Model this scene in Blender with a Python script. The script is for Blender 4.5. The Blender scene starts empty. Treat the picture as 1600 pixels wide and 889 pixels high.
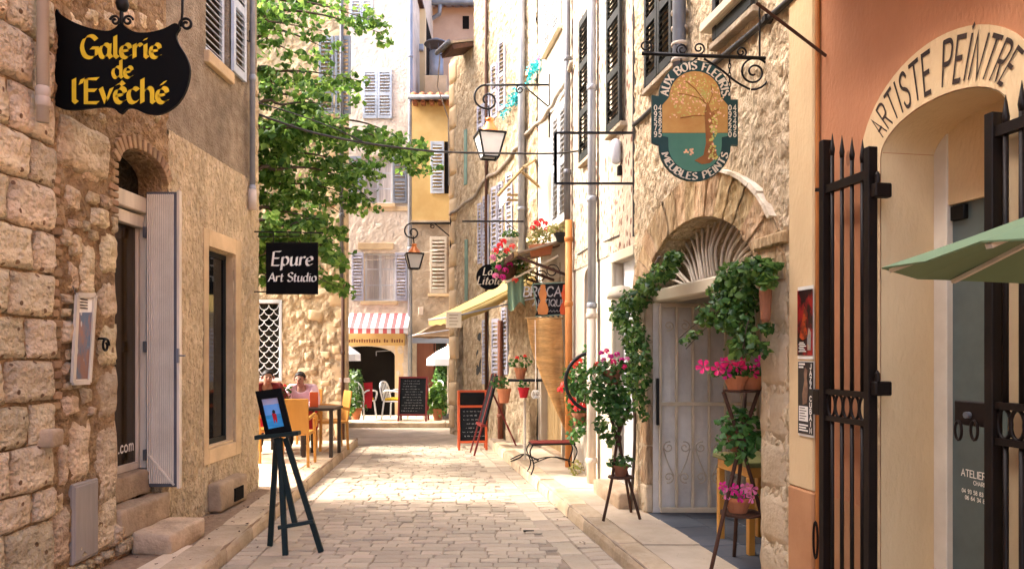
import bpy, bmesh, math, random
from mathutils import Vector, Matrix, noise
R = math.radians
random.seed(7)
scene = bpy.context.scene
COL = scene.collection

# ---------------------------------------------------------------- camera, sky, sun, exposure
FPX, EYE = 1150.0, 1.65
cam_d = bpy.data.cameras.new('camera')
cam = bpy.data.objects.new('camera', cam_d)
COL.objects.link(cam)
cam.location = (0, 0, EYE)
cam.rotation_euler = (R(90), 0, 0)
cam_d.sensor_width = 36
cam_d.lens = 36 * FPX / 1600
cam_d.shift_y = 105.5 / 1600
cam_d.clip_start = 0.05
cam_d.clip_end = 600
scene.camera = cam

SUN_EL, SUN_AZ = 41.0, -3.0         # light comes from the left (-X)
world = bpy.data.worlds.new('World')
scene.world = world
world.use_nodes = True
wn = world.node_tree
bg = wn.nodes['Background']
sky = wn.nodes.new('ShaderNodeTexSky')
sky.sky_type = 'NISHITA'
sky.sun_disc = False
sky.sun_elevation = R(SUN_EL)
sky.sun_rotation = R(-90 - SUN_AZ)
sky.dust_density = 4.2
sky.ozone_density = 0.0
sky.air_density = 0.28
wn.links.new(sky.outputs[0], bg.inputs['Color'])
bg.inputs['Strength'].default_value = 0.15
sd = bpy.data.lights.new('sun', 'SUN')
sd.energy = 0.6
sd.angle = R(10)
sd.color = (1.0, 0.96, 0.9)
sun = bpy.data.objects.new('sun', sd)
COL.objects.link(sun)
sun.location = (-20, 0, 30)
_d = Vector((math.cos(R(SUN_AZ)) * math.cos(R(SUN_EL)), math.sin(R(SUN_AZ)) * math.cos(R(SUN_EL)), -math.sin(R(SUN_EL))))
sun.rotation_euler = _d.to_track_quat('-Z', 'Y').to_euler()
vs = scene.view_settings
vs.view_transform = 'Standard'
vs.look = 'None'
vs.exposure = 3.7
vs.gamma = 1.0
vs.use_curve_mapping = False
scene.cycles.max_bounces = 6
scene.cycles.diffuse_bounces = 4
scene.cycles.transparent_max_bounces = 6
scene.cycles.use_denoising = True

# ---------------------------------------------------------------- helpers
def P(x, y, Y):                      # point seen at photo pixel (x, y) that stands Y metres away
    return Vector(((x - 800) * Y / FPX, Y, EYE - (y - 550) * Y / FPX))

def tag(o, label=None, cat=None, group=None, kind=None):
    if label: o['label'] = label
    if cat: o['category'] = cat
    if group: o['group'] = group
    if kind: o['kind'] = kind
    return o

def empty(name, loc=(0, 0, 0), rz=0.0, label=None, cat=None, group=None):
    o = bpy.data.objects.new(name, None)
    o.empty_display_size = 0.1
    COL.objects.link(o)
    o.location = loc
    o.rotation_euler = (0, 0, rz)
    return tag(o, label, cat, group)

def link(name, me, parent=None, loc=None, rot=None, scale=None, kind=None):
    o = bpy.data.objects.new(name, me)
    COL.objects.link(o)
    if parent: o.parent = parent
    if loc is not None: o.location = loc
    if rot is not None: o.rotation_euler = rot
    if scale is not None: o.scale = scale if hasattr(scale, '__len__') else (scale,) * 3
    if kind: o['kind'] = kind
    return o

def copy_tree(o, parent=None):
    c = o.copy()
    COL.objects.link(c)
    c.parent = parent
    for ch in list(o.children):
        copy_tree(ch, c)
    return c

class MB:
    def __init__(s):
        s.v = []; s.f = []
    def add(s, vs, fs):
        b = len(s.v)
        s.v += [tuple(v) for v in vs]
        s.f += [tuple(b + i for i in f) for f in fs]
        return s
    def box(s, x0, x1, y0, y1, z0, z1, ch=0.0, M=None):
        if ch <= 0:
            vs = [(x, y, z) for z in (z0, z1) for y in (y0, y1) for x in (x0, x1)]
            fs = [(0, 2, 3, 1), (4, 5, 7, 6), (0, 1, 5, 4), (2, 6, 7, 3), (0, 4, 6, 2), (1, 3, 7, 5)]
        else:                         # chamfered on all twelve edges
            ch = min(ch, (x1 - x0) * .45, (y1 - y0) * .45, (z1 - z0) * .45)
            vs = []; idx = {}
            X = (x0, x1); Y = (y0, y1); Z = (z0, z1)
            for i in (0, 1):
                for j in (0, 1):
                    for k in (0, 1):
                        sx = 1 if i == 0 else -1; sy = 1 if j == 0 else -1; sz = 1 if k == 0 else -1
                        for a in range(3):
                            p = [X[i] + sx * ch, Y[j] + sy * ch, Z[k] + sz * ch]
                            p[a] = (X, Y, Z)[a][(i, j, k)[a]]
                            idx[(i, j, k, a)] = len(vs); vs.append(tuple(p))
            fs = []
            for a in range(3):
                for sd_ in (0, 1):
                    b, c = [q for q in range(3) if q != a]
                    q = []
                    for (m, n) in ((0, 0), (1, 0), (1, 1), (0, 1)):
                        t = [0, 0, 0]; t[a] = sd_; t[b] = m; t[c] = n
                        q.append(idx[(t[0], t[1], t[2], a)])
                    fs.append(tuple(q))
            for a in range(3):
                b, c = [q for q in range(3) if q != a]
                for m in (0, 1):
                    for n in (0, 1):
                        t0 = [0, 0, 0]; t1 = [0, 0, 0]
                        t0[b] = t1[b] = m; t0[c] = t1[c] = n; t1[a] = 1
                        fs.append((idx[(*t0, b)], idx[(*t1, b)], idx[(*t1, c)], idx[(*t0, c)]))
            for i in (0, 1):
                for j in (0, 1):
                    for k in (0, 1):
                        fs.append((idx[(i, j, k, 0)], idx[(i, j, k, 1)], idx[(i, j, k, 2)]))
        if M is not None: vs = [tuple(M @ Vector(v)) for v in vs]
        return s.add(vs, fs)
    def bar(s, a, b, w, h=None, up=(0, 0, 1), ch=0.0):
        a = Vector(a); b = Vector(b); h = h or w
        d = b - a; L = d.length
        if L < 1e-6: return s
        x = d / L
        u = Vector(up)
        if abs(x.dot(u)) > .98: u = Vector((0, 1, 0)) if abs(x.y) < .9 else Vector((1, 0, 0))
        y = u.cross(x).normalized(); z = x.cross(y)
        M = Matrix(((x.x, y.x, z.x, a.x), (x.y, y.y, z.y, a.y), (x.z, y.z, z.z, a.z), (0, 0, 0, 1)))
        return s.box(0, L, -w / 2, w / 2, -h / 2, h / 2, ch, M)
    def tube(s, pts, r, n=8, cap=True, closed=False):
        pts = [Vector(p) for p in pts]; m = len(pts)
        rs = r if hasattr(r, '__len__') else [r] * m
        b0 = len(s.v); prev = None
        for i, p in enumerate(pts):
            if closed: t = pts[(i + 1) % m] - pts[i - 1]
            else: t = pts[min(i + 1, m - 1)] - pts[max(i - 1, 0)]
            t.normalize()
            if prev is None:
                a = Vector((0, 0, 1)) if abs(t.z) < .9 else Vector((1, 0, 0))
                u = t.cross(a).normalized()
            else:
                u = (prev - t * prev.dot(t))
                u = u.normalized() if u.length > 1e-6 else t.orthogonal().normalized()
            prev = u; w = t.cross(u)
            for k in range(n):
                an = 2 * math.pi * k / n
                s.v.append(tuple(p + (u * math.cos(an) + w * math.sin(an)) * rs[i]))
        for i in range(m if closed else m - 1):
            j = (i + 1) % m
            for k in range(n):
                k2 = (k + 1) % n
                s.f.append((b0 + i * n + k, b0 + i * n + k2, b0 + j * n + k2, b0 + j * n + k))
        if cap and not closed:
            s.f.append(tuple(b0 + k for k in range(n))[::-1])
            s.f.append(tuple(b0 + (m - 1) * n + k for k in range(n)))
        return s
    def lathe(s, prof, n=16, c=(0, 0, 0), cap=True):
        b0 = len(s.v)
        for (r, z) in prof:
            for k in range(n):
                a = 2 * math.pi * k / n
                s.v.append((c[0] + r * math.cos(a), c[1] + r * math.sin(a), c[2] + z))
        m = len(prof)
        for i in range(m - 1):
            for k in range(n):
                k2 = (k + 1) % n
                s.f.append((b0 + i * n + k, b0 + i * n + k2, b0 + (i + 1) * n + k2, b0 + (i + 1) * n + k))
        if cap:
            if prof[0][0] > 1e-5: s.f.append(tuple(b0 + k for k in range(n))[::-1])
            if prof[-1][0] > 1e-5: s.f.append(tuple(b0 + (m - 1) * n + k for k in range(n)))
        return s
    def prism(s, poly, y0, y1):      # polygon in x,z swept along y
        n = len(poly)
        vs = [(p[0], y0, p[1]) for p in poly] + [(p[0], y1, p[1]) for p in poly]
        fs = [tuple(range(n)), tuple(range(2 * n - 1, n - 1, -1))]
        fs += [(i, i + n, (i + 1) % n + n, (i + 1) % n) for i in range(n)]
        return s.add(vs, fs)
    def sheet(s, poly, z0, z1):      # polygon in x,y with thickness
        n = len(poly)
        vs = [(p[0], p[1], z0) for p in poly] + [(p[0], p[1], z1) for p in poly]
        fs = [tuple(range(n))[::-1], tuple(range(n, 2 * n))]
        fs += [(i, (i + 1) % n, (i + 1) % n + n, i + n) for i in range(n)]
        return s.add(vs, fs)
    def mesh(s, mat, smooth=False, name='m'):
        me = bpy.data.meshes.new(name)
        me.from_pydata(s.v, [], s.f)
        if mat: me.materials.append(mat)
        if smooth: me.polygons.foreach_set('use_smooth', [True] * len(me.polygons))
        me.update()
        return me
    def fixn(s, me):
        bm = bmesh.new(); bm.from_mesh(me)
        bmesh.ops.recalc_face_normals(bm, faces=bm.faces)
        bm.to_mesh(me); bm.free()
        return me
    def build(s, name, mat, parent=None, smooth=False, kind=None, loc=None, rot=None, fix=True):
        me = s.mesh(mat, smooth, name)
        if fix and len(me.polygons) < 20000: s.fixn(me)
        return link(name, me, parent, loc, rot, None, kind)

def smooth_path(pts, k=6, closed=False):
    pts = [Vector(p) for p in pts]; n = len(pts); out = []
    rng = range(n if closed else n - 1)
    for i in rng:
        if closed: p0, p1, p2, p3 = pts[i - 1], pts[i], pts[(i + 1) % n], pts[(i + 2) % n]
        else: p0, p1, p2, p3 = pts[max(i - 1, 0)], pts[i], pts[i + 1], pts[min(i + 2, n - 1)]
        for j in range(k):
            t = j / k
            out.append(.5 * ((2 * p1) + (p2 - p0) * t + (2 * p0 - 5 * p1 + 4 * p2 - p3) * t * t + (3 * p1 - p0 - 3 * p2 + p3) * t ** 3))
    if not closed: out.append(pts[-1])
    return out

class Fac:                            # a facade line: origin, heading; local x along it, -y to the street
    def __init__(s, ox, oy, ang):
        s.ox, s.oy, s.a = ox, oy, ang
        s.ux, s.uy = math.cos(ang), math.sin(ang)
    def p(s, x, y, out=0.0):          # pixel -> (along, height) on the plane that lies `out` in front of the wall
        ox, oy = s.ox + out * s.uy, s.oy - out * s.ux
        k = (x - 800) / FPX
        t = (k * oy - ox) / (s.ux - k * s.uy)
        Y = oy + t * s.uy
        return t, EYE - (y - 550) * Y / FPX
    def w(s, t, out, z):              # local -> world
        return Vector((s.ox + t * s.ux + out * s.uy, s.oy + t * s.uy - out * s.ux, z))

# ---------------------------------------------------------------- materials
MATS = {}
def M(name, c1, c2=None, scale=3.0, rough=.85, bump=.3, bscale=40.0, bdist=.01, obj=0.0, isl=0.0, metal=0.0, spec=.3,
      big=.25, stretch=None, hue=0.0, ramp=(.35, .65), spots=None, bdet=6, emis=None):
    if name in MATS: return MATS[name]
    m = bpy.data.materials.new(name); m.use_nodes = True
    MATS[name] = m
    nt = m.node_tree; N = nt.nodes; L = nt.links
    b = N['Principled BSDF']
    b.inputs['Roughness'].default_value = rough
    b.inputs['Metallic'].default_value = metal
    b.inputs['Specular IOR Level'].default_value = spec
    tc = N.new('ShaderNodeTexCoord'); co = tc.outputs['Object']
    if stretch:
        mp = N.new('ShaderNodeMapping'); mp.inputs['Scale'].default_value = stretch
        L.new(co, mp.inputs[0]); co = mp.outputs[0]
    c2 = c2 or tuple(c * .8 for c in c1)
    n1 = N.new('ShaderNodeTexNoise'); n1.inputs['Scale'].default_value = scale; n1.inputs['Detail'].default_value = 8
    n1.inputs['Roughness'].default_value = .62
    L.new(co, n1.inputs['Vector'])
    cr = N.new('ShaderNodeValToRGB')
    cr.color_ramp.elements[0].position = ramp[0]; cr.color_ramp.elements[1].position = ramp[1]
    cr.color_ramp.elements[0].color = (*c1, 1); cr.color_ramp.elements[1].color = (*c2, 1)
    L.new(n1.outputs['Fac'], cr.inputs[0])
    col = cr.outputs[0]
    if spots:                         # (colour, scale, threshold): flecks of another colour
        v = N.new('ShaderNodeTexVoronoi'); v.inputs['Scale'].default_value = spots[1]
        L.new(co, v.inputs['Vector'])
        ma = N.new('ShaderNodeMapRange'); ma.inputs[1].default_value = spots[2]; ma.inputs[2].default_value = spots[2] * .8
        L.new(v.outputs['Distance'], ma.inputs[0])
        mx = N.new('ShaderNodeMix'); mx.data_type = 'RGBA'
        L.new(ma.outputs[0], mx.inputs[0]); L.new(col, mx.inputs[6]); mx.inputs[7].default_value = (*spots[0], 1)
        col = mx.outputs[2]
    n2 = N.new('ShaderNodeTexNoise'); n2.inputs['Scale'].default_value = scale * .22; n2.inputs['Detail'].default_value = 4
    L.new(co, n2.inputs['Vector'])
    mr = N.new('ShaderNodeMapRange'); mr.inputs[1].default_value = .3; mr.inputs[2].default_value = .7
    mr.inputs[3].default_value = 1 - big; mr.inputs[4].default_value = 1 + big
    L.new(n2.outputs['Fac'], mr.inputs[0])
    hs = N.new('ShaderNodeHueSaturation')
    val = mr.outputs[0]
    if obj or isl:
        if obj: src = N.new('ShaderNodeObjectInfo').outputs['Random']; amt = obj
        else: src = N.new('ShaderNodeNewGeometry').outputs['Random Per Island']; amt = isl
        m2 = N.new('ShaderNodeMapRange'); m2.inputs[3].default_value = 1 - amt; m2.inputs[4].default_value = 1 + amt
        L.new(src, m2.inputs[0])
        mm = N.new('ShaderNodeMath'); mm.operation = 'MULTIPLY'
        L.new(val, mm.inputs[0]); L.new(m2.outputs[0], mm.inputs[1]); val = mm.outputs[0]
        if hue:
            m3 = N.new('ShaderNodeMath'); m3.operation = 'MULTIPLY_ADD'
            m4 = N.new('ShaderNodeMath'); m4.operation = 'MULTIPLY'; m4.inputs[1].default_value = 7.31
            m5 = N.new('ShaderNodeMath'); m5.operation = 'FRACT'
            L.new(src, m4.inputs[0]); L.new(m4.outputs[0], m5.inputs[0]); L.new(m5.outputs[0], m3.inputs[0])
            m3.inputs[1].default_value = hue * 2; m3.inputs[2].default_value = .5 - hue
            L.new(m3.outputs[0], hs.inputs['Hue'])
    L.new(val, hs.inputs['Value']); L.new(col, hs.inputs['Color'])
    L.new(hs.outputs[0], b.inputs['Base Color'])
    if bump:
        n3 = N.new('ShaderNodeTexNoise'); n3.inputs['Scale'].default_value = bscale; n3.inputs['Detail'].default_value = bdet
        L.new(co, n3.inputs['Vector'])
        bp = N.new('ShaderNodeBump'); bp.inputs['Strength'].default_value = bump; bp.inputs['Distance'].default_value = bdist
        L.new(n3.outputs['Fac'], bp.inputs['Height']); L.new(bp.outputs[0], b.inputs['Normal'])
    return m

def leafmat(name, c1, c2, c3, trans=.35, rough=.5):
    m = bpy.data.materials.new(name); m.use_nodes = True
    nt = m.node_tree; N = nt.nodes; L = nt.links
    b = N['Principled BSDF']; b.inputs['Roughness'].default_value = rough
    b.inputs['Specular IOR Level'].default_value = .35
    g = N.new('ShaderNodeNewGeometry')
    cr = N.new('ShaderNodeValToRGB'); e = cr.color_ramp.elements
    e[0].color = (*c1, 1); e[1].color = (*c3, 1); q = e.new(.5); q.color = (*c2, 1)
    L.new(g.outputs['Random Per Island'], cr.inputs[0]); L.new(cr.outputs[0], b.inputs['Base Color'])
    t = N.new('ShaderNodeBsdfTranslucent')
    hs = N.new('ShaderNodeHueSaturation'); hs.inputs['Value'].default_value = 1.6; hs.inputs['Hue'].default_value = .48
    L.new(cr.outputs[0], hs.inputs['Color']); L.new(hs.outputs[0], t.inputs[0])
    mx = N.new('ShaderNodeMixShader'); mx.inputs[0].default_value = trans
    L.new(b.outputs[0], mx.inputs[1]); L.new(t.outputs[0], mx.inputs[2])
    L.new(mx.outputs[0], N['Material Output'].inputs[0])
    return m

def glassmat(name, col=(.006, .007, .006), rough=.06):
    return M(name, col, tuple(c * 1.3 for c in col), rough=rough, bump=.03, bscale=6, bdist=.01, spec=.6)

# stone and plaster
m_ash = M('ashlar_stone', (.74, .615, .42), (.47, .36, .225), 11, .9, 1.0, 24, .08, obj=.22, hue=.008, big=.3, spots=((.2, .12, .065), 9, .16), ramp=(.3, .72))
m_rub = M('rubble_stone', (.72, .585, .39), (.43, .31, .17), 10, .9, 1.0, 22, .09, obj=.22, hue=.012)
m_rubmort = M('rubble_mortar', (.4, .27, .14), (.22, .13, .06), 9, .95, 1.0, 22, .09, big=.2)
m_brick = M('thin_brick', (.34, .225, .125), (.24, .15, .08), 8, .9, .5, 60, .012, obj=.25, hue=.01)
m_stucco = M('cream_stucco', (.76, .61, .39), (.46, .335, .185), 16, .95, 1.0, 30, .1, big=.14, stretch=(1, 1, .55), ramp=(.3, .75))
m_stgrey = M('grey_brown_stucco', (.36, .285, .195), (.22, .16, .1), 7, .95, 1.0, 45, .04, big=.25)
m_dressed = M('dressed_sandstone', (.62, .465, .27), (.5, .355, .2), 4, .9, .3, 60, .01, obj=.08)
m_step = M('worn_step_stone', (.5, .37, .24), (.33, .24, .15), 5, .85, .6, 30, .02, obj=.12)
m_pave = M('pale_paving', (.6, .49, .355), (.48, .38, .26), 3, .85, .4, 60, .01, obj=.08, spots=((.2, .15, .1), 14, .07))
m_kerb = M('kerb_stone', (.58, .46, .31), (.42, .315, .195), 4, .85, .6, 30, .02, obj=.12)
m_sett = M('paving_sett', (.53, .44, .32), (.44, .355, .25), 5, .75, .6, 40, .014, obj=.15, hue=.005, spec=.3)
m_sett2 = M('paving_sett_far', (.53, .44, .32), (.44, .355, .25), 5, .75, .6, 40, .014, isl=.15, hue=.005, spec=.3)
m_joint = M('sand_joint', (.38, .3, .215), (.3, .23, .16), 9, .95, .5, 80, .01)
m_grav = M('brown_grit', (.36, .25, .155), (.27, .18, .11), 20, .95, .8, 120, .012, big=.12)
m_earth = M('earth_ground', (.3, .24, .17), (.24, .19, .13), 1, .95, .3, 8, .03)
m_wallR = M('flecked_rough_wall', (.78, .63, .42), (.47, .345, .2), 14, .95, 1.0, 22, .12, big=.15, stretch=(1, 1, .5), ramp=(.28, .75))
m_fleck = M('fleck_masonry', (.5, .42, .31), (.42, .34, .24), 5, .95, .8, 26, .03, big=.12, spots=((.17, .08, .055), 15, .34), stretch=(1, 1, .5))
m_vous = M('ochre_voussoir', (.6, .44, .25), (.36, .225, .1), 9, .9, 1.0, 20, .1, obj=.1, hue=.01, stretch=(1, 1, .3))
m_palestone = M('pale_hood_stone', (.78, .7, .56), (.46, .37, .25), 8, .9, .4, 40, .01, obj=.06)
m_r2 = M('pale_cream_plaster', (.48, .425, .345), (.4, .345, .265), 2, .95, .3, 40, .01, big=.1)
m_r3 = M('yellow_rubble_plaster', (.52, .415, .27), (.27, .19, .105), 9, .95, 1.0, 14, .1, big=.2, stretch=(1, 1, .6))
m_l2 = M('honey_rubble_plaster', (.6, .47, .3), (.36, .255, .145), 8, .95, 1.0, 9, .09, big=.22, bdet=8)
m_c1 = M('pale_pink_render', (.7, .6, .48), (.56, .46, .35), 4, .95, .7, 16, .03, big=.15)
m_yellow = M('yellow_ochre_render', (.62, .43, .17), (.52, .34, .12), 1.6, .9, .2, 40, .01, big=.15)
m_greyr = M('grey_worn_render', (.42, .34, .24), (.28, .215, .145), 4, .95, .8, 14, .04)
m_pinkfar = M('faded_pink_render', (.6, .4, .27), (.52, .33, .22), 1.5, .9, .2, 20, .01)
m_tile = M('orange_roof_tile', (.55, .22, .1), (.4, .15, .07), 6, .85, .4, 30, .01, obj=.2)
m_pink = M('salmon_render', (.5, .23, .115), (.41, .175, .083), 2.2, .9, .5, 50, .01, big=.24, stretch=(1, 1, .45), ramp=(.28, .72), spots=((.26, .11, .05), 2.6, .06))
m_creamr = M('cream_render', (.74, .56, .32), (.62, .45, .245), 2.2, .9, .5, 50, .01, big=.12, stretch=(1, 1, .45), ramp=(.3, .7))
m_orangeb = M('orange_plinth_render', (.52, .27, .13), (.42, .2, .09), 2, .9, .3, 40, .006, big=.15)
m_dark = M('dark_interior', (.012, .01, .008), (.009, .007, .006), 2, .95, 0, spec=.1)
# wood, metal, cloth
m_iron = M('black_iron', (.005, .005, .005), (.008, .007, .006), 12, .5, .2, 60, .002, spec=.2)
m_gate = M('dark_gate_iron', (.0065, .004, .003), (.011, .006, .0045), 10, .5, .2, 60, .002, spec=.2)
m_black = M('black_board', (.002, .002, .002), (.003, .003, .003), 5, .6, .05, 40, .002, spec=.1)
m_slate = M('chalk_slate', (.009, .01, .011), (.014, .015, .016), 5, .8, .05, 40, .002, spec=.12)
m_chalk = M('white_chalk', (.42, .42, .4), (.25, .25, .24), 30, .9, 0)
m_yel = M('yellow_letter_paint', (.7, .48, .02), (.64, .42, .02), 10, .5, 0)
m_whitel = M('white_letter_paint', (.82, .8, .72), (.76, .74, .66), 10, .5, 0)
m_ink = M('dark_letter_paint', (.035, .02, .015), (.05, .03, .02), 14, .8, 0)
m_lilac = M('pale_lilac_metal', (.8, .73, .6), (.68, .61, .49), 4, .45, .1, 30, .003, big=.1)
m_whitewood = M('weathered_white_wood', (.7, .62, .49), (.5, .44, .34), 6, .7, .3, 40, .004, stretch=(1, 1, .15))
m_blueshut = M('pale_blue_shutter', (.5, .55, .6), (.42, .47, .52), 5, .6, .1, 30, .003, obj=.06)
m_lavshut = M('lavender_shutter', (.40, .40, .47), (.34, .34, .4), 5, .6, .1, 30, .003, obj=.08)
m_greyshut = M('grey_blue_shutter', (.22, .24, .27), (.17, .19, .22), 5, .6, .1, 30, .003)
m_blackshut = M('black_green_shutter', (.012, .015, .0135), (.018, .02, .018), 5, .5, .1, 30, .003, spec=.25)
m_whiteshut = M('white_louvre', (.6, .61, .62), (.5, .51, .53), 5, .6, .1, 30, .003)
m_greenstrip = M('faded_green_wood', (.18, .29, .22), (.14, .22, .17), 5, .7, .1, 30, .003)
m_zinc = M('grey_zinc', (.3, .31, .33), (.22, .23, .25), 4, .45, .1, 20, .003, metal=.3)
m_zincd = M('dark_zinc', (.14, .145, .155), (.1, .1, .11), 4, .5, .1, 20, .003, metal=.3)
m_pipec = M('cream_painted_pipe', (.52, .44, .35), (.45, .37, .29), 4, .6, .1, 20, .003)
m_pipeo = M('orange_painted_pipe', (.52, .2, .05), (.42, .15, .035), 4, .55, .1, 20, .003)
m_copper = M('polished_copper', (.85, .3, .1), (.7, .22, .07), 6, .3, .1, 20, .003, metal=.85)
m_milk = M('frosted_lantern_glass', (.72, .7, .64), (.62, .6, .55), 3, .3, 0)
m_glass = glassmat('dark_window_glass')
m_glassb = glassmat('amber_door_glass', (.03, .018, .006), .12)
m_glassg = glassmat('grey_green_door_glass', (.075, .1, .098), .15)
m_curtain = M('white_net_curtain', (.6, .55, .5), (.42, .38, .36), 3, .9, .3, 10, .02, stretch=(8, 1, .3))
m_easel = M('dark_green_easel_wood', (.004, .014, .0145), (.007, .02, .019), 8, .5, .1, 30, .002)
m_orangewood = M('orange_chair_wood', (.56, .27, .055), (.48, .22, .04), 5, .45, .1, 30, .002, stretch=(1, 1, .2))
m_redwood = M('red_stained_wood', (.2, .025, .018), (.15, .018, .014), 6, .5, .1, 30, .002)
m_orangeframe = M('orange_red_frame', (.6, .1, .02), (.5, .08, .016), 6, .5, .1, 30, .002)
m_rustic = M('brown_bark_stick', (.085, .035, .018), (.05, .022, .012), 14, .75, .4, 40, .004, stretch=(1, 1, .3))
m_terra = M('terracotta', (.5, .19, .08), (.4, .14, .06), 6, .8, .2, 30, .003, obj=.1)
m_terrad = M('dark_terracotta', (.3, .12, .06), (.2, .08, .04), 6, .8, .2, 30, .003, obj=.1)
m_olive = M('olive_painted_wood', (.2, .2, .07), (.16, .15, .05), 5, .6, .1, 30, .003)
m_slatefloor = M('blue_slate_floor', (.075, .085, .1), (.1, .105, .115), 4, .6, .3, 30, .004, obj=.12)
m_bamboo = M('woven_bamboo', (.66, .4, .15), (.52, .29, .095), 5, .7, .6, 60, .004, stretch=(3, 1, 14))
m_tan = M('tan_awning_cloth', (.4, .285, .1), (.33, .23, .08), 3, .9, .2, 40, .004)
m_brownaw = M('brown_awning_cloth', (.4, .27, .16), (.3, .2, .12), 3, .9, .2, 40, .004)
m_greencloth = M('pale_green_cloth', (.24, .36, .23), (.19, .29, .18), 3, .9, .2, 30, .004)
m_parasol = M('sage_green_parasol', (.17, .25, .13), (.14, .21, .105), 2, .9, .15, 90, .002, big=.08)
m_white = M('white_cloth', (.8, .8, .8), (.74, .74, .74), 3, .9, .1, 30, .004)
m_red = M('red_cloth', (.5, .02, .03), (.4, .015, .02), 3, .9, .2, 30, .004)
m_redw = M('faded_red_stripe', (.6, .13, .13), (.52, .1, .1), 3, .9, .1, 30, .004)
m_plastic = M('white_plastic', (.78, .78, .76), (.72, .72, .7), 3, .4, 0, spec=.5)
m_yellowcush = M('yellow_cushion', (.75, .5, .03), (.68, .43, .02), 3, .9, .2, 30, .004)
m_brownpanel = M('brown_shop_wood', (.2, .07, .035), (.15, .05, .025), 4, .6, .2, 30, .003, stretch=(1, 1, .2))
m_shopwood = M('honey_shop_wood', (.3, .2, .085), (.21, .135, .055), 6, .6, .2, 30, .004, stretch=(3, 1, .2), obj=.1)
m_cream = M('cream_paint', (.66, .58, .42), (.6, .52, .37), 3, .6, .1, 30, .003)
m_gatepaint = M('beige_painted_iron', (.5, .41, .28), (.44, .35, .23), 8, .55, .1, 40, .002)
m_porch = M('grey_white_plaster', (.76, .7, .6), (.62, .56, .47), 4, .95, .5, 20, .015)
m_stick = M('pale_dry_stick', (.68, .6, .49), (.52, .44, .34), 8, .8, .3, 40, .004, obj=.12)
m_cable = M('dark_cable', (.03, .028, .026), (.05, .045, .04), 8, .6, 0)
m_cablel = M('grey_bundled_cable', (.3, .25, .19), (.22, .18, .14), 10, .7, .5, 60, .006)
m_signgreen = M('dark_green_sign_paint', (.006, .035, .03), (.01, .045, .038), 5, .5, .1, 30, .002)
m_signsky = M('ochre_sign_paint', (.5, .3, .08), (.42, .2, .045), 5, .55, .1, 30, .002, big=.25)
m_signgrass = M('sea_green_sign_paint', (.06, .17, .11), (.045, .14, .09), 4, .55, .1, 30, .002)
m_signtrunk = M('brown_sign_paint', (.3, .12, .025), (.2, .07, .015), 9, .6, 0)
m_signbloom = M('pink_sign_paint', (.75, .36, .22), (.7, .5, .25), 9, .6, 0, obj=.15)
m_signleaf = M('yellow_green_sign_paint', (.62, .52, .12), (.45, .42, .1), 9, .6, 0, obj=.15)
m_meter = M('grey_meter_cover', (.36, .32, .28), (.28, .25, .21), 3, .6, .2, 12, .006, stretch=(4, 1, .4))
m_skin = M('skin', (.46, .25, .17), (.42, .22, .15), 6, .55, 0)
m_hair = M('dark_hair', (.012, .009, .008), (.02, .014, .012), 30, .6, .4, 60, .004, stretch=(1, 1, .3))
m_shirt = M('pale_pink_shirt', (.78, .56, .6), (.7, .46, .52), 3, .9, .5, 12, .02)
m_trous = M('dark_trousers', (.03, .03, .04), (.04, .04, .05), 3, .9, .2, 20, .01)
m_twine = M('turquoise_garland', (.03, .4, .42), (.05, .5, .5), 12, .8, 0)
m_soil = M('potting_soil', (.05, .035, .022), (.03, .02, .014), 20, .95, .5, 50, .01)
m_bark = M('tree_bark', (.12, .09, .065), (.075, .055, .04), 6, .95, .8, 20, .02, stretch=(1, 1, .3))
lf_tree = leafmat('lime_tree_leaf', (.025, .085, .012), (.08, .19, .03), (.2, .34, .07), .5)
lf_ivy = leafmat('ivy_leaf', (.015, .05, .01), (.045, .12, .02), (.14, .24, .05), .35, .45)
lf_pot = leafmat('geranium_leaf', (.018, .075, .012), (.045, .14, .022), (.11, .24, .05), .3)
lf_dry = leafmat('yellowing_leaf', (.2, .24, .05), (.3, .28, .08), (.35, .25, .09), .3)
def flowermat(name, c):
    return leafmat(name, tuple(x * .8 for x in c), c, tuple(min(.95, x * 1.15 + .01) for x in c), .25)
fl_pink = flowermat('hot_pink_petal', (.75, .03, .16))
fl_red = flowermat('scarlet_petal', (.75, .03, .02))
fl_coral = flowermat('coral_petal', (.8, .1, .06))
fl_soft = flowermat('soft_pink_petal', (.72, .2, .36))
fl_mag = flowermat('magenta_petal', (.6, .02, .22))

# ---------------------------------------------------------------- generators
def hole_poly(h, n=12):
    s0, s1, z0, z1 = h[:4]; rise = h[4] if len(h) > 4 else 0
    pts = [(s0, z0), (s0, z1)]
    if rise:
        for i in range(1, n):
            a = math.pi * i / n
            pts.append(((s0 + s1) / 2 - math.cos(a) * (s1 - s0) / 2, z1 + math.sin(a) * rise))
    pts += [(s1, z1), (s1, z0)]
    return pts

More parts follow.
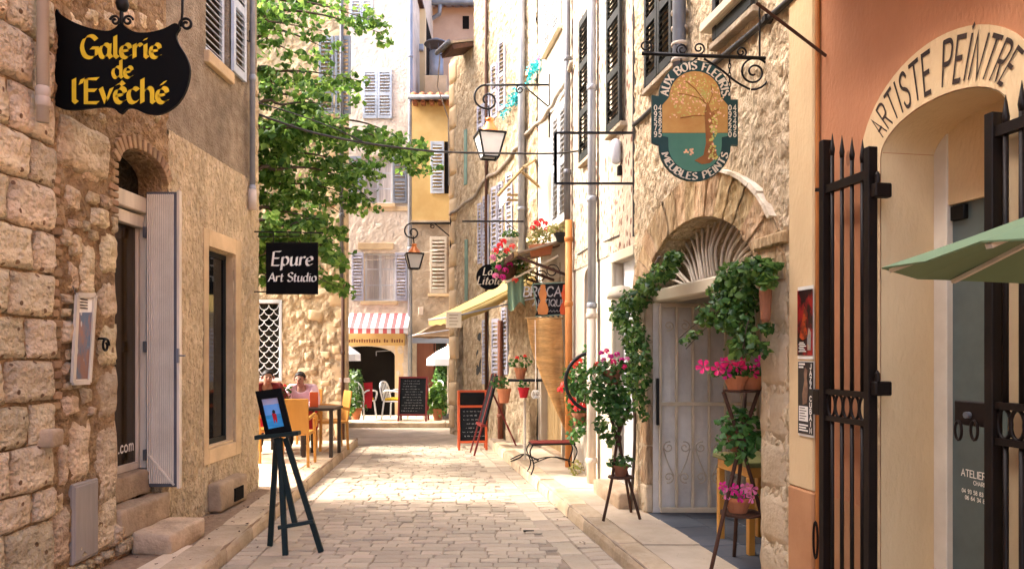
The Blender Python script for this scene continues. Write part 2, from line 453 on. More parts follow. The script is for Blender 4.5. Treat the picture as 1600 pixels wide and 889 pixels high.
def wall(parent, name, mat, s0, s1, z0, z1, holes=(), y=0.0, thick=.3, disp=None):
    mb = MB()
    box = [(h[0], h[1], h[2], h[3] + (h[4] if len(h) > 4 else 0)) for h in holes]
    S = sorted({s0, s1, *[b[0] for b in box], *[b[1] for b in box]}); S = [s for s in S if s0 <= s <= s1]
    Z = sorted({z0, z1, *[b[2] for b in box], *[b[3] for b in box]}); Z = [z for z in Z if z0 <= z <= z1]
    for i in range(len(S) - 1):
        for j in range(len(Z) - 1):
            cs, cz = (S[i] + S[i + 1]) / 2, (Z[j] + Z[j + 1]) / 2
            if any(b[0] < cs < b[1] and b[2] < cz < b[3] for b in box): continue
            if disp and Z[j] < disp[3]:
                rough_cell(mb, S[i], S[i + 1], Z[j], min(Z[j + 1], disp[3]), y, disp, holes)
                if Z[j + 1] > disp[3]: mb.add([(S[i], y, disp[3]), (S[i + 1], y, disp[3]), (S[i + 1], y, Z[j + 1]), (S[i], y, Z[j + 1])], [(0, 1, 2, 3)])
                continue
            mb.add([(S[i], y, Z[j]), (S[i + 1], y, Z[j]), (S[i + 1], y, Z[j + 1]), (S[i], y, Z[j + 1])], [(0, 1, 2, 3)])
    for h, b in zip(holes, box):
        pts = hole_poly(h)
        if len(h) > 4 and h[4]:
            arc = pts[1:-1]
            for k in range(len(arc) - 1):
                (a, za), (c, zc) = arc[k], arc[k + 1]
                mb.add([(a, y, za), (c, y, zc), (c, y, b[3]), (a, y, b[3])], [(0, 1, 2, 3)])
        for k in range(len(pts)):
            (a, za), (c, zc) = pts[k], pts[(k + 1) % len(pts)]
            if (abs(za - zc) < 1e-6) and (min(za, zc) <= z0 + 1e-6 or za >= z1 - 1e-6): continue
            mb.add([(a, y, za), (c, y, zc), (c, y + thick, zc), (a, y + thick, za)], [(3, 2, 1, 0)])
    for s in (s0, s1):
        mb.add([(s, y, z0), (s, y + thick, z0), (s, y + thick, z1), (s, y, z1)], [(0, 1, 2, 3)])
    for i in range(len(S) - 1):
        if any(b[0] < (S[i] + S[i + 1]) / 2 < b[1] and b[3] >= z1 - 1e-6 for b in box): continue
        mb.add([(S[i], y, z1), (S[i + 1], y, z1), (S[i + 1], y + thick, z1), (S[i], y + thick, z1)], [(0, 1, 2, 3)])
    return mb.build(name, mat, parent, fix=False)

def rough_cell(mb, a, b, z0, z1, y, disp, holes):
    """front of a wall as real relief: (depth, grain, step, top)"""
    amp, sc, step, top = disp
    nx = max(1, int((b - a) / step)); nz = max(1, int((z1 - z0) / step))
    vs = []
    for j in range(nz + 1):
        for i in range(nx + 1):
            s, z = a + (b - a) * i / nx, z0 + (z1 - z0) * j / nz
            q = Vector((s * sc, 3.1 + y, z * sc * .7))
            h = noise.noise(q) + .6 * noise.noise(q * 2.3) + .4 * noise.noise(q * 4.9)
            h = min(1, max(0, .5 + .55 * h))
            for H in holes:
                zt = H[3] + (H[4] if len(H) > 4 else 0)
                d = max(H[0] - s, s - H[1], H[2] - z, z - zt)
                if d < .06: h *= max(0, d) / .06
            vs.append((s, y - amp * h, z))
    w = nx + 1
    mb.add(vs, [(j * w + i, j * w + i + 1, (j + 1) * w + i + 1, (j + 1) * w + i) for j in range(nz) for i in range(nx)])

def stone_mesh(w, h, d, rough, seed, mat, n=5, back=.05, jit=.0, round_=.12, edge=16):
    """a rough block lying in x,z with its bulging face at -y"""
    rnd = random.Random(seed)
    cj = [(rnd.uniform(-jit, jit) * w, rnd.uniform(-jit, jit) * h) for _ in range(4)]
    vs = []; fs = []
    off = Vector((rnd.uniform(0, 99), rnd.uniform(0, 99), rnd.uniform(0, 99)))
    for j in range(n + 1):
        for i in range(n + 1):
            u, v = 2 * i / n - 1, 2 * j / n - 1
            # rounded outline
            k = 1 - round_ * .25 * (u * u * v * v)
            x, z = u * k * w / 2, v * k * h / 2
            fu, fv = (u + 1) / 2, (v + 1) / 2
            x += (cj[0][0] * (1 - fu) * (1 - fv) + cj[1][0] * fu * (1 - fv) + cj[2][0] * fu * fv + cj[3][0] * (1 - fu) * fv)
            z += (cj[0][1] * (1 - fu) * (1 - fv) + cj[1][1] * fu * (1 - fv) + cj[2][1] * fu * fv + cj[3][1] * (1 - fu) * fv)
            e = max(abs(u), abs(v))
            y = -d * (1 - .7 * e ** edge)
            q = Vector((x * 6, z * 6, 0)) + off
            y += rough * noise.noise(q) + rough * .6 * noise.noise(q * 2.7) + rough * .35 * noise.noise(q * 6.1)
            if e > .99:
                x += noise.noise(q * 1.7) * rough * .6; z += noise.noise(q * 1.7 + Vector((5, 5, 5))) * rough * .6
            vs.append((x, y, z))
    for j in range(n):
        for i in range(n):
            a = j * (n + 1) + i
            fs.append((a, a + 1, a + n + 2, a + n + 1))
    ring = [i for i in range(n + 1)] + [(n + 1) * j + n for j in range(1, n + 1)] + [(n + 1) * n + i for i in range(n - 1, -1, -1)] + [(n + 1) * j for j in range(n - 1, 0, -1)]
    b = len(vs)
    for r in ring:
        vs.append((vs[r][0], back, vs[r][2]))
    m = len(ring)
    for k in range(m):
        fs.append((ring[k], b + k, b + (k + 1) % m, ring[(k + 1) % m]))
    me = bpy.data.meshes.new('stone'); me.from_pydata(vs, [], fs); me.materials.append(mat)
    me.polygons.foreach_set('use_smooth', [k < n * n for k in range(len(me.polygons))])
    return me

def stone(parent, s, z, w, h, y, d, mat, rough=.012, name='stone', n=5, jit=.05, ang=0.0, back=.05):
    me = stone_mesh(w, h, d, rough, int(abs(s) * 1013 + abs(z) * 7919 + len(name) * 31) & 0xffff, mat, n, back, jit)
    return link(name, me, parent, (s, y, z), (0, ang, 0))

def shutter(parent, s0, s1, z0, z1, y, mat, pitch=.05, leaves=1, single=True, rails=1, name='shutter', th=.035, angle=0.0, hinge=None):
    """louvred shutter lying in the wall plane; slats are pieces of their own when near"""
    out = []
    w = (s1 - s0) / leaves
    for k in range(leaves):
        a, b = s0 + k * w + (.006 if leaves > 1 else 0), s0 + (k + 1) * w - (.006 if leaves > 1 else 0)
        fr = min(.055, (b - a) * .16)
        mb = MB()
        mb.box(a, a + fr, y - th, y, z0, z1, .004).box(b - fr, b, y - th, y, z0, z1, .004)
        zr = [z0 + (z1 - z0) * i / (rails + 1) for i in range(rails + 2)]
        for i, z in enumerate(zr):
            zc = min(max(z, z0 + fr * .8), z1 - fr * .8)
            mb.box(a + fr, b - fr, y - th + .003, y - .003, zc - fr * .8, zc + fr * .8)
        sh = mb.build(name, mat, parent)
        sl = MB()
        hw = (b - a) / 2 - fr - .002
        Mx = Matrix.Rotation(R(38), 4, 'X')
        sl.box(-hw, hw, -pitch * .52, pitch * .52, -.004, .004, 0, Mx)
        sme = sl.mesh(mat, name='slat')
        allb = MB()
        for i in range(len(zr) - 1):
            lo, hi = zr[i] + fr * 1.1, zr[i + 1] - fr * 1.1
            if i == 0: lo += fr * .5
            if i == len(zr) - 2: hi -= fr * .5
            cnt = max(1, int((hi - lo) / pitch))
            for q in range(cnt):
                zz = lo + (q + .5) * (hi - lo) / cnt
                if single: link('slat', sme, sh, ((a + b) / 2, y - th * .5, zz))
                else: allb.add([(v[0] + (a + b) / 2, v[1] + y - th * .5, v[2] + zz) for v in sl.v], sl.f)
        if not single: allb.build('slats', mat, sh, kind='stuff')
        out.append(sh)
    return out

# -------- lettering: pen strokes, one mesh per line of text
GL = {
'A': "70|l 0,0 35,100 70,0;l 12,35 58,35", 'B': "58|l 0,0 0,100;s 0,100 35,100 50,88 50,68 35,54 0,53;s 0,53 40,53 58,40 58,15 38,0 0,0",
'C': "64|s 64,82 50,97 34,100 12,88 0,50 12,12 34,0 50,3 64,18", 'D': "66|l 0,0 0,100;s 0,100 32,100 58,82 66,50 58,18 32,0 0,0",
'E': "50|l 50,100 0,100 0,0 50,0;l 0,52 42,52", 'F': "48|l 48,100 0,100 0,0;l 0,52 40,52",
'G': "70|s 66,82 50,97 34,100 12,88 0,50 12,12 34,0 54,4 68,18;l 68,18 68,45 42,45", 'H': "62|l 0,0 0,100;l 62,0 62,100;l 0,52 62,52",
'I': "10|l 5,0 5,100", 'J': "40|l 40,100 40,26;s 40,26 34,6 20,0 6,6 0,22", 'L': "48|l 0,100 0,0 48,0", 'M': "84|l 0,0 4,100 42,30 80,100 84,0",
'N': "66|l 0,0 0,100 66,0 66,100", 'O': "74|s 37,100 12,88 0,50 12,12 37,0 62,12 74,50 62,88 37,100",
'P': "56|l 0,0 0,100;s 0,100 36,100 54,90 56,72 50,56 34,48 0,48", 'Q': "76|s 37,100 12,88 0,50 12,12 37,0 62,12 74,50 62,88 37,100;l 46,24 78,-8",
'R': "60|l 0,0 0,100;s 0,100 36,100 54,90 56,72 50,56 34,48 0,48;l 26,48 60,0", 'S': "54|s 50,84 40,98 24,100 6,90 2,74 12,60 30,52 46,42 54,26 46,6 28,0 10,4 0,18",
'T': "62|l 0,100 62,100;l 31,100 31,0", 'U': "62|l 0,100 0,30;s 0,30 4,10 18,0 44,0 58,10 62,30;l 62,30 62,100", 'V': "64|l 0,100 32,0 64,100",
'X': "62|l 0,100 62,0;l 62,100 0,0", 'Z': "56|l 0,100 56,100 0,0 56,0",
'a': "54|s 44,50 30,62 12,56 2,32 10,6 26,2 44,24;l 46,62 44,14 54,0", 'c': "44|s 42,52 26,62 8,52 2,30 10,6 26,0 44,10",
'd': "56|s 46,50 30,62 10,54 2,30 10,6 26,0 46,20;l 47,100 47,8 56,0", 'e': "46|s 6,30 40,36 40,54 26,62 8,52 2,30 10,6 28,0 46,12",
'h': "56|l 6,100 6,0;s 6,40 20,58 36,62 46,50 47,30;l 47,30 47,6 56,0", 'i': "20|l 8,62 8,8 18,0;l 5,80 11,88", 'l': "22|l 8,100 8,10 20,0",
'm': "80|l 6,62 6,0;s 6,44 18,60 32,60 38,46 38,0;s 38,44 50,60 64,60 72,46 72,0", 'o': "52|s 26,62 8,52 2,30 8,8 26,0 44,8 50,30 44,52 26,62",
'p': "54|l 8,62 8,-34;s 8,44 22,60 36,60 50,46 50,22 38,4 22,2 8,14", 'r': "40|l 8,62 8,0;s 8,38 18,56 30,62 40,54", 's': "38|s 36,52 22,62 8,56 6,44 20,34 34,24 36,10 22,0 2,8",
't': "34|l 14,86 14,14;s 14,14 18,2 26,0 34,8;l 0,60 32,60", 'u': "56|l 8,62 8,20;s 8,20 12,4 24,0 38,8 46,24;l 47,62 47,8 56,0", 'v': "50|l 2,62 24,0 48,62",
'n': "56|l 6,62 6,0;s 6,40 20,58 36,62 46,50 47,30;l 47,30 47,0", 'q': "54|s 46,50 30,62 10,54 2,30 10,6 26,0 46,20;l 47,62 47,-34",
"'": "16|l 12,100 4,78", '.': "12|l 3,0 9,6", '0': "50|s 25,100 6,80 0,50 6,20 25,0 44,20 50,50 44,80 25,100", '1': "22|l 0,80 14,100 14,0",
'2': "48|s 2,78 12,96 26,100 42,90 46,72 36,52 0,0;l 0,0 48,0", '3': "46|s 2,88 20,100 38,92 42,74 30,56 16,54;s 16,54 38,50 46,30 38,6 18,0 0,12",
'4': "52|l 38,0 38,100 0,32 52,32", '5': "46|l 42,100 8,100 4,56;s 4,56 22,64 40,54 46,32 36,8 18,0 0,10", '6': "48|s 42,92 26,98 8,74 0,34 10,6 26,0 44,12 46,36 34,56 16,54 4,38",
'7': "46|l 0,100 46,100 16,0", '8': "48|s 24,54 6,66 6,88 24,100 42,88 42,66 24,54 4,40 2,14 24,0 46,14 44,40 24,54", '9': "48|s 6,8 22,2 40,26 48,66 38,94 22,100 4,88 2,64 14,46 32,46 44,62", ' ': "34|",
}
GL['ê'] = GL['e'] + ";l 10,74 24,88 38,74"; GL['é'] = GL['e'] + ";l 20,74 36,90"
GL['Ï'] = "14|l 7,0 7,100;l 4,116 10,122"
def text_width(t, track):
    return sum(int(GL[c].split('|')[0]) / 100 + track for c in t) - track
def lettering(text, h, nib=.14, ang=None, track=.2, warp=None, skew=0.0, name='lettering', mat=None, parent=None, center=True, y=0.0, at=(0, 0), mb=None):
    """strokes in x,z; `warp` maps (u, v) of the text line to (x, z)"""
    own = mb is None
    mb = mb or MB()
    x0 = -text_width(text, track) * h / 2 if center else 0
    dy = 0
    for ch in text:
        wd, st = GL[ch].split('|')
        for s in st.split(';'):
            if not s: continue
            kind, pts = s.split(' ', 1)
            pts = [Vector([float(q) / 100 * h for q in p.split(',')] + [0]) for p in pts.split(' ')]
            if kind == 's': pts = smooth_path(pts, 3)
            m = len(pts); L = []; Rr = []
            for i, p in enumerate(pts):
                if ang is not None:
                    nv = Vector((math.cos(R(ang)), math.sin(R(ang)), 0)) * nib * h / 2
                    t = pts[min(i + 1, m - 1)] - pts[max(i - 1, 0)]; t.normalize()
                    pr = Vector((-t.y, t.x, 0)) * nib * h * .13
                    if pr.dot(nv) < 0: pr = -pr
                    nv = nv + pr
                else:
                    t0 = (pts[i] - pts[max(i - 1, 0)]); t1 = (pts[min(i + 1, m - 1)] - pts[i])
                    if t0.length < 1e-9: t0 = t1
                    if t1.length < 1e-9: t1 = t0
                    t = (t0.normalized() + t1.normalized()); t = t.normalized() if t.length > .2 else t0.normalized()
                    k = 1 / max(.5, t.dot(t0.normalized()))
                    nv = Vector((-t.y, t.x, 0)) * nib * h / 2 * k
                    if i == 0: p = p - t0.normalized() * nib * h * .3
                    if i == m - 1: p = p + t0.normalized() * nib * h * .3
                L.append(p + nv); Rr.append(p - nv)
            dy += .00012
            vs = []
            for q in L + Rr:
                u, v = x0 + q.x + skew * q.y, q.y
                if warp: u, v = warp(u, v)
                vs.append((u + at[0], y - dy, v + at[1]))
            mb.add(vs, [(i, i + 1, m + i + 1, m + i) for i in range(m - 1)])
        x0 += (int(wd) / 100 + track) * h
    if not own: return mb
    return mb.build(name, mat, parent, fix=False)

# -------- foliage and flowers
def leaf_geo(mb, c, nrm, L, W, rnd, lobes=False):
    n = nrm.normalized()
    a = n.orthogonal().normalized(); b = n.cross(a)
    th = rnd.uniform(0, 6.28)
    x = a * math.cos(th) + b * math.sin(th); y = n.cross(x)
    f = n * (-W * .28)
    pts = [c - x * L * .5, c - x * L * .08 + y * W * .5 + f, c + x * L * .25 + y * W * .32 + f * .7, c + x * L * .55 - n * L * .12, c + x * L * .25 - y * W * .32 + f * .7, c - x * L * .08 - y * W * .5 + f]
    mb.add(pts, [(0, 1, 2, 3), (0, 3, 4, 5)])

def leaf_cloud(name, blobs, size, mat, parent=None, seed=1, dens=1.0, down=.0, kind='stuff', inv=None):
    """blobs: (centre, (rx, ry, rz), count) in world or parent space"""
    rnd = random.Random(seed); mb = MB()
    for c, r, n in blobs:
        c = Vector(c)
        for _ in range(int(n * dens)):
            while True:
                q = Vector((rnd.uniform(-1, 1), rnd.uniform(-1, 1), rnd.uniform(-1, 1)))
                if .05 < q.length < 1: break
            q = q.normalized() * (q.length ** .55)
            p = Vector((c.x + q.x * r[0], c.y + q.y * r[1], c.z + q.z * r[2]))
            p += Vector((rnd.gauss(0, .12) * r[0], rnd.gauss(0, .12) * r[1], rnd.gauss(0, .12) * r[2]))
            nv = Vector((q.x, q.y, q.z)) * .7 + Vector((rnd.gauss(0, .5), rnd.gauss(0, .5) - .15, rnd.gauss(0, .4) + .45))
            s = size * rnd.uniform(.5, 1.35)
            leaf_geo(mb, p, nv, s, s * .85, rnd)
    me = mb.mesh(mat, True)
    return link(name, me, parent, kind=kind)

_fm = {}
def flower_mesh(kind, mat):
    key = (kind, mat.name)
    if key in _fm: return _fm[key]
    mb = MB(); rnd = random.Random(3)
    if kind == 'open':                # trumpet of five broad petals, radius 1, facing -y
        n = 5
        for k in range(n):
            a = 2 * math.pi * k / n
            def pt(r, da, y): return (r * math.cos(a + da), y, r * math.sin(a + da))
            mb.add([pt(.08, 0, .35), pt(.6, -.5, -.05), pt(1.0, -.34, -.18), pt(1.06, 0, -.1), pt(1.0, .34, -.18), pt(.6, .5, -.05)], [(0, 1, 2, 3), (0, 3, 4, 5)])
    else:                             # ball of small florets
        for k in range(26):
            z = rnd.uniform(-.5, 1); a = rnd.uniform(0, 6.28); r = math.sqrt(max(0, 1 - z * z))
            nv = Vector((r * math.cos(a), r * math.sin(a), z)); c = nv * .8
            u = nv.orthogonal().normalized(); w = nv.cross(u)
            pts = [c + nv * .12]
            for q in range(5):
                an = 2 * math.pi * q / 5
                pts.append(c + (u * math.cos(an) + w * math.sin(an)) * .36 + nv * .05 * (q % 2))
            mb.add(pts, [(0, 1, 2), (0, 2, 3), (0, 3, 4), (0, 4, 5), (0, 5, 1)])
    _fm[key] = mb.mesh(mat)
    return _fm[key]

def flower(parent, loc, r, mat, kind='open', rnd=random):
    rot = (rnd.uniform(-.5, .4), rnd.uniform(-3, 3) if kind == 'open' else 0, rnd.uniform(-.9, .9))
    return link('flower', flower_mesh(kind, mat), parent, loc, rot, r * (1.2 if kind == 'open' else 1.0))

def scroll(cx, cz, r0, r1, a0, turns, n=28):   # flat spiral in x,z
    out = []
    for i in range(n + 1):
        t = i / n
        r = r0 + (r1 - r0) * t
        a = a0 + turns * 2 * math.pi * t
        out.append((cx + r * math.cos(a), cz + r * math.sin(a)))
    return out

def pot_mesh(r, h, mat, n=14):
    mb = MB()
    mb.lathe([(r * .62, 0), (r * .9, h * .78), (r * 1.0, h * .78), (r * 1.02, h), (r * .9, h), (r * .86, h * .86), (0.001, h * .86)], n)
    return mb.mesh(mat, False)

def potted(name, loc, r, h, label, cat='potted plant', potmat=None, leaf=None, blobs=(), size=.05, flowers=(), group=None, seed=1, stems=0, rz=0.0):
    """flowers: (x, y, z, r, mat, kind) relative to the pot's base"""
    t = empty(name, loc, rz, label, cat, group)
    link('pot', pot_mesh(r, h, potmat or m_terra), t)
    MB().lathe([(r * .86, h * .87), (.001, h * .89)], 12, cap=False).build('soil', m_soil, t)
    if blobs: leaf_cloud('foliage', blobs, size, leaf or lf_pot, t, seed)
    rnd = random.Random(seed)
    for f in flowers: flower(t, f[:3], f[3], f[4], f[5] if len(f) > 5 else 'open', rnd)
    if stems:
        mb = MB()
        for k in range(stems):
            a = rnd.uniform(0, 6.28); q = blobs[k % len(blobs)]
            mb.tube([(rnd.gauss(0, r * .2), rnd.gauss(0, r * .2), h * .8), (q[0][0] * .6 + rnd.gauss(0, .03), q[0][1] * .6, h + (q[0][2] - h) * .6), (q[0][0] + rnd.gauss(0, .04), q[0][1], q[0][2])], .005, 5)
        mb.build('stem', m_bark, t)
    return t

def drainpipe(parent, s, z0, z1, r, mat, y=None, collars=(), name='drainpipe', foot=False):
    y = -(r + .03) if y is None else y
    mb = MB()
    pts = [(s, y, z0), (s, y, z1)]
    if foot: pts = [(s, y - r * 2.2, z0), (s, y - r * .6, z0 + r * 1.6)] + [(s, y, z0 + r * 4), (s, y, z1)]
    mb.tube(pts, r, 12)
    o = mb.build(name, mat, parent, True)
    for zc in collars:
        MB().lathe([(r * 1.0, 0), (r * 1.22, .01), (r * 1.22, .06), (r, .07)], 12, (s, y, zc)).build('collar', mat, o, True)
    return o

# ---------------------------------------------------------------- the lines of the street
RF = Fac(.77, 10.0, math.atan2(-.9852, .1714))          # right-hand row; x runs towards the viewer
LF = Fac(-2.97, 5.0, math.atan2(1.0, .026))             # left-hand house; x runs away from the viewer
A3, B3 = Vector((.42, 12.0)), Vector((-1.26, 14.9))
RF3 = Fac(B3.x, B3.y, math.atan2(A3.y - B3.y, A3.x - B3.x))  # the turned house at the far right
def sR(Y): return (10.0 - Y) * 1.015
def KL(Y): return -2.24 - .066 * (Y - 5.6)
def KR(Y): return .876 - .1735 * (Y - 5.6)
def WR(Y): return 2.51 - .174 * Y
def WL(Y): return -2.97 + .026 * (Y - 5)
PZ = .12

# ---------------------------------------------------------------- ground, road, pavements
g = MB().add([(-150, -150, -.06), (150, -150, -.06), (150, 150, -.06), (-150, 150, -.06)], [(0, 1, 2, 3)]).build('ground', m_earth, fix=False)
tag(g, 'bare earth under the old town', 'ground', kind='structure')
road = MB().sheet([(KL(-8), -8), (KR(-8), -8), (KR(13.2), 13.2), (KL(13.2), 13.2)], -.05, -.014).build('road', m_joint)
tag(road, 'narrow street paved in pinkish beige stone setts', 'road', kind='structure')
cross = MB().sheet([(-14, 13.2), (9, 13.2), (9, 16.1), (-14, 16.1)], -.05, -.004).build('cross_street', m_sett2)
tag(cross, 'shaded paved cross street in front of the cafe terrace', 'road', kind='structure')

def sett_block(w, d, seed, z1=0.0, ch=.006):
    mb = MB(); rnd = random.Random(seed)
    mb.box(-w / 2, w / 2, -d / 2, d / 2, z1 - .05, z1, ch * rnd.uniform(.7, 2.2))
    mb.v = [(x + rnd.uniform(-.004, .004), y + rnd.uniform(-.004, .004), z + (rnd.uniform(-.004, .003) if z > z1 - .03 else 0)) for x, y, z in mb.v]
    return mb
rnd = random.Random(11)
WIDTHS = [.14, .16, .19, .22, .26]
sett_lib = {}
for w in WIDTHS:
    sett_lib[w] = []
    for k in range(4):
        b = sett_block(w - .007, .108, int(w * 100) * 7 + k)
        sett_lib[w].append((b, b.fixn(b.mesh(m_sett, name='sett'))))
far = MB(); nset = 0; Y = 4.7
while Y < 13.15:
    x0, x1 = KL(Y) + .43, KR(Y) - .43
    x = x0 + rnd.uniform(-.1, 0)
    while x < x1 - .1:
        w = rnd.choice(WIDTHS)
        xe = x + w
        if xe > x1: w = max([q for q in WIDTHS if q <= x1 - x + .05] or [.15])
        b, me = rnd.choice(sett_lib[w])
        dz = rnd.uniform(-.006, .004); rz = rnd.uniform(-.015, .015)
        if nset < 300:
            o = link('sett', me, road, (x + w / 2, Y, dz), (rnd.uniform(-.02, .02), rnd.uniform(-.015, .015), rz))
            nset += 1
        else:
            far.add([(v[0] + x + w / 2, v[1] + Y, v[2] + dz) for v in b.v], b.f)
        x += w
    Y += .115
far.build('setts', m_sett2, road, kind='stuff')
# gutter slabs on both sides of the road: a row of cross stones at the kerb, a row of longer slabs inside it
for side in (-1, 1):
    lib = {}
    for L_, n_, wd, off in ((.125, 66, .19, .105), (.42, 20, .2, .315)):
        mesh_v = []
        for k in range(3):
            b = sett_block(wd, L_ - .01, 50 + k + n_, ch=.006)
            mesh_v.append(b.fixn(b.mesh(m_sett, name='gutter_slab')))
        for i in range(n_):
            Y = 4.75 + (i + .5) * L_
            if Y > 13.1: break
            X = KL(Y) + off if side < 0 else KR(Y) - off
            link('gutter_slab', rnd.choice(mesh_v), road, (X, Y, rnd.uniform(-.008, -.001)), (0, 0, math.atan(.066 if side < 0 else .1735) + rnd.uniform(-.008, .008)))

pvl = MB().sheet([(KL(-8) - .02, -8), (KL(8.4) - .02, 8.4), (KL(13.2) - .02, 13.2), (-12, 13.2), (-12, -8)], -.05, PZ - .012).build('left_pavement', m_grav)
tag(pvl, 'left pavement of brown grit and pale slabs in front of the galleries', 'pavement', kind='structure')
pvr = MB().sheet([(KR(-8) + .02, -8), (9, -8), (9, 13.2), (KR(13.2) + .02, 13.2)], -.05, PZ - .012).build('right_pavement', m_joint)
tag(pvr, 'right pavement of pale stone slabs along the shops', 'pavement', kind='structure')
def kerb(parent, K, sgn, Y0, Y1, w, seed):
    rnd = random.Random(seed); Y = Y0
    while Y < Y1:
        L_ = rnd.uniform(.55, .95)
        if Y + L_ > Y1: L_ = Y1 - Y
        if L_ < .1: break
        mb = MB(); n = 6
        for i in range(n + 1):
            t = -L_ / 2 + .004 + (L_ - .008) * i / n
            j = rnd.uniform(-.008, .008); jz = rnd.uniform(-.006, .004)
            if i in (0, n): jz -= .008
            prof = [(0.0 + j, -.04), (.004 + j, PZ * .55 + jz), (.014 + j, PZ - .022 + jz), (.045 + j, PZ + .004 + jz), (w, PZ + .004 + jz), (w, -.04)]
            mb.v += [(sgn * p[0], t, p[1]) for p in prof]
        m = 6
        for i in range(n):
            for k in range(m - 1):
                mb.f.append((i * m + k, i * m + k + 1, (i + 1) * m + k + 1, (i + 1) * m + k))
        mb.f += [tuple(range(m)), tuple(range(n * m + m - 1, n * m - 1, -1))]
        Yc = Y + L_ / 2
        mb.build('kerb_stone', m_kerb, parent, loc=(K(Yc), Yc, rnd.uniform(-.006, .004)), rot=(0, 0, -math.atan((K(Yc + 1) - K(Yc)))))
        Y += L_
kerb(pvl, KL, -1, 4.4, 13.15, .27, 3)
kerb(pvr, KR, 1, 4.4, 12.6, .2, 4)
def slab(parent, x0, x1, Y0, Y1, fx0, fx1, mat, name='paving_slab', z=PZ, seed=0):
    rnd = random.Random(seed)
    mb = MB(); q = .006
    pts = [(fx0(Y0) + q, Y0 + q), (fx1(Y0) - q, Y0 + q), (fx1(Y1) - q, Y1 - q), (fx0(Y1) + q, Y1 - q)]
    mb.sheet(pts, -.02, z + rnd.uniform(-.004, .004))
    return mb.build(name, mat, parent)
Ys = [4.2, 5.0, 5.85, 6.72, 7.35, 8.3, 9.3, 10.3, 11.4, 12.5]
for i in range(len(Ys) - 1):
    slab(pvr, 0, 0, Ys[i], Ys[i + 1], lambda y: KR(y) + .205, lambda y: WR(y) + .02, m_pave, seed=i)
for (Y0, Y1, f0, f1) in ((4.3, 5.1, lambda y: WL(y) + .45, lambda y: KL(y) - .275), (5.1, 5.85, lambda y: WL(y) + .3, lambda y: KL(y) - .275),
                         (8.36, 9.3, lambda y: -4.6, lambda y: KL(y) - .275), (9.3, 10.4, lambda y: -4.4, lambda y: KL(y) - .275), (10.4, 11.6, lambda y: -4.5, lambda y: KL(y) - .275), (11.6, 12.7, lambda y: -4.5, lambda y: KL(y) - .275)):
    slab(pvl, 0, 0, Y0, Y1, f0, f1, m_pave, seed=int(Y0 * 10))
ter = MB().sheet([(-9, 16.1), (3, 16.1), (3, 18.3), (-9, 18.3)], -.05, .08).build('terrace', m_pave)
tag(ter, 'low cafe terrace beyond the cross street', 'terrace', kind='structure')
x = -7.2
while x < 1:
    L_ = rnd.uniform(.8, 1.3)
    MB().box(x + .004, x + L_ - .004, 16.06, 16.42, -.04, .115, .015).build('ledge_stone', m_kerb, ter)
    x += L_

# ---------------------------------------------------------------- left house: gallery
L1 = empty('gallery_house', (LF.ox, LF.oy, 0), LF.a, 'tall rough stone and stucco gallery house on the near left with arched doorway', 'building')
LTOP = 8.9
D0, D1, DZ0, DZ1, DR = .48, 1.18, .68, 3.06, .17          # doorway
W0, W1, WZ0, WZ1 = 2.02, 2.66, .72, 2.66                  # shop window
U0, U1, UZ0, UZ1 = 2.02, 2.56, 4.52, 6.0                  # upper window
wall(L1, 'rubble_wall', m_rubmort, -.3, 1.25, 0, LTOP, [(D0, D1, .27, DZ1, DR)], thick=.5, disp=(.045, 11, .02, 4.4))
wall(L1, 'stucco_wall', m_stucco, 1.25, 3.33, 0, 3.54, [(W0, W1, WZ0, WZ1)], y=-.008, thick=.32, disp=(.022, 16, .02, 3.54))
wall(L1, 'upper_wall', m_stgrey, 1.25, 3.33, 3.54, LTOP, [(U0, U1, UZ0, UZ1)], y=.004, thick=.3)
wall(L1, 'ashlar_backing', m_rubmort, -9.5, -.28, 0, LTOP, y=-.03, thick=.4)
MB().box(-9.4, 3.30, .52, 6.0, 0, LTOP - .05).build('house_body', m_stgrey, L1)
MB().box(1.26, 3.32, .3, .52, 0, LTOP - .06).build('inner_wall', m_dark, L1)
# ashlar blocks, course by course
rnd = random.Random(21)
edges = [.1]
for yp in (820, 768, 697, 630, 561, 496, 425, 357, 285, 215, 140, 60, -20, -95, -170):
    edges.append(LF.p(40, yp)[1])
for i in range(len(edges) - 1):
    z0, z1 = edges[i], edges[i + 1]
    if i == 0 and z1 - z0 < .08: continue
    s = -.275 + rnd.uniform(-.003, .004)
    first = True
    while s > -1.9:
        w = rnd.uniform(.2, .27) if (first and i % 2) else rnd.uniform(.32, .5)
        first = False
        h = z1 - z0
        stone(L1, s - w / 2, (z0 + z1) / 2, w - .008, h - rnd.uniform(.006, .018), -.03, rnd.uniform(.025, .05), m_ash, .018, 'ashlar_block', n=9, jit=.022)
        s -= w
# brick strip on the joint between ashlar and rubble
s0, _ = LF.p(77, 400)
z = LF.p(80, 640)[1]
while z < LF.p(80, 280)[1]:
    MB().box(s0 - .035, s0 + .045 + rnd.uniform(-.012, .012), -.03 - rnd.uniform(.01, .03), .02, z, z + .05, .008).build('brick', m_brick, L1)
    z += .066
# rubble stones packed left of the doorway
placed = []
def try_stone(s, z, w, h, d=.04, mat=m_rub, ang=None, gap=.012):
    for (a, b, c, e) in placed:
        if abs(s - a) < (w + c) / 2 + gap and abs(z - b) < (h + e) / 2 + gap: return False
    placed.append((s, z, w, h))
    stone(L1, s, z, w, h, 0, d, mat, .018, 'rubble_stone', n=6, jit=.12, ang=rnd.uniform(-.08, .08) if ang is None else ang)
    return True
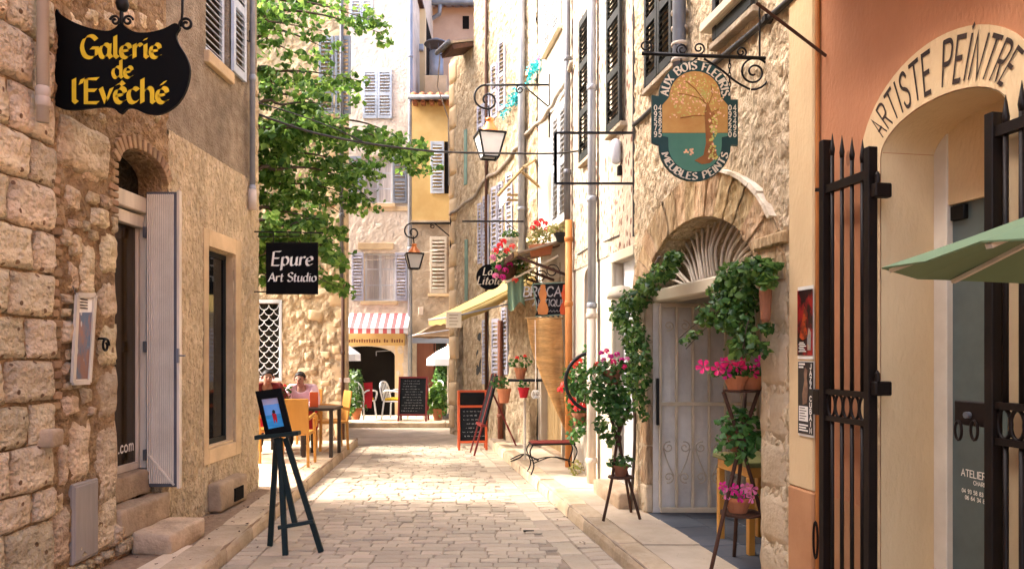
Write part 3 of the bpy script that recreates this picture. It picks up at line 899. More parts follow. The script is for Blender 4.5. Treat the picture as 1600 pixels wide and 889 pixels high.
# a few that can be recognised: the long lintel block, jamb stones, the slabs low down
a0 = LF.p(84, 215)[0]; a1 = LF.p(163, 230)[0]
placed.append(((a0 + a1) / 2, 3.02, a1 - a0, .36))
stone(L1, (a0 + a1) / 2, 3.04, a1 - a0, .34, -.01, .06, m_rub, .02, 'lintel_stone', n=8, jit=.03)
for (x0, x1, y0, y1) in ((152, 178, 362, 430), (150, 178, 434, 500), (150, 177, 505, 570), (148, 177, 576, 655), (146, 177, 660, 780), (144, 177, 784, 850), (100, 135, 660, 752), (86, 98, 690, 760),
                         (118, 142, 375, 470), (98, 120, 285, 335), (76, 92, 770, 800), (72, 104, 800, 880), (122, 150, 250, 290)):
    s0, z1 = LF.p(x0, y0); s1, z0 = LF.p(x1, y1)
    s1 = min(s1, D0 - .004)
    cx, cz, w, h = (s0 + s1) / 2, (z0 + z1) / 2, s1 - s0, z1 - z0
    placed.append((cx, cz, w, h))
    stone(L1, cx, cz, w, h, 0, .045, m_rub, .018, 'rubble_stone', n=6, jit=.05, ang=0)
placed.append((LF.p(125, 810)[0], .75, .26, .5))     # meter cover
placed.append((LF.p(130, 530)[0], 1.75, .16, .6))    # poster
cnt = 0
for k in range(3800):
    big_ = k < 900
    w = rnd.uniform(.13, .24) if big_ else rnd.uniform(.05, .12); h = rnd.uniform(.14, .32) if big_ else rnd.uniform(.05, .15)
    s = rnd.uniform(-.2 + w / 2, D0 - .03 - w / 2); z = rnd.uniform(.14 + h / 2, 2.84 - h / 2)
    if try_stone(s, z, w, h, rnd.uniform(.035, .065)): cnt += 1
    if cnt > 170: break
cnt = 0
for k in range(3000):               # above the doorway and lintel
    w = rnd.uniform(.08, .26); h = rnd.uniform(.07, .2)
    s = rnd.uniform(-.2 + w / 2, 1.22 - w / 2); z = rnd.uniform(3.26 + h / 2, 4.4 - h / 2)
    if D0 - .1 - w / 2 < s < D1 + .1 + w / 2 and z - h / 2 < 3.5: continue
    if try_stone(s, z, w, h, rnd.uniform(.02, .045)): cnt += 1
    if cnt > 60: break
z = 2.62                            # thin bricks of the near jamb
while z < 3.08:
    w = rnd.uniform(.085, .125)
    MB().box(D0 - w, D0 - .002, -.035, .06, z, z + .042, .006).build('brick', m_brick, L1)
    z += .056
# brick arch of the doorway
mid, hw = (D0 + D1) / 2, (D1 - D0) / 2
for k in range(15):
    a = math.pi * (k + .5) / 15
    p0 = Vector((mid - math.cos(a) * hw, 0, DZ1 + math.sin(a) * DR)); nrm = Vector((-math.cos(a) * .7, 0, math.sin(a) + .35)).normalized()
    b = MB(); b.bar(p0 + nrm * .004, p0 + nrm * rnd.uniform(.09, .12), .046, .1, up=(0, 1, 0), ch=.005)
    b.v = [(x, y - .0 if y < 0 else y + .3, z) for x, y, z in b.v]
    b.build('brick', m_brick, L1)
# door joinery inside the reveal
dr = MB().box(D0 + .002, D1 - .002, .13, .19, 2.68, 2.78, .006).box(D0 + .002, D1 - .002, .1, .2, 2.80, 2.93, .008).build('transom_beam', m_whitewood, L1)
MB().box(D0 + .002, D1 - .002, .2, .212, 2.93, DZ1 + DR).build('fanlight_pane', m_glass, L1)
door = MB().box(D0 + .06, D1 - .05, .2, .212, DZ0 + .06, 2.68).build('door_pane', m_glassb, L1)
lettering('.com', .09, .16, None, name='lettering', mat=m_whitel, parent=door, at=(D1 - .19, DZ0 + .16), y=.199)
MB().box(D0, D0 + .06, .18, .25, DZ0, 2.68, .004).box(D1 - .05, D1 - .003, .18, .25, DZ0, 2.68, .004).box(D0 + .06, D1 - .05, .18, .25, DZ0, DZ0 + .06, .004).build('door_frame', m_whitewood, L1)
for k, (yy, w) in enumerate(((.118, .035), (.055, .03), (.0, .04))):
    MB().box(D1 - w - .012 * k, D1 - .003, yy, yy + .055, DZ0, 2.9 - .02 * k, .006).build('frame_post', m_whitewood if k != 1 else m_lilac, L1)
# folded metal concertina shutter standing out from the far jamb
sh = MB()
sx = D1 - .06
sh.box(sx, sx + .028, -.165, .1, .53, 2.98, .003)
shutter_o = sh.build('folding_shutter', m_zincd, L1)  # dark panel colour stands in for shade in the gaps between ribs
for k in range(13):
    yy = .085 - k * .0175
    MB().box(sx - .014, sx + .002, yy - .0058, yy + .0058, .56, 2.96, .003).build('corrugation', m_lilac, shutter_o)
MB().box(sx - .014, sx + .03, -.185, -.16, .52, 2.99, .003).build('edge_post', m_whitewood, shutter_o)
MB().bar((sx - .02, -.175, 1.62), (sx - .02, -.235, 1.62), .018, .012).box(sx - .03, sx - .012, -.185, -.165, 1.56, 1.68).build('latch', m_zinc, shutter_o)
MB().bar((sx - .018, .07, .8), (sx - .018, -.14, .55), .014).build('brace', m_whitewood, shutter_o)
for zz in (2.6, 1.65, .75):
    MB().box(sx - .015, sx + .03, .1, .125, zz, zz + .09, .003).build('hinge', m_zincd, shutter_o)
# steps
def block(parent, name, x0, x1, y0, y1, z0, z1, mat, seed, rough=.012, ch=.03, lv=4):
    bm = bmesh.new()
    bmesh.ops.create_cube(bm, size=1)
    for v in bm.verts:
        v.co = Vector((x0 + (v.co.x + .5) * (x1 - x0), y0 + (v.co.y + .5) * (y1 - y0), z0 + (v.co.z + .5) * (z1 - z0)))
    bmesh.ops.bevel(bm, geom=bm.edges[:], offset=ch, segments=2, affect='EDGES', profile=.6)
    bmesh.ops.triangulate(bm, faces=bm.faces[:])
    bmesh.ops.subdivide_edges(bm, edges=[e for e in bm.edges if e.calc_length() > .12], cuts=lv - 1, use_grid_fill=True)
    for v in bm.verts:
        q = v.co * 7 + Vector((seed, seed * 2, 0))
        v.co += Vector((noise.noise(q), noise.noise(q + Vector((9, 0, 0))), noise.noise(q + Vector((0, 9, 0))))) * rough
    me = bpy.data.meshes.new(name); bm.to_mesh(me); bm.free()
    me.materials.append(mat); me.polygons.foreach_set('use_smooth', [True] * len(me.polygons))
    return link(name, me, parent)
block(L1, 'threshold_stone', D0 + .01, D1 - .02, .08, .3, .48, DZ0, m_step, 3, .01)
block(L1, 'step_stone', D0 - .05, D1 + .02, -.07, .12, .26, .475, m_step, 5, .018, .03)
block(L1, 'step_stone', D0 + .12, D1 + .0, -.37, -.05, .1, .275, m_step, 8, .018, .03)
for (s_, z_, w_, h_) in ((D0 + .06, .2, .16, .13), (D0 + .24, .2, .16, .12), (D0 - .05, .3, .12, .16), (D0 + .44, .19, .2, .13)):
    stone(L1, s_, z_, w_, h_, -.02, .05, m_rub, .02, 'rubble_stone', jit=.1, back=.2)
# shop window: sandstone surround, frame, pane, sill block with a drain hole
for (a, b, c, d) in ((W0 - .11, W0, WZ0 - .14, WZ1 + .16), (W1, W1 + .14, WZ0 - .14, WZ1 + .16), (W0, W1, WZ1, WZ1 + .16), (W0, W1, WZ0 - .14, WZ0)):
    MB().box(a + .001, b - .001, -.03, .05 if c != WZ0 - .14 or b != W1 else .2, c, d, .004).build('window_surround', m_dressed, L1)
MB().box(W0 + .001, W1 - .001, .07, .12, WZ0 + .021, WZ0 + .07).box(W0 + .001, W1 - .001, .07, .12, WZ1 - .06, WZ1 - .013).box(W0 + .001, W0 + .03, .07, .12, WZ0 + .07, WZ1 - .06).box(W1 - .04, W1 - .013, .07, .12, WZ0 + .07, WZ1 - .06).build('window_frame', m_blackshut, L1)
MB().box(W0 + .03, W1 - .04, .09, .1, WZ0 + .07, WZ1 - .06).build('pane', m_glass, L1)
MB().box(W1 - .012, W1 - .002, .0, .2, WZ0 + .001, WZ1 - .001).build('reveal_lining', m_dressed, L1)
MB().box(W0 + .002, W1 - .013, .0, .2, WZ1 - .012, WZ1 - .002).build('reveal_lining', m_dressed, L1)
MB().box(W0 + .001, W1 - .013, .0, .2, WZ0, WZ0 + .02).build('inner_sill', m_dressed, L1)
sb0, sb1 = LF.p(322, 745)[0], LF.p(366, 745)[0]
block(L1, 'sill_block', sb0, sb1, -.14, .0, .12, .39, m_step, 13, .008, .025)
MB().box(sb1 - .34, sb1 - .13, -.152, -.1, .16, .29).build('drain_hole', m_dark, L1)
# upper window, its shutters and sill
MB().box(U0 - .04, U1 + .02, -.05, .05, UZ0 - .12, UZ0 - .002, .008).build('window_sill', m_dressed, L1)
shutter(L1, U0 + .01, U1 - .01, UZ0, UZ1, .08, m_blueshut, .06, 1)
s2 = LF.p(379, 60)[0]
shutter(L1, U1 + .01, s2, UZ0 + .02, UZ1, -.012, m_blueshut, .06, 1)
MB().tube([(s2 + .01, -.03, 5.0), (s2 + .05, -.06, 5.0), (s2 + .05, -.06, 5.12)], .008, 6).build('shutter_hook', m_iron, L1)
# pipes
sp = LF.p(386, 100)[0]
drainpipe(L1, sp, LF.p(386, 300)[1], LTOP, .03, m_zinc, collars=(3.4, 4.6, 6))
MB().tube([(sp, -.06, 3.42), (sp, -.06, 3.2)], .045, 10).build('pipe_end', m_pipec, L1, True)
sp = LF.p(67, 100, .13)[0]
drainpipe(L1, sp, LF.p(68, 188, .16)[1], LTOP, .034, m_pipec, y=-.13, collars=(LF.p(68, 165, .16)[1], LF.p(68, 150, .16)[1], 5))
# small things on the wall
s0, z1 = LF.p(104, 757); s1, z0 = LF.p(144, 865)
mc = MB().box(s0, s1, -.045, .02, z0, z1, .008).build('meter_cover', m_meter, L1)
MB().box(s0 + .012, s1 - .012, -.052, -.04, z0 + .02, z1 - .02, .004).build('meter_door', m_meter, mc)
s0, z1 = LF.p(68, 672, .1); s1, z0 = LF.p(92, 696, .1)
block(L1, 'shelf_stone', s0 + .02, s1, -.14, .02, z0, z1, m_step, 17, .008, .02, 2)
s0, z0 = LF.p(150, 540)
MB().tube([(s0 + x * .8, -.07, z0 + z) for x, z in scroll(0, 0, .055, .02, 0, 1.2, 16)], .009, 6).bar((s0, -.07, z0 + .05), (s0, .0, z0 + .05), .015).build('wall_hook', m_iron, L1)
MB().bar((LF.p(400, 360)[0], -.02, 2.95), (LF.p(400, 360)[0], -.5, 2.95), .012).build('bracket_rod', m_iron, L1)
# corner stones of the far corner
z = .13; k = 0
while z < 4.6:
    h = rnd.uniform(.22, .36); w = .2 if k % 2 else .12
    stone(L1, 3.33 - w / 2 + .012, z + h / 2, w, h - .005, -.0, .022, m_stucco, .014, 'corner_stone', n=5, jit=.03, back=.03)
    z += h; k += 1

# framed poster hanging on the rubble wall
def quad_frame(name, fac, pts, out, label, cat, fmat, th=.03):
    t = empty(name, (fac.ox, fac.oy, 0), fac.a, label, cat)
    q = [fac.p(x, y, out) for x, y in pts]
    return t, q
t, q = quad_frame('framed_poster', LF, [(121, 461), (148, 461), (139, 597), (114, 598)], .08, 'slim pale wooden framed poster hung askew on the rubble wall', 'poster', None)
for i in range(4):
    a, b = q[i], q[(i + 1) % 4]
    MB().bar((a[0], -.08, a[1]), (b[0], -.08, b[1]), .03, .02, up=(0, 1, 0)).build('frame_bar', m_whitewood, t)
cx = sum(p[0] for p in q) / 4; cz = sum(p[1] for p in q) / 4
def lerp(u, v):
    a = [q[0][i] * (1 - u) + q[1][i] * u for i in (0, 1)]; b = [q[3][i] * (1 - u) + q[2][i] * u for i in (0, 1)]
    return a[0] * (1 - v) + b[0] * v, a[1] * (1 - v) + b[1] * v
def patch(u0, u1, v0, v1, y, mat, name):
    c = [lerp(u0, v0), lerp(u1, v0), lerp(u1, v1), lerp(u0, v1)]
    return MB().prism([(p[0], p[1]) for p in c], y, y + .004).build(name, mat, t)
patch(.0, 1, .0, 1, -.075, m_whitel, 'backing_sheet')
m_pblue = M('poster_blue_grey', (.12, .17, .24), (.3, .17, .13), 11, .25, 0, ramp=(.42, .55), stretch=(1, 1, .4), spots=((.5, .48, .45), 16, .2))
patch(.1, .9, .2, .96, -.081, m_pblue, 'picture_print')
mb = MB()
for r_ in range(4):
    mb.box(cx - .05, cx + .045, -.0805, -.078, lerp(.5, .05 + r_ * .033)[1] - .006, lerp(.5, .05 + r_ * .033)[1] + .002)
mb.build('caption_lines', m_ink, t)
mb = MB(); mb.bar((q[0][0], -.07, q[0][1]), (q[0][0] + .04, -.01, q[0][1] + .1), .004).build('hanging_wire', m_cable, t)

# gallery sign
SY = 4.78
def SP(x, y): v = P(x, y, SY); return v.x, v.z
gs = empty('gallery_sign', (0, SY, 0), 0, 'black scalloped iron sign with yellow letters hung from the near left house', 'sign')
out = [(80, 12), (94, 22), (112, 34), (140, 45), (168, 50), (180, 46), (190, 38), (201, 46), (214, 52), (235, 52), (258, 46), (274, 38), (282, 44), (276, 56), (280, 70), (290, 86), (297, 104), (297, 120), (292, 140), (281, 160), (264, 174), (246, 180), (228, 178), (212, 171), (200, 170), (190, 179), (180, 171), (168, 168), (148, 169), (124, 172), (104, 172), (88, 166), (80, 158)]
board = MB().prism([SP(*p) for p in smooth_path([(x, y, 0) for x, y in out], 3, True) for p in [(p.x, p.y)]], -.012, .012).build('sign_board', m_black, gs)
for txt, x, yb, h, sk in (('Galerie', 191, 92, .142, 0), ('de', 193, 123, .115, 0), ("l'Evêché", 189, 162, .155, 0)):
    a = SP(x, yb)
    lettering(txt, h, .17, 35, .1, name='lettering', mat=m_yel, parent=board, at=a, y=-.0125, skew=sk)
mb = MB()
def iron(pts, r=.01, n=6): mb.tube([(p[0], 0, p[1]) for p in pts], r, n)
c = SP(291, 39); iron(scroll(c[0], c[1], .045, .012, math.pi * 1.1, -1.4), .009)
for sg in (-1, 1):
    c = SP(190 + sg * 10, 33); iron(scroll(c[0], c[1], .034, .008, math.pi / 2 - sg * 1.4, sg * 1.3), .008)
iron([SP(283, 42), SP(285, 20), SP(286, -60)], .008)
iron([SP(190, 40), SP(190, 30), SP(190, 15), SP(190, -80)], .012)
mb.lathe([(.001, -.05), (.03, -.035), (.042, 0), (.036, .03), (.012, .055)], 10, (SP(191, 8)[0], 0, SP(191, 8)[1]))
iron([SP(76, -60), SP(300, -60)], .015, 8)
mb.build('sign_bracket', m_iron, gs, True)

# second gallery sign, hung from the corner of the same house
SY2 = 8.2
es = empty('studio_sign', (0, SY2, 0), 0, 'square black sign board with white italic letters hung at the left house corner', 'sign')
a = P(416, 379, SY2); b = P(497, 460, SY2)
board2 = MB().box(a.x, b.x, -.012, .012, b.z, a.z, .004).build('sign_board', m_black, es)
c = P(457, 415, SY2); lettering('Epure', .155, .14, 30, .1, name='lettering', mat=m_whitel, parent=board2, at=(c.x, c.z), y=-.0125, skew=.12)
c = P(457, 440, SY2); lettering('Art Studio', .098, .15, 30, .1, name='lettering', mat=m_whitel, parent=board2, at=(c.x, c.z), y=-.0125, skew=.12)
c0 = P(400, 362, SY2); c1 = P(505, 364, SY2); c2 = P(400, 458, SY2)
MB().bar((c0.x - .05, 0, c0.z), (c1.x, 0, c1.z), .014).bar((a.x + .08, 0, a.z), (a.x + .08, 0, c0.z), .008).bar((b.x - .08, 0, a.z), (b.x - .08, 0, c0.z), .008).build('sign_bracket', m_iron, es)
MB().bar((c2.x - .05, 0, c2.z + .015), (a.x, 0, c2.z + .015), .014).build('lower_rod', m_iron, es)

# ---------------------------------------------------------------- right row, near: salmon house of the painter's studio
RO = (RF.ox, RF.oy, 0)
R0 = empty('painter_studio', RO, RF.a, 'salmon and cream rendered studio house on the near right with arched glass door', 'building')
rx = lambda x, y=550, o=0.0: RF.p(x, y, o)[0]
E0 = rx(1240)                        # party line with the next house
G0, G1 = rx(1378, 400), rx(1578, 400)
GM, GW = (G0 + G1) / 2, (G1 - G0) / 2
GZ = 2.63; GR = .17
PL = RF.p(1262, 763)[1]              # top of the orange plinth
wall(R0, 'front_wall', m_pink, rx(1282), 14.0, PL, 7.2, [(G0, G1, PL, GZ, GR)], thick=.5)
wall(R0, 'plinth', m_orangeb, rx(1282), 14.0, 0, PL, [(G0, G1, .0, PL)], y=-.006, thick=.5)
MB().box(E0, rx(1279), -.035, .3, PL, 7.2, .01).build('corner_pilaster', m_creamr, R0)
MB().box(E0, rx(1279), -.04, .3, 0, PL - .002, .01).build('pilaster_plinth', m_orangeb, R0)
MB().tube([(rx(1281), -.014, .3), (rx(1281), -.014, 7.1)], .013, 8).build('cable_duct', m_pipeo, R0)
MB().box(rx(1282), 13.9, .9, 6, 0, 7.1).build('house_body', m_creamr, R0)
MB().box(E0, rx(1282), .3, 6, 0, 7.1).build('house_body', m_creamr, R0)
MB().box(rx(1284), 12, -.7, .05, 3.95, 4.1, .015).build('added_shade_slab', m_creamr, R0)  # unseen slab and brackets, added overhead to shade the top of the wall
for k_ in range(4): MB().box(rx(1284) + .25 + k_ * 1.2, rx(1284) + .37 + k_ * 1.2, -.55, .0, 3.72, 3.95, .02).build('added_slab_bracket', m_creamr, R0)
# painted arch band
ow = .545; o0 = GM - ow
orise = .44
n = 28; vs = []
band = MB()
for i in range(n + 1):
    a = math.pi * i / n
    inn = (GM - math.cos(a) * (GW + .002), GZ + math.sin(a) * (GR + .002)); ou = (GM - math.cos(a) * ow, GZ + math.sin(a) * orise)
    vs.append((inn, ou))
for i in range(n):
    (a, b), (c, d) = vs[i], vs[i + 1]
    band.add([(a[0], -.008, a[1]), (c[0], -.008, c[1]), (d[0], -.008, d[1]), (b[0], -.008, b[1]), (b[0], .01, b[1]), (d[0], .01, d[1])], [(0, 1, 2, 3), (3, 2, 5, 4)])
band.add([(o0, -.008, GZ), (G0 - .002, -.008, GZ), (G0 - .002, -.008, 0), (o0, -.008, 0), (o0, .01, GZ), (o0, .01, 0)], [(0, 1, 2, 3), (0, 3, 5, 4)])
band.add([(G1 + .002, -.008, GZ), (2 * GM - o0, -.008, GZ), (2 * GM - o0, -.008, 0), (G1 + .002, -.008, 0)], [(0, 1, 2, 3)])
bo = band.build('arch_band', m_creamr, R0, fix=False)
# the reveal is cream as well
rv = MB()
pts = hole_poly((G0 + .003, G1 - .003, .0, GZ, GR - .003), 24)
for k in range(len(pts) - 1):
    (a, za), (c, zc) = pts[k], pts[k + 1]
    rv.add([(a, -.007, za), (c, -.007, zc), (c, .36, zc), (a, .36, za)], [(3, 2, 1, 0)])
rv.build('arch_reveal', m_creamr, R0, fix=False)
def arcmap(r0x, r0z, tot):
    def f(u, v):
        a = math.pi / 2 + (-u) / 1.0
        rx_, rz_ = r0x + v, r0z + v
        return GM - math.cos(math.pi - a) * rx_ * -1 if False else GM + math.cos(a) * rx_, GZ + math.sin(a) * rz_
    return f
# letters follow the band: u is an angle measured from the crown
def band_text(txt, a_from, a_to, h, nib):
    tw = text_width(txt, .3)
    mbx = MB()
    def wp(u, v):
        t = (u / h) / tw
        a = a_from + (a_to - a_from) * t
        f = .15 + .7 * v / h
        ix, iz = math.cos(a) * GW, math.sin(a) * GR
        ex, ez = math.cos(a) * ow, math.sin(a) * orise
        return GM - (ix + (ex - ix) * f), GZ + iz + (ez - iz) * f
    lettering(txt, h, nib, None, .3, warp=wp, center=False, y=-.010, mb=mbx)
    mbx.build('lettering', m_ink, bo, fix=False)
band_text('ARTISTE PEÏNTRE', R(27), R(152), .2, .12)
# glass door at the back of the reveal
gd0, gd1 = G0 + .002, G1 - .002
MB().box(gd0, gd0 + .09, .29, .36, .1, GZ + GR, .004).box(gd1 - .09, gd1, .29, .36, .1, GZ + GR, .004).build('door_frame', m_lilac, R0)
MB().box(gd0 + .09, gd1 - .09, .3, .36, 2.38, GZ + GR).build('door_head', m_creamr, R0)
gp = MB().box(gd0 + .09, gd1 - .09, .325, .337, .12, 2.38).build('door_pane', m_glassg, R0)
MB().box(gd0 + .1, gd0 + .19, .3, .36, 2.3, 2.37, .004).build('door_closer', m_iron, R0)
MB().box(gd0 + .09, gd1 - .09, .85, .9, .1, GZ + GR).build('inner_wall', m_porch, R0)
MB().box(G0, G1, -.0, .9, -.02, .125).build('threshold_slab', m_pave, R0)
for txt, x, y, h in (('ATELIER', 1502, 742, .032), ('CHARPENTIER PEINTRE', 1521, 757, .019), ('04 93 58 83 01', 1503, 768, .019), ('06 64 34 84 73', 1508, 779, .019)):
    s_, z_ = RF.p(x, y, -.324)
    lettering(txt, h, .15, None, .2, name='lettering', mat=m_whitel, parent=gp, at=(s_, z_), y=.3245, center=False)

# wrought iron gate leaves
def gate_leaf(name, s0, s1, z0, ztl, ztr, y, label, hinge_right, skip_post=False, nbars=4):
    t = empty(name, RO, RF.a, label, 'gate', 'pair of spiked iron gate leaves')
    pw = .043
    MB().box(s0, s0 + pw, y - .03, y + .02, z0, ztl, .003).build('post', m_gate, t)
    MB().box(s1 - pw, s1, y - .03, y + .02, z0, ztr, .003).build('post', m_gate, t)
    ztb = 2.53
    zm1, zm0 = RF.p(1325, 614, .1)[1], RF.p(1325, 657, .1)[1]
    MB().box(s0 + pw, s1 - pw, y - .02, y + .015, ztb - .022, ztb + .022).build('rail', m_gate, t)
    MB().box(s0 + pw, s1 - pw, y - .02, y + .015, zm1 - .014, zm1 + .014).build('rail', m_gate, t)
    MB().box(s0 + pw, s1 - pw, y - .02, y + .015, zm0 - .014, zm0 + .014).build('rail', m_gate, t)
    MB().box(s0 + pw, s1 - pw, y - .02, y + .015, z0 + .06, z0 + .1).build('rail', m_gate, t)
    for k in range(nbars):
        s_ = s0 + pw + (s1 - s0 - 2 * pw) * (k + .5) / nbars; ztop = ztl + (ztr - ztl) * (k + .5) / nbars - .02
        b = MB().tube([(s_, y - .004, z0 + .02), (s_, y - .004, zm0)], .011, 6).tube([(s_, y - .004, zm1), (s_, y - .004, ztop - .06)], .011, 6)
        b.tube([(s_, y - .004, ztop - .06), (s_, y - .004, ztop - .03), (s_, y - .004, ztop + .06)], [.011, .015, .001], 6)
        b.build('bar', m_gate, t, True)
    k = max(3, nbars + 1)
    for i in range(k):
        s_ = s0 + pw + (s1 - s0 - 2 * pw) * (i + .5) / k
        rr = (zm1 - zm0) / 2 - .012
        pts = [(s_ + .55 * rr * math.cos(a), y - .004, (zm0 + zm1) / 2 + rr * math.sin(a)) for a in [2 * math.pi * j / 16 for j in range(16)]]
        MB().tube(pts, .008, 6, closed=True).build('ring', m_gate, t, True)
    return t
gy = -.1
ga = gate_leaf('gate_leaf', rx(1287, 550, .1), rx(1366, 550, .1), .2, 2.80, 2.66, gy, 'spiked dark iron gate leaf folded back against the salmon wall', True)
for yp in (297, 607):
    s_, z_ = RF.p(1372, yp, .1)
    MB().box(s_ - .03, s_ + .012, gy - .02, gy + .07, z_ - .035, z_ + .035, .006).lathe([(.012, 0), (.012, .04), (.003, .055)], 8, (s_ + .002, gy - .005, z_ + .035)).build('hinge', m_gate, ga)
s_, z_ = RF.p(1284, 628, .1)
MB().box(s_ - .04, s_ + .02, gy - .03, gy + .02, z_ - .07, z_ + .07, .004).build('lock_box', m_gate, ga)
MB().bar((rx(1276, 290, .1), gy, RF.p(1276, 297, .1)[1]), (rx(1292, 290, .1), gy, RF.p(1290, 296, .1)[1]), .02).build('stay', m_gate, ga)
s_, z_ = RF.p(1287, 845, .1)
MB().tube([(s_ - .03 + .02 * math.cos(a), gy - .03, z_ + .1 * math.sin(a)) for a in [i * math.pi / 8 for i in range(16)]], .007, 6, closed=True).build('bolt_ring', m_gate, ga)
gb = gate_leaf('gate_leaf', rx(1547, 550, .05), rx(1547, 550, .05) + .46, .15, 2.61, 2.76, -.05, 'spiked dark iron gate leaf with ring lock at the right edge of the glass door', False, nbars=5)
s0_, z1_ = RF.p(1497, 625, .05); s1_, z0_ = RF.p(1546, 668, .05)
lk = MB().box(s0_, s1_, -.07, -.03, z0_, z1_, .004).build('lock_box', m_gate, gb)
for xx in (1507, 1532):
    c = RF.p(xx, 672, .05)
    MB().tube([(c[0] + .018 * math.cos(a), -.08, c[1] + .04 * math.sin(a)) for a in [i * math.pi / 8 for i in range(16)]], .006, 6, closed=True).build('pull_ring', m_gate, lk)
MB().lathe([(.014, 0), (.014, .02)], 8, (0, 0, 0)).build('stud', m_zincd, lk, loc=(RF.p(1522, 648, .05)[0], -.072, RF.p(1522, 648, .05)[1]), rot=(R(90), 0, 0))

# posters on the pilaster
def poster(x0, x1, y0, y1, label):
    t = empty('wall_poster', RO, RF.a, label, 'poster')
    (a, zt), (b, zb) = RF.p(x0, y0, .04), RF.p(x1, y1, .04)
    MB().box(a, b, -.042, -.037, zb, zt).build('paper_sheet', m_whitel, t)
    return t, a, b, zb, zt
m_p1 = M('poster_dark_red', (.25, .008, .01), (.015, .005, .006), 11, .35, 0, ramp=(.45, .55), stretch=(1, 1, .6))
m_p1b = M('poster_flame', (.4, .05, .01), (.12, .02, .01), 22, .35, 0, ramp=(.45, .55))
m_p1c = M('poster_blue', (.05, .12, .25), (.4, .3, .15), 14, .35, 0)
m_p2 = M('poster_black', (.012, .012, .014), (.02, .02, .022), 5, .35, 0)
m_p2b = M('poster_figure', (.3, .17, .1), (.12, .07, .05), 14, .35, 0)
t, a, b, zb, zt = poster(1247, 1271, 449, 561, 'dark red concert poster on the cream pilaster, the upper of two')
w, h = b - a, zt - zb
MB().box(a + .002, b - .002, -.046, -.043, zb + h * .05, zt - h * .05).build('print', m_p1, t)
MB().prism([(a + w * x, zb + h * y) for x, y in ((.15, .3), (.35, .5), (.5, .72), (.72, .62), (.6, .45), (.7, .3), (.4, .26))], -.0485, -.0465).build('print', m_p1b, t)
MB().prism([(a + w * x, zb + h * y) for x, y in ((.7, .12), (.9, .12), (.92, .36), (.78, .42), (.68, .28))], -.0485, -.0465).build('print', m_p1c, t)
mb = MB()
for k in range(6): mb.box(a + w * (.14 + .05 * (k % 2)), a + w * (.62 - .08 * (k % 3)), -.0496, -.0488, zb + h * (.1 + .024 * k), zb + h * (.112 + .024 * k))
mb.build('text_lines', m_whitel, t)
t, a, b, zb, zt = poster(1248, 1272, 564, 684, 'black jazz concert poster on the cream pilaster, the lower of two')
w, h = b - a, zt - zb
MB().box(a + .002, b - .002, -.046, -.043, zb + h * .03, zt - h * .01).build('print', m_p2, t)
MB().prism([(a + w * x, zb + h * y) for x, y in ((.35, .42), (.62, .45), (.7, .62), (.6, .78), (.66, .88), (.5, .92), (.42, .84), (.46, .74), (.32, .56))], -.0485, -.0465).build('print', m_p2b, t)
MB().box(a + w * .1, a + w * .68, -.0485, -.0465, zb + h * .2, zb + h * .4).build('print', m_whitel, t)
for k, ch in enumerate('JAZZ CUBAIN'):
    if ch != ' ': lettering(ch, .028, .2, None, .2, name='lettering', mat=m_whitel, parent=t, at=(a + w * .87, zt - h * .1 - k * .037), y=-.049)
mb = MB()
for k in range(5): mb.box(a + w * .15, a + w * (.5 + .1 * (k % 2)), -.0496, -.0488, zb + h * (.23 + .035 * k), zb + h * (.24 + .035 * k))
mb.build('text_lines', m_ink, t)
mb = MB()
for k in range(3): mb.box(a + w * .12, a + w * (.7 - .12 * (k % 2)), -.0496, -.0488, zb + h * (.07 + .035 * k), zb + h * (.09 + .035 * k))
for k in range(2): mb.box(a + w * .1, a + w * (.5 - .1 * k), -.0496, -.0488, zt - h * (.05 + .04 * k), zt - h * (.028 + .04 * k))
mb.build('text_lines', m_whitel, t)

# green parasol reaching into the picture
pc = Vector((1.49, 1.63, 0))
t = empty('parasol', pc, 0, 'sage green cloth parasol at the right edge before the studio gate', 'parasol')
n = 8; rr = .6; zt_, zr = 2.09, 1.868
a_t = math.atan2(P(1377, 420, 1.9).y - pc.y, P(1377, 420, 1.9).x - pc.x)
can = MB(); K = 6
for k in range(n):
    a0, a1 = a_t + 2 * math.pi * k / n, a_t + 2 * math.pi * (k + 1) / n
    for i in range(K):
        r0, r1 = rr * i / K, rr * (i + 1) / K
        def pt(r, a, side):
            sag = .012 * math.sin(math.pi * r / rr)
            return (r * math.cos(a), r * math.sin(a), zt_ - (zt_ - zr) * (r / rr) ** 1.05 - sag)
        am = (a0 + a1) / 2; cm = math.cos((a1 - a0) / 2)
        p = [pt(r0, a0, 0), pt(r1, a0, 0), (r1 * cm * math.cos(am), r1 * cm * math.sin(am), pt(r1, am, 0)[2] - .012 * (r1 / rr)), pt(r1, a1, 0), pt(r0, a1, 0), (r0 * cm * math.cos(am), r0 * cm * math.sin(am), pt(r0, am, 0)[2] - .012 * (r0 / rr))]
        can.add(p, [(0, 1, 2, 5), (5, 2, 3, 4)])
co = can.build('canopy', m_parasol, t, fix=False)
sm = co.modifiers.new('thick', 'SOLIDIFY'); sm.thickness = .004
MB().tube([(0, 0, .02), (0, 0, zt_ + .05)], .02, 10).build('pole', m_whitewood, t, True)
MB().lathe([(.2, 0), (.22, .03), (.2, .07), (.05, .09), (.03, .2)], 16, (0, 0, PZ - .03)).build('base', m_zincd, t)
for k in range(n):
    a = a_t + 2 * math.pi * k / n
    MB().bar((.02 * math.cos(a), .02 * math.sin(a), zt_ - .03), (rr * .97 * math.cos(a), rr * .97 * math.sin(a), zr - .01), .014, .01).build('rib', m_whitewood, t)

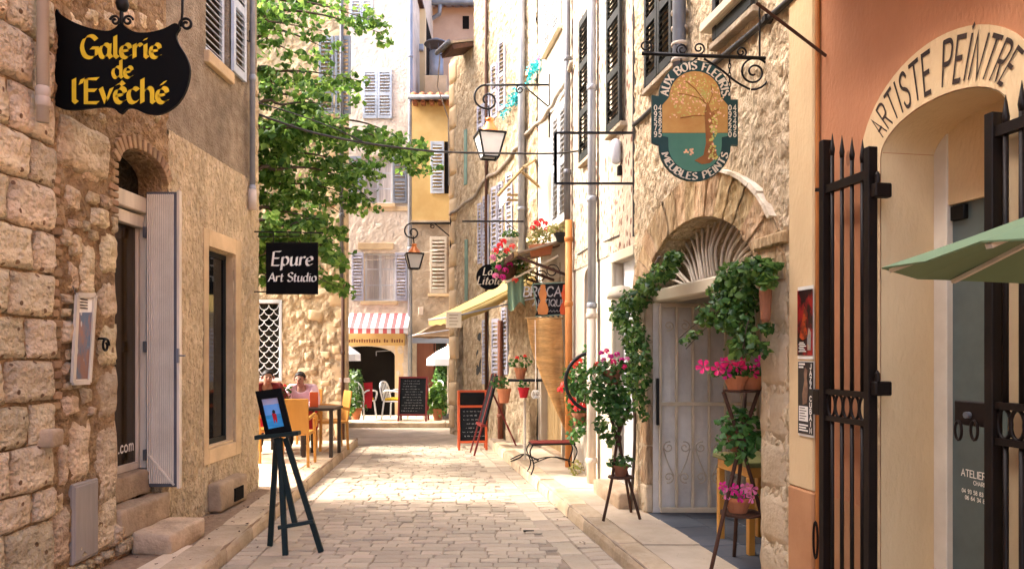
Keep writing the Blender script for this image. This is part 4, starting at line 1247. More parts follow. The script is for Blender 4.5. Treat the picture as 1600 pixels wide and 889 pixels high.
# ---------------------------------------------------------------- right row, middle: stone house with the arched porch
R1 = empty('porch_house', RO, RF.a, 'rough pale stone house with wide arched porch and black shutters', 'building')
S1a, S1b = rx(893), E0
AP0, AP1 = rx(1012), rx(1190)        # porch opening
APZ, APR = 2.1, .62
ND0, ND1 = rx(960), rx(992)          # white side door
NI0, NI1 = rx(913), rx(927)          # narrow niche
SPL = rx(994)
wall(R1, 'porch_wall', m_wallR, SPL, S1b - .002, 0, 7.6, [(AP0, AP1, 0, APZ, APR)], thick=.28, disp=(.035, 11, .026, 5.6))
wall(R1, 'flecked_wall', m_fleck, S1a, SPL, 2.72, 7.6, y=-.004, thick=.3, disp=(.014, 12, .03, 7))
wall(R1, 'lower_wall', m_r2, S1a, SPL, 0, 2.72, [(ND0, ND1, .28, 2.62), (NI0, NI1, .95, 2.55, .14)], thick=.3)
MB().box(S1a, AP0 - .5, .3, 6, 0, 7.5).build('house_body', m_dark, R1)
MB().box(AP0 - .5, S1b, 1.3, 6, 0, 7.5).build('house_body', m_porch, R1)
# porch: far side wall, near side wall, floor, ceiling, back door
MB().box(AP0 - .5, AP0 - .012, .28, 1.3, 0, 4).build('porch_side_wall', m_porch, R1)
MB().box(AP1 + .012, S1b, .28, 1.3, 0, 4).build('porch_side_wall', m_porch, R1)
MB().box(AP0 - .012, AP1 + .012, .28, 1.3, 2.75, 4).build('porch_ceiling', m_porch, R1)
MB().box(AP0 + .5, AP1 - .3, 1.22, 1.298, .125, 2.3, .01).build('porch_door', m_greyshut, R1)
fl = MB().box(AP0, AP1, .0, 1.3, .02, .108).build('porch_floor', m_joint, R1)
for i in range(7):
    for j in range(4):
        a = AP0 + (AP1 - AP0) * i / 7; b = AP0 + (AP1 - AP0) * (i + 1) / 7
        MB().box(a + .003, b - .003, .005 + j * .32, .319 + j * .32, .1, .124 + rnd.uniform(-.002, .002), .003).build('slate_tile', m_slatefloor, fl)
# voussoirs
mid, hw = (AP0 + AP1) / 2, (AP1 - AP0) / 2
nv = 19
for k in range(nv):
    a0, a1 = math.pi * k / nv, math.pi * (k + 1) / nv
    th = .345
    def ap(a, e): return (mid - math.cos(a) * (hw + e), APZ + math.sin(a) * (APR + e * (1.0)))
    g_ = .004
    q = [ap(a0 + g_, .0), ap(a1 - g_, .0), ap(a1 - g_, th), ap(a0 + g_, th)]
    d_ = rnd.uniform(.03, .05)
    vous = MB(); nn = 6
    for jj in range(nn + 1):
        for ii in range(4):
            uu, vv = ii / 3, jj / nn
            px_ = (q[0][0] * (1 - uu) + q[1][0] * uu) * (1 - vv) + (q[3][0] * (1 - uu) + q[2][0] * uu) * vv; pz_ = (q[0][1] * (1 - uu) + q[1][1] * uu) * (1 - vv) + (q[3][1] * (1 - uu) + q[2][1] * uu) * vv
            vous.v.append((px_, -d_ - .02 * noise.noise(Vector((px_ * 14, 2, pz_ * 7))), pz_))
    vous.f += [(j * 4 + i, j * 4 + i + 1, j * 4 + i + 5, j * 4 + i + 4) for j in range(nn) for i in range(3)]
    vous.add([(p_[0], y_, p_[1]) for y_ in (-d_ + .0, .2) for p_ in q], [(0, 1, 5, 4), (1, 2, 6, 5), (2, 3, 7, 6), (3, 0, 4, 7)])
    c = Vector((sum(p[0] for p in q) / 4, 0, sum(p[1] for p in q) / 4))
    vous.build('voussoir', m_vous, R1)
# paler hood stones over the near half of the arch
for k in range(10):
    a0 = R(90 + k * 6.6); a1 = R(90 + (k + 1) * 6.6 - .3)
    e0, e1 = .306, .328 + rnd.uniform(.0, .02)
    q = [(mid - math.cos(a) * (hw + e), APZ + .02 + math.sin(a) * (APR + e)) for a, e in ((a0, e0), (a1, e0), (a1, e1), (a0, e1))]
    MB().prism(q, -.06 - rnd.uniform(0, .012), .05).build('hood_stone', m_palestone, R1)
# pier stones at the near side of the porch
z = .12; k = 0
while z < 2.25:
    h = rnd.uniform(.3, .48)
    if z + h > 2.2: h = 2.3 - z
    stone(R1, (AP1 + S1b) / 2 - .01, z + h / 2, S1b - AP1 - .03, h - .006, 0, .03, m_kerb, .01, 'pier_stone', n=5, jit=.01)
    MB().box(AP1 - .012, AP1 + .03, -.0, .27, z + .005, z + h - .006, .008).build('pier_stone', m_kerb, R1)
    z += h
MB().box(AP1 - .02, S1b - .01, -.06, .2, 2.32, 2.4, .012).build('pier_capital', m_vous, R1)
z = .12
while z < 2.1:                       # jamb stones, far side
    h = rnd.uniform(.25, .42)
    MB().box(AP0 - rnd.uniform(.14, .22), AP0 + .012, -.02, .05, z + .004, z + h - .004, .012).build('jamb_stone', m_kerb if rnd.random() < .6 else m_vous, R1)
    z += h
MB().box(AP0 - .01, AP0 + .006, .052, .29, 0, 2.12).build('jamb_plaster', m_porch, R1)
# lintel slab and fan of dry sticks in the lunette
MB().box(AP0 + .012, AP1 - .012, .05, .26, 2.12, 2.24, .015).build('lintel', m_cream, R1)
for k in range(26):
    t_ = (k + .5) / 26
    s_b = AP0 + .12 + (AP1 - AP0 - .24) * t_
    a = math.pi * t_
    top = (mid - math.cos(a) * (hw - .03) * .96, APZ + math.sin(a) * (APR - .03))
    s_b2 = mid + (s_b - mid) * .72
    m_ = (s_b2 + (top[0] - s_b2) * .35 + rnd.uniform(-.02, .02), 2.24 + (top[1] - 2.24) * .55)
    if top[1] < 2.3: continue
    MB().tube(smooth_path([(s_b2, .14, 2.235), (m_[0], .12 + rnd.uniform(-.03, .03), m_[1]), (top[0], .15, top[1])], 4), .012, 6).build('fan_stick', m_stick, R1, True)
MB().box(AP0, AP1, .25, .279, 2.24, 2.74).build('lunette_back', m_stgrey, R1)
# white side door with a rounded lamp hood, step below
MB().box(ND0 - .07, ND1 + .03, -.03, .02, 2.62, 2.72, .006).box(ND0 - .07, ND0, -.03, .02, .28, 2.62, .006).build('door_surround', m_cream, R1)
dd = MB().box(ND0, ND1, .1, .16, .28, 2.62).build('side_door', m_whiteshut, R1)
for zz0, zz1 in ((.4, 1.3), (1.4, 2.5)):
    MB().box(ND0 + .1, ND1 - .1, .085, .105, zz0, zz1, .008).build('door_panel', m_whiteshut, dd)
MB().lathe([(.001, .14), (.09, .12), (.14, .05), (.15, 0), (.001, 0)], 14, ((ND0 + ND1) / 2 + .08, -.06, 2.2)).build('lamp_hood', m_cream, R1, True)
block(R1, 'door_step', ND0 - .08, ND1 + .15, -.22, .05, .1, .27, m_step, 23, .012, .03)
MB().box(NI0, NI1, .26, .3, .95, 2.7).build('niche_back', m_greyr, R1)
# black louvred shutters, closed over their windows, with sills
for (x0, x1, yb) in ((913, 929, 248), (957, 979, 200), (1018, 1062, 118), (1128, 1190, 38)):
    a, b = rx(x0, 100), rx(x1, 100)
    zb = RF.p((x0 + x1) / 2, yb)[1]
    shutter(R1, a, b, zb, zb + 1.75, -.045, m_blackshut, .052, 2 if b - a > .6 else 1, rails=2)
    MB().box(a - .04, b + .04, -.085, 0, zb - .06, zb - .01, .006).build('window_sill', m_greyr, R1)
    for zz in (zb + .2, zb + .9, zb + 1.55):
        MB().box(a - .05, a + .03, -.06, -.0, zz, zz + .05, .004).build('hinge', m_iron, R1)
# pipes, lamp box, conduits
zc = RF.p(935, 482)[1]
drainpipe(R1, rx(935), zc, 7.5, .05, m_zinc, collars=(zc, 3.4, 4.7, 6.0))
drainpipe(R1, rx(935), .13, zc, .055, m_pipec, collars=(.35, zc - .12))
sp = rx(1077)
mb = MB(); mb.tube([(sp + .03, -.1, 7.5), (sp + .03, -.1, 4.4), (sp, -.09, 4.1), (sp, -.08, RF.p(1077, 112)[1])], .055, 12)
pp = mb.build('drainpipe', m_zincd, R1, True)
for k in range(5):
    MB().lathe([(.056, 0), (.07, .012), (.07, .03), (.056, .042)], 12, (sp, -.085, RF.p(1077, 100)[1] + k * .13)).build('collar', m_pipec, pp, True)
drainpipe(R1, rx(897.5), .14, RF.p(897, 345)[1], .048, m_pipeo, collars=(1.0, 2.25, 3.1))
drainpipe(R1, rx(895), RF.p(897, 345)[1], 7.5, .045, m_zincd, collars=(4, 5.5))
s_, z_ = RF.p(972, 236)
MB().lathe([(.03, -.14), (.05, -.12), (.055, 0), (.05, .1), (.02, .12)], 10, (s_, -.07, z_)).build('outside_lamp', m_whiteshut, R1, True)
MB().box(s_ - .03, s_ + .03, -.05, 0, z_ - .26, z_ - .16, .006).build('junction_box', m_iron, R1)
MB().tube([(rx(993), -.02, 2.8), (rx(993), -.02, 7.5)], .012, 6).build('conduit', m_cable, R1)
MB().tube([(rx(905), -.02, RF.p(905, 398)[1]), (rx(930), -.02, RF.p(930, 385)[1] + .02)], .008, 5).tube([(rx(946), -.02, RF.p(946, 378)[1]), (rx(970), -.02, RF.p(970, 368)[1])], .008, 5).build('conduit', m_cable, R1)
MB().box(rx(1118), rx(1185), -.13, -.02, RF.p(1150, -4, .13)[1], RF.p(1150, -22, .13)[1], .01).build('awning_box', m_cream, R1)
a = RF.w(rx(1190), .03, RF.p(1190, 8)[1]); b = RF.w(rx(1291), .02, RF.p(1291, 88)[1])

# bundled cable across the upper wall
cb = empty('wall_cable', (0, 0, 0), 0, 'thick bundled black cable climbing the stone wall behind the oval sign', 'cable')
pts = [RF.w(RF.p(x, y, .04)[0], .04, RF.p(x, y, .04)[1]) for x, y in ((990, 196), (1003, 185), (1030, 160), (1070, 134), (1110, 104), (1150, 72), (1200, 30), (1236, -2), (1262, -30))]
MB().tube(smooth_path(pts, 4), .022, 7).build('cable_bundle', m_cable, cb, True)
for k in (2, 4, 6):
    MB().box(-.03, .03, -.03, .03, -.02, .02).build('cable_clip', m_iron, cb, loc=pts[k])
st = empty('iron_stay', (0, 0, 0), 0, 'thin iron stay bar running down to the salmon wall', 'stay bar')
MB().tube([RF.w(rx(1182, 5, .4), .4, RF.p(1182, 5, .4)[1]), RF.w(rx(1291, 88, .0), .0, RF.p(1291, 88)[1])], .009, 6).build('bar', m_rustic, st)
MB().tube([RF.w(rx(1187, 5, .3), .3, RF.p(1187, 5, .3)[1]), RF.w(rx(1187, 90, .3), .3, RF.p(1187, 88, .3)[1])], .006, 6).build('rod', m_iron, st)

# ---------------------------------------------------------------- right row: pale plaster house with the junk shop
R2 = empty('junk_shop_house', RO, RF.a, 'pale plaster house with white louvred shutters above the junk shop', 'building')
S2a, S2b = sR(12.0), S1a - .002
SH0, SH1, SHZ = sR(11.75), sR(9.98), 2.72
wall(R2, 'front_wall', m_r2, S2a, S2b, 0, 8.4, [(SH0, SH1, .16, SHZ)], thick=.3)
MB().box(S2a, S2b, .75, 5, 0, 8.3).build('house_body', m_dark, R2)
MB().box(SH0, SH1, .3, .75, 2.73, 2.8).box(SH0 - .1, SH0, .3, .75, 0, 2.8).box(SH1, SH1 + .1, .3, .75, 0, 2.8).build('shop_lining', m_shopwood, R2)
MB().box(SH0, SH1, .0, .75, .0, .165).build('shop_floor', m_step, R2)
for k in range(7):                   # wooden shop front with arched panels, dark doorway at the near end
    a = SH0 + .01 + k * .17
    pb = MB().box(a, a + .16, .1, .14, .165, 2.7, .006).build('shop_panel', m_shopwood, R2)
    if k % 2 == 0:
        MB().prism(hole_poly((a + .03, a + .13, 1.3, 2.2, .08)), .085, .1).build('panel_opening', m_iron, pb)
MB().box(SH1 - .56, SH1 - .5, .02, .12, .165, 2.7, .006).build('door_post', m_cream, R2)
MB().box(SH1 - .34, SH1 - .02, .16, .2, .165, 2.3, .006).build('shop_door', m_blackshut, R2)
for (x0, x1, y0, y1) in ((866, 889, 186, 347), (853, 878, -60, 62)):
    a, z1 = RF.p(x0, y0); b, z0 = RF.p(x1, y1)
    z0 = RF.p((x0 + x1) / 2, y1)[1]
    shutter(R2, a, b, z0, z0 + 1.65, -.01, m_whiteshut, .075, 2, single=True, rails=1)
    MB().box(a - .05, b + .05, -.08, 0, z0 - .07, z0 - .01, .008).build('window_sill', m_cream, R2)
# orange-boarded canopy over the shop
cn = empty('shop_canopy', RO, RF.a, 'sagging wooden board canopy with flower pots over the junk shop', 'canopy')
zc = 3.06
for k in range(9):
    a = sR(11.7) + k * .19
    mb = MB(); mb.bar((a, -.0, zc + .12 + .02 * math.sin(k)), (a, -.72 - .05 * math.sin(k * 2.1), zc - .06 - .03 * (k % 2)), .18, .025)
    mb.build('roof_board', m_rustic if k % 3 == 0 else m_greyr, cn)
MB().bar((sR(11.8), -.74, zc - .1), (sR(9.95), -.74, zc - .1), .05, .06).build('front_beam', m_shopwood, cn)
for k in (0, 1, 2):
    a = sR(11.6) + k * .75
    MB().bar((a, -.0, zc - .35), (a, -.7, zc - .11), .035).build('strut', m_rustic, cn)
    MB().tube([(a + .0, -.2 + x, zc - .3 + z) for x, z in scroll(0, 0, .1, .03, 0, 1.4, 20)], .008, 6).build('scroll', m_iron, cn)
MB().box(sR(11.8), sR(9.95), -.78, -.77, zc - .16, zc - .08).build('fascia_board', m_rustic, cn)
# hanging board: junk shop sign with pieces of a broken orange violin
t = empty('shop_board', (0, 0, 0), 0, 'black hanging board with hand chalked white letters above the bamboo blind', 'sign')
SYb = 9.9
def BP(x, y, o=0): v = P(x, y, SYb); return v.x, v.z
board3 = MB().prism([BP(832, 444), BP(890, 441), BP(890, 491), BP(836, 494), BP(839, 486)], -.012, .012).build('sign_board', m_slate, t, loc=(0, SYb, 0))
for i, (p, q) in enumerate(((BP(832, 444), BP(890, 441)), (BP(839, 486), BP(832, 444)), (BP(836, 494), BP(890, 491)))):
    MB().bar((p[0], -.012, p[1]), (q[0], -.012, q[1]), .014, .02, up=(0, 1, 0)).build('edge_strip', m_greenstrip, board3)
for txt, x, y, h in (('BROCANTE', 864, 463, .125), ('ANTIQUITES', 866, 478, .085)):
    lettering(txt, h, .15, None, .18, name='lettering', mat=m_chalk, parent=board3, at=BP(x, y), y=-.0135, skew=.1)
mb = MB()
for k in range(7): a = BP(853 + k * 5, 487); mb.tube([(a[0], -.014, a[1]), (a[0] + .02, -.014, a[1] + .02), (a[0] + .035, -.014, a[1] - .005)], .004, 4)
mb.build('scribble', m_chalk, board3)
MB().bar((BP(875, 441)[0], 0, BP(875, 441)[1]), (BP(875, 410)[0], 0, BP(875, 410)[1]), .008).bar((BP(842, 444)[0], 0, BP(842, 444)[1]), (BP(845, 415)[0], 0, BP(845, 415)[1]), .008).build('hanger', m_iron, t, loc=(0, SYb, 0))
for (xc, col, lab) in ((848, m_pipeo, 'orange wooden figure hung on the left end of the chalked board'), (883, m_orangeframe, 'red orange wooden figure hung on the right end of the chalked board')):
    c = BP(xc, 468)
    prof = [(.0, .2), (.03, .19), (.035, .12), (.055, .08), (.045, .02), (.03, -.02), (.06, -.08), (.075, -.14), (.06, -.2), (.0, -.21)]
    poly = [(c[0] + p[0], c[1] + p[1]) for p in prof] + [(c[0] - p[0], c[1] + p[1]) for p in prof[::-1][1:-1]]
    o = MB().prism(poly, -.06, -.03).build('wooden_figure', col, None, loc=(0, SYb, 0))
    tag(o, lab, 'ornament')
# bamboo blind, twisted so that it tapers downwards
vs = []; fs = []
bl = [(497, 823, 877, 9.72, 9.85), (540, 829, 880, 9.72, 9.85), (590, 846, 882, 9.75, 9.82), (640, 868, 884, 9.76, 9.8), (668, 881, 889, 9.77, 9.79), (681, 888, 893, 9.77, 9.79)]
rows = smooth_path([Vector((a, b, c)) for a, b, c, d, e in bl], 5)
N_ = 8
for r_, (y_, x0, x1) in enumerate(rows):
    for i in range(N_ + 1):
        u = i / N_
        v = P(x0 + (x1 - x0) * u, y_, 9.74 + .1 * u + .018 * math.sin(u * 9 + r_ * .2))
        vs.append(tuple(v))
for r_ in range(len(rows) - 1):
    for i in range(N_):
        a = r_ * (N_ + 1) + i
        fs.append((a, a + 1, a + N_ + 2, a + N_ + 1))
t = empty('bamboo_blind', P(855, 497, 9.75), 0, 'long twisted honey bamboo blind hanging in the shop doorway', 'blind')
o = MB().add([tuple(Vector(v) - t.location) for v in vs], fs).build('woven_sheet', m_bamboo, t, True, fix=False)
o.modifiers.new('thick', 'SOLIDIFY').thickness = .006
mb = MB()
for k in range(0, len(rows) - 1, 1):
    for q in (0, .5):
        y_, x0, x1 = rows[k].lerp(rows[k + 1], q)
        mb.bar(P(x0, y_, 9.735) - t.location, P(x1, y_, 9.835) - t.location, .007)
mb.build('cross_canes', m_bamboo, t, kind='stuff')
MB().tube([P(820, 497, 9.75) - t.location, P(880, 497, 9.86) - t.location], .014, 8).build('head_rail', m_shopwood, t)
MB().tube(smooth_path([P(836, 500, 9.7) - t.location, P(837, 580, 9.69) - t.location, P(836, 610, 9.69) - t.location]), .004, 5).build('pull_cord', m_whitel, t)
mb = MB()
for k in range(3):
    c = P(834 + k * 3, 616, 9.69) - t.location
    mb.tube([(c.x + .025 * math.cos(a), c.y + .01 * k, c.z + .05 * math.sin(a)) for a in [i * .6 for i in range(11)]], .008, 5)
mb.build('cord_bundle', m_whitel, t, True)
# pale post with shelf and pots before the shop
t = empty('plant_shelf_stand', P(820, 716, 10.35), 0, 'slim pale post with dark shelf for pots before the shop', 'stand')
zb = t.location.z; t.location.z = PZ
MB().tube([(0, 0, .02), (0, 0, 1.12)], .018, 8).build('post', m_whitewood, t)
MB().box(-.24, .3, -.13, .13, 1.12, 1.15, .005).build('shelf', m_blackshut, t)
MB().tube(smooth_path([(-.2, -.1, .01), (-.08, -.05, .05), (0, 0, .1), (.08, .05, .05), (.2, .1, .01)], 4), .01, 6).tube(smooth_path([(-.2, .1, .01), (0, 0, .1), (.2, -.1, .01)], 4), .01, 6).build('foot', m_iron, t)
tp = t.location
potted('potted_geranium', (tp.x - .06, tp.y, PZ + 1.15), .09, .16, 'small terracotta geranium pot on the dark shelf of the post', blobs=[((0, 0, .24), (.15, .12, .1), 90)], size=.05, seed=5, flowers=[(-.05, -.1, .3, .03, fl_red, 'ball'), (.06, -.1, .32, .03, fl_red, 'ball')])
potted('hanging_pot', (tp.x - .29, tp.y - .05, PZ + .82), .1, .2, 'tilted terracotta pot of grassy leaves hung left of the post', blobs=[((-.05, 0, .28), (.14, .12, .1), 110)], size=.045, seed=6)
potted('hanging_pot', (tp.x - .02, tp.y - .18, PZ + .9), .08, .14, 'small red and orange painted pot hung below the dark shelf', potmat=m_red, blobs=[((0, 0, .18), (.09, .08, .06), 40)], size=.04, seed=9)

# metal stool table with curved legs
tb = P(862, 726, 9.35); tb.z = PZ
t = empty('garden_bench', tb, R(8), 'low red slatted garden bench with curved black iron legs', 'bench')
for k in range(5):
    MB().box(-.27, .27, -.13 + k * .054, -.084 + k * .054, .385, .4, .004).build('seat_slat', m_redwood, t)
MB().box(-.28, .28, -.14, .15, .365, .384, .004).build('seat_frame', m_iron, t)
for sx_ in (-1, 1):
    for sy_ in (-1, 1):
        MB().tube(smooth_path([(sx_ * .26, sy_ * .12, .37), (sx_ * .3, sy_ * .13, .28), (sx_ * .25, sy_ * .12, .12), (sx_ * .29, sy_ * .14, 0)], 5), .009, 6).build('leg', m_iron, t, True)
MB().tube(smooth_path([(-.26, -.12, .14), (0, 0, .2), (.26, .12, .14)], 5), .007, 6).tube(smooth_path([(-.26, .12, .14), (0, 0, .2), (.26, -.12, .14)], 5), .007, 6).build('stretcher', m_iron, t, True)

# pots on the canopy
def cpot(x, y, Yd): v = P(x, y, Yd); return v
v = cpot(843, 402, 10.3)
t = empty('flower_trough', v, 0, 'terracotta trough of scarlet geraniums on the canopy', 'potted plant')
MB().prism([(-.12, 0), (.16, .04), (.19, .2), (-.15, .16)], -.08, .08).build('trough', m_terra, t)
leaf_cloud('foliage', [((0, 0, .26), (.18, .1, .12), 160), ((-.02, 0, .36), (.1, .08, .1), 70)], .045, lf_dry, t, 3)
for i, (a, b) in enumerate(((-.06, .47), (.02, .5), (.08, .46), (-.1, .4), (.1, .38), (-.02, .44))): flower(t, (a, -.05, b), .045, fl_red, 'ball')
v = cpot(877, 378, 10.05)
potted('potted_plant', v, .1, .12, 'black plastic pot of yellowing leaves on the canopy beside the wall', potmat=m_blackshut, leaf=lf_dry, blobs=[((-.05, 0, .17), (.2, .1, .08), 120)], size=.045, seed=12)
v = cpot(797, 394, 10.9)
potted('potted_plant', v, .13, .2, 'pale grey pot with purple green tuft at the far end of the canopy', potmat=m_whitewood, blobs=[((0, 0, .26), (.14, .1, .07), 90)], size=.05, leaf=lf_ivy, seed=14)
v = P(792, 416, 10.7)
t = empty('hanging_basket', v, 0, 'hanging basket of trailing foliage with hot pink and red geraniums beside the canopy', 'potted plant')
MB().lathe([(.05, -.2), (.13, -.12), (.16, 0), (.14, 0), (.001, -.05)], 12).build('basket', m_rustic, t)
leaf_cloud('foliage', [((0, 0, .06), (.22, .16, .2), 230), ((.2, .05, .0), (.14, .1, .22), 130)], .05, lf_pot, t, 8)
leaf_cloud('trailing_foliage', [((.26, .0, -.02), (.14, .1, .2), 140)], .045, lf_dry, t, 9)
for (a, b, m_) in ((-.1, .27, fl_red), (-.16, .2, fl_red), (-.05, .33, fl_red), (.08, .26, fl_coral), (.0, .2, fl_red), (-.12, -.04, fl_mag), (-.02, -.08, fl_mag), (.04, .0, fl_mag), (-.06, -.18, fl_mag), (.12, -.22, fl_coral), (-.16, -.16, fl_soft), (-.2, .1, fl_soft)):
    flower(t, (a, -.16, b), .055, m_, 'ball')
# small oval sign, half hidden by the flowers
SYl = 11.0
t = empty('restaurant_sign', (0, SYl, 0), 0, 'dark oval wooden sign with cream script half behind hanging flowers', 'sign')
c = P(765, 433, SYl)
bo3 = MB().prism([(c.x + .2 * math.cos(a), c.z + .19 * math.sin(a)) for a in [2 * math.pi * i / 28 for i in range(28)]], -.015, .015).build('sign_board', m_black, t)
lettering('La', .11, .15, 30, .15, name='lettering', mat=m_cream, parent=bo3, at=(c.x - .03, c.z + .03), y=-.0165, skew=.2)
lettering('Litote', .12, .15, 30, .12, name='lettering', mat=m_cream, parent=bo3, at=(c.x - .005, c.z - .11), y=-.0165, skew=.25)
a0, a1 = P(722, 346, SYl), P(818, 346, SYl)
MB().bar((a0.x, 0, a0.z), (a1.x, 0, a1.z), .022).bar((P(790, 346, SYl).x, 0, a0.z), (P(812, 366, SYl).x, 0, P(812, 366, SYl).z), .01).tube([(c.x, 0, c.z + .19), (c.x, 0, a0.z)], .006, 5).build('sign_bracket', m_iron, t)
# pale green cloth hung over the awning pole
t = empty('hanging_cloth', P(805, 437, 10.6), 0, 'pale green cloth hung over a pole beneath the canopy', 'cloth')
vs = []; fs = []
for j in range(9):
    for i in range(13):
        u, v_ = i / 12, j / 8
        vs.append((-.12 + .24 * u + .02 * v_, .05 * math.sin(u * 14) * (v_ + .2), -.42 * v_ * (1 + .12 * math.sin(u * 7)) + .07 * u))
for j in range(8):
    for i in range(12): a = j * 13 + i; fs.append((a, a + 1, a + 14, a + 13))
MB().add(vs, fs).build('cloth_sheet', m_greencloth, t, True, fix=False)
MB().tube([P(790, 442, 10.62) - t.location, P(872, 400, 10.1) - t.location], .016, 8).build('pole', m_whitewood, t)

# ---------------------------------------------------------------- far right: turned rubble house and its lower end
O3 = (RF3.ox, RF3.oy, 0)
R3 = empty('turned_rubble_house', O3, RF3.a, 'tall yellow rubble house with lavender shutters where the street turns', 'building')
LEN3 = (A3 - B3).length
cut = RF3.p(742, 300)[0]
dA = RF3.p(716, 600)[0]
wall(R3, 'front_wall', m_r3, cut, LEN3, 0, 10, [], thick=.3, disp=(.04, 7, .045, 9))
MB().box(cut, LEN3 + .3, .3, 5, 0, 9.9).build('house_body', m_dark, R3)
f3 = RF3.p
def shut3(x0, x1, y0, y1, mat, leaves=1, out=.0, fr=False):
    a, b = f3(x0, 300)[0], f3(x1, 300)[0]
    z1 = f3((x0 + x1) / 2, y0)[1]; z0 = f3((x0 + x1) / 2, y1)[1]
    shutter(R3, a, b, z0, z1, -.01 - out, mat, .07, leaves, single=False)
for a in ((748, 757, 165, 228, m_lavshut), (758, 767, 148, 220, m_lavshut), (770, 779, 100, 185, m_lavshut), (781, 792, 62, 172, m_lavshut),
          (749, 755, 318, 412, m_lavshut), (757, 766, 306, 420, m_lavshut), (770, 779, 292, 392, m_lavshut), (781, 788, 285, 392, m_lavshut), (793, 803, 270, 388, m_lavshut),
          (756, 764, 500, 600, m_lavshut), (771, 782, 498, 596, m_lavshut), (786, 796, 480, 585, m_lavshut)):
    shut3(*a)
for (x0, x1, y0, y1, mm) in ((812, 822, -20, 125, m_lilac), (826, 834, -30, 110, m_lilac), (803, 812, 260, 380, m_lilac), (829, 838, 235, 370, m_shopwood)):
    a, b = f3(x0, 200)[0], f3(x1, 200)[0]
    z1 = f3((x0 + x1) / 2, y0)[1]; z0 = f3((x0 + x1) / 2, y1)[1]
    MB().box(a, b, -.012, .02, z0, z1, .004).build('blind_panel', mm, R3)
    MB().box(a - .05, b + .05, -.06, .0, z0 - .08, z0 - .005, .006).build('window_sill', m_dressed, R3)
s_ = f3(822, 200)[0]; drainpipe(R3, s_, 2.9, 11, .06, m_zinc, collars=(4, 6, 8))
s_ = f3(764, 200)[0]; drainpipe(R3, s_, .2, 11, .028, m_rustic, collars=(3, 5))
s_ = f3(788, 600)[0]; drainpipe(R3, s_, .13, 2.2, .05, m_brownpanel, collars=(.5,))
a, b = f3(843, 220)[0], f3(852, 220)[0]
a, z1 = f3(832, 205); b, z0 = f3(840, 230)
MB().box(a, min(b, LEN3), -.006, .02, z0, z1).build('red_patch', m_redw, R3)
R4 = empty('corner_house', O3, RF3.a, 'lower stone corner house with wooden eaves at the end of the right row', 'building')
ETOP = 7.55; ES = f3(686, 120, .5)[0]
wall(R4, 'front_wall', m_r3, 0, cut - .002, 0, ETOP, [(f3(713, 600)[0], f3(724, 600)[0], .1, 2.0, .25)], thick=.3)
MB().box(.02, cut - .004, .32, 5, 0, ETOP - .02).build('house_body', m_dark, R4)
MB().box(0, .3, .3, 5, 0, ETOP - .01).build('end_wall', m_r3, R4)
for k in range(16):                  # quoins at the free corner
    h = .46
    w = .34 if k % 2 else .24
    stone(R4, w / 2 - .02, .13 + h * k + h / 2, w, h - .012, -.0, .03, m_dressed, .012, 'quoin', n=4, jit=.02)
for (x0, x1, y0, y1) in ((726, 730, 204, 290), (727, 731, 375, 470)):
    a, b = f3(x0, 250)[0], f3(x1, 250)[0]
    MB().box(a, b, -.02, .02, f3(x0, y1)[1], f3(x0, y0)[1], .004).build('shutter', m_greenstrip, R4)
a, b = f3(745, 550)[0], f3(752, 550)[0]
MB().box(a, b, -.015, .02, f3(748, 600)[1], f3(748, 520)[1], .004).build('narrow_window', m_blackshut, R3)
for k in range(8):
    a = ES + .05 + k * (cut - ES - .05) / 7.5
    MB().bar((a, .1, ETOP - .03), (a, -.46, ETOP - .22), .06, .08).build('rafter', m_rustic, R4)
mb = MB(); mb.bar((-.4, 3, ETOP + 1.5), (-.4, -.7, ETOP - .16), .01)
rf = MB().add([(ES, -.5, ETOP - .16), (cut, -.5, ETOP - .16), (cut, 3, ETOP + .9), (ES, 3, ETOP + .9), (ES, -.5, ETOP - .12), (cut, -.5, ETOP - .12), (cut, 3, ETOP + .95), (ES, 3, ETOP + .95)],
              [(0, 1, 2, 3), (4, 5, 6, 7), (0, 1, 5, 4), (1, 2, 6, 5), (2, 3, 7, 6), (3, 0, 4, 7)]).build('roof', m_greyr, R4)
MB().tube([(ES - .03, -.54, ETOP - .16), (cut, -.54, ETOP - .14)], .045, 10).build('gutter', m_zincd, rf, True)
MB().tube([(ES + .05, -.5, ETOP - .2), (.06, -.3, ETOP - .6), (.04, -.05, ETOP - 1.2), (.05, -.04, 5.0)], .012, 6).build('cable', m_cablel, R4)
# bundled cable along the far houses
cb = empty('facade_cable', (0, 0, 0), 0, 'twisted pale cable bundle climbing across the far right facades', 'cable')
pts = []
for x, y in ((703, 336), (716, 326), (740, 308), (757, 282), (764, 276), (785, 262), (800, 240), (812, 225), (825, 206), (842, 192)):
    a, z_ = f3(x, y, .05); pts.append(RF3.w(a, .05, z_))
for x, y in ((858, 172), (868, 155), (886, 122), (893, 95)):
    a, z_ = RF.p(x, y, .06); pts.append(RF.w(a, .06, z_))
pp = smooth_path(pts, 4)
MB().tube([p + Vector((0, 0, .018 * math.sin(i * 1.3))) for i, p in enumerate(pp)], .03, 7).build('cable_bundle', m_cablel, cb, True)
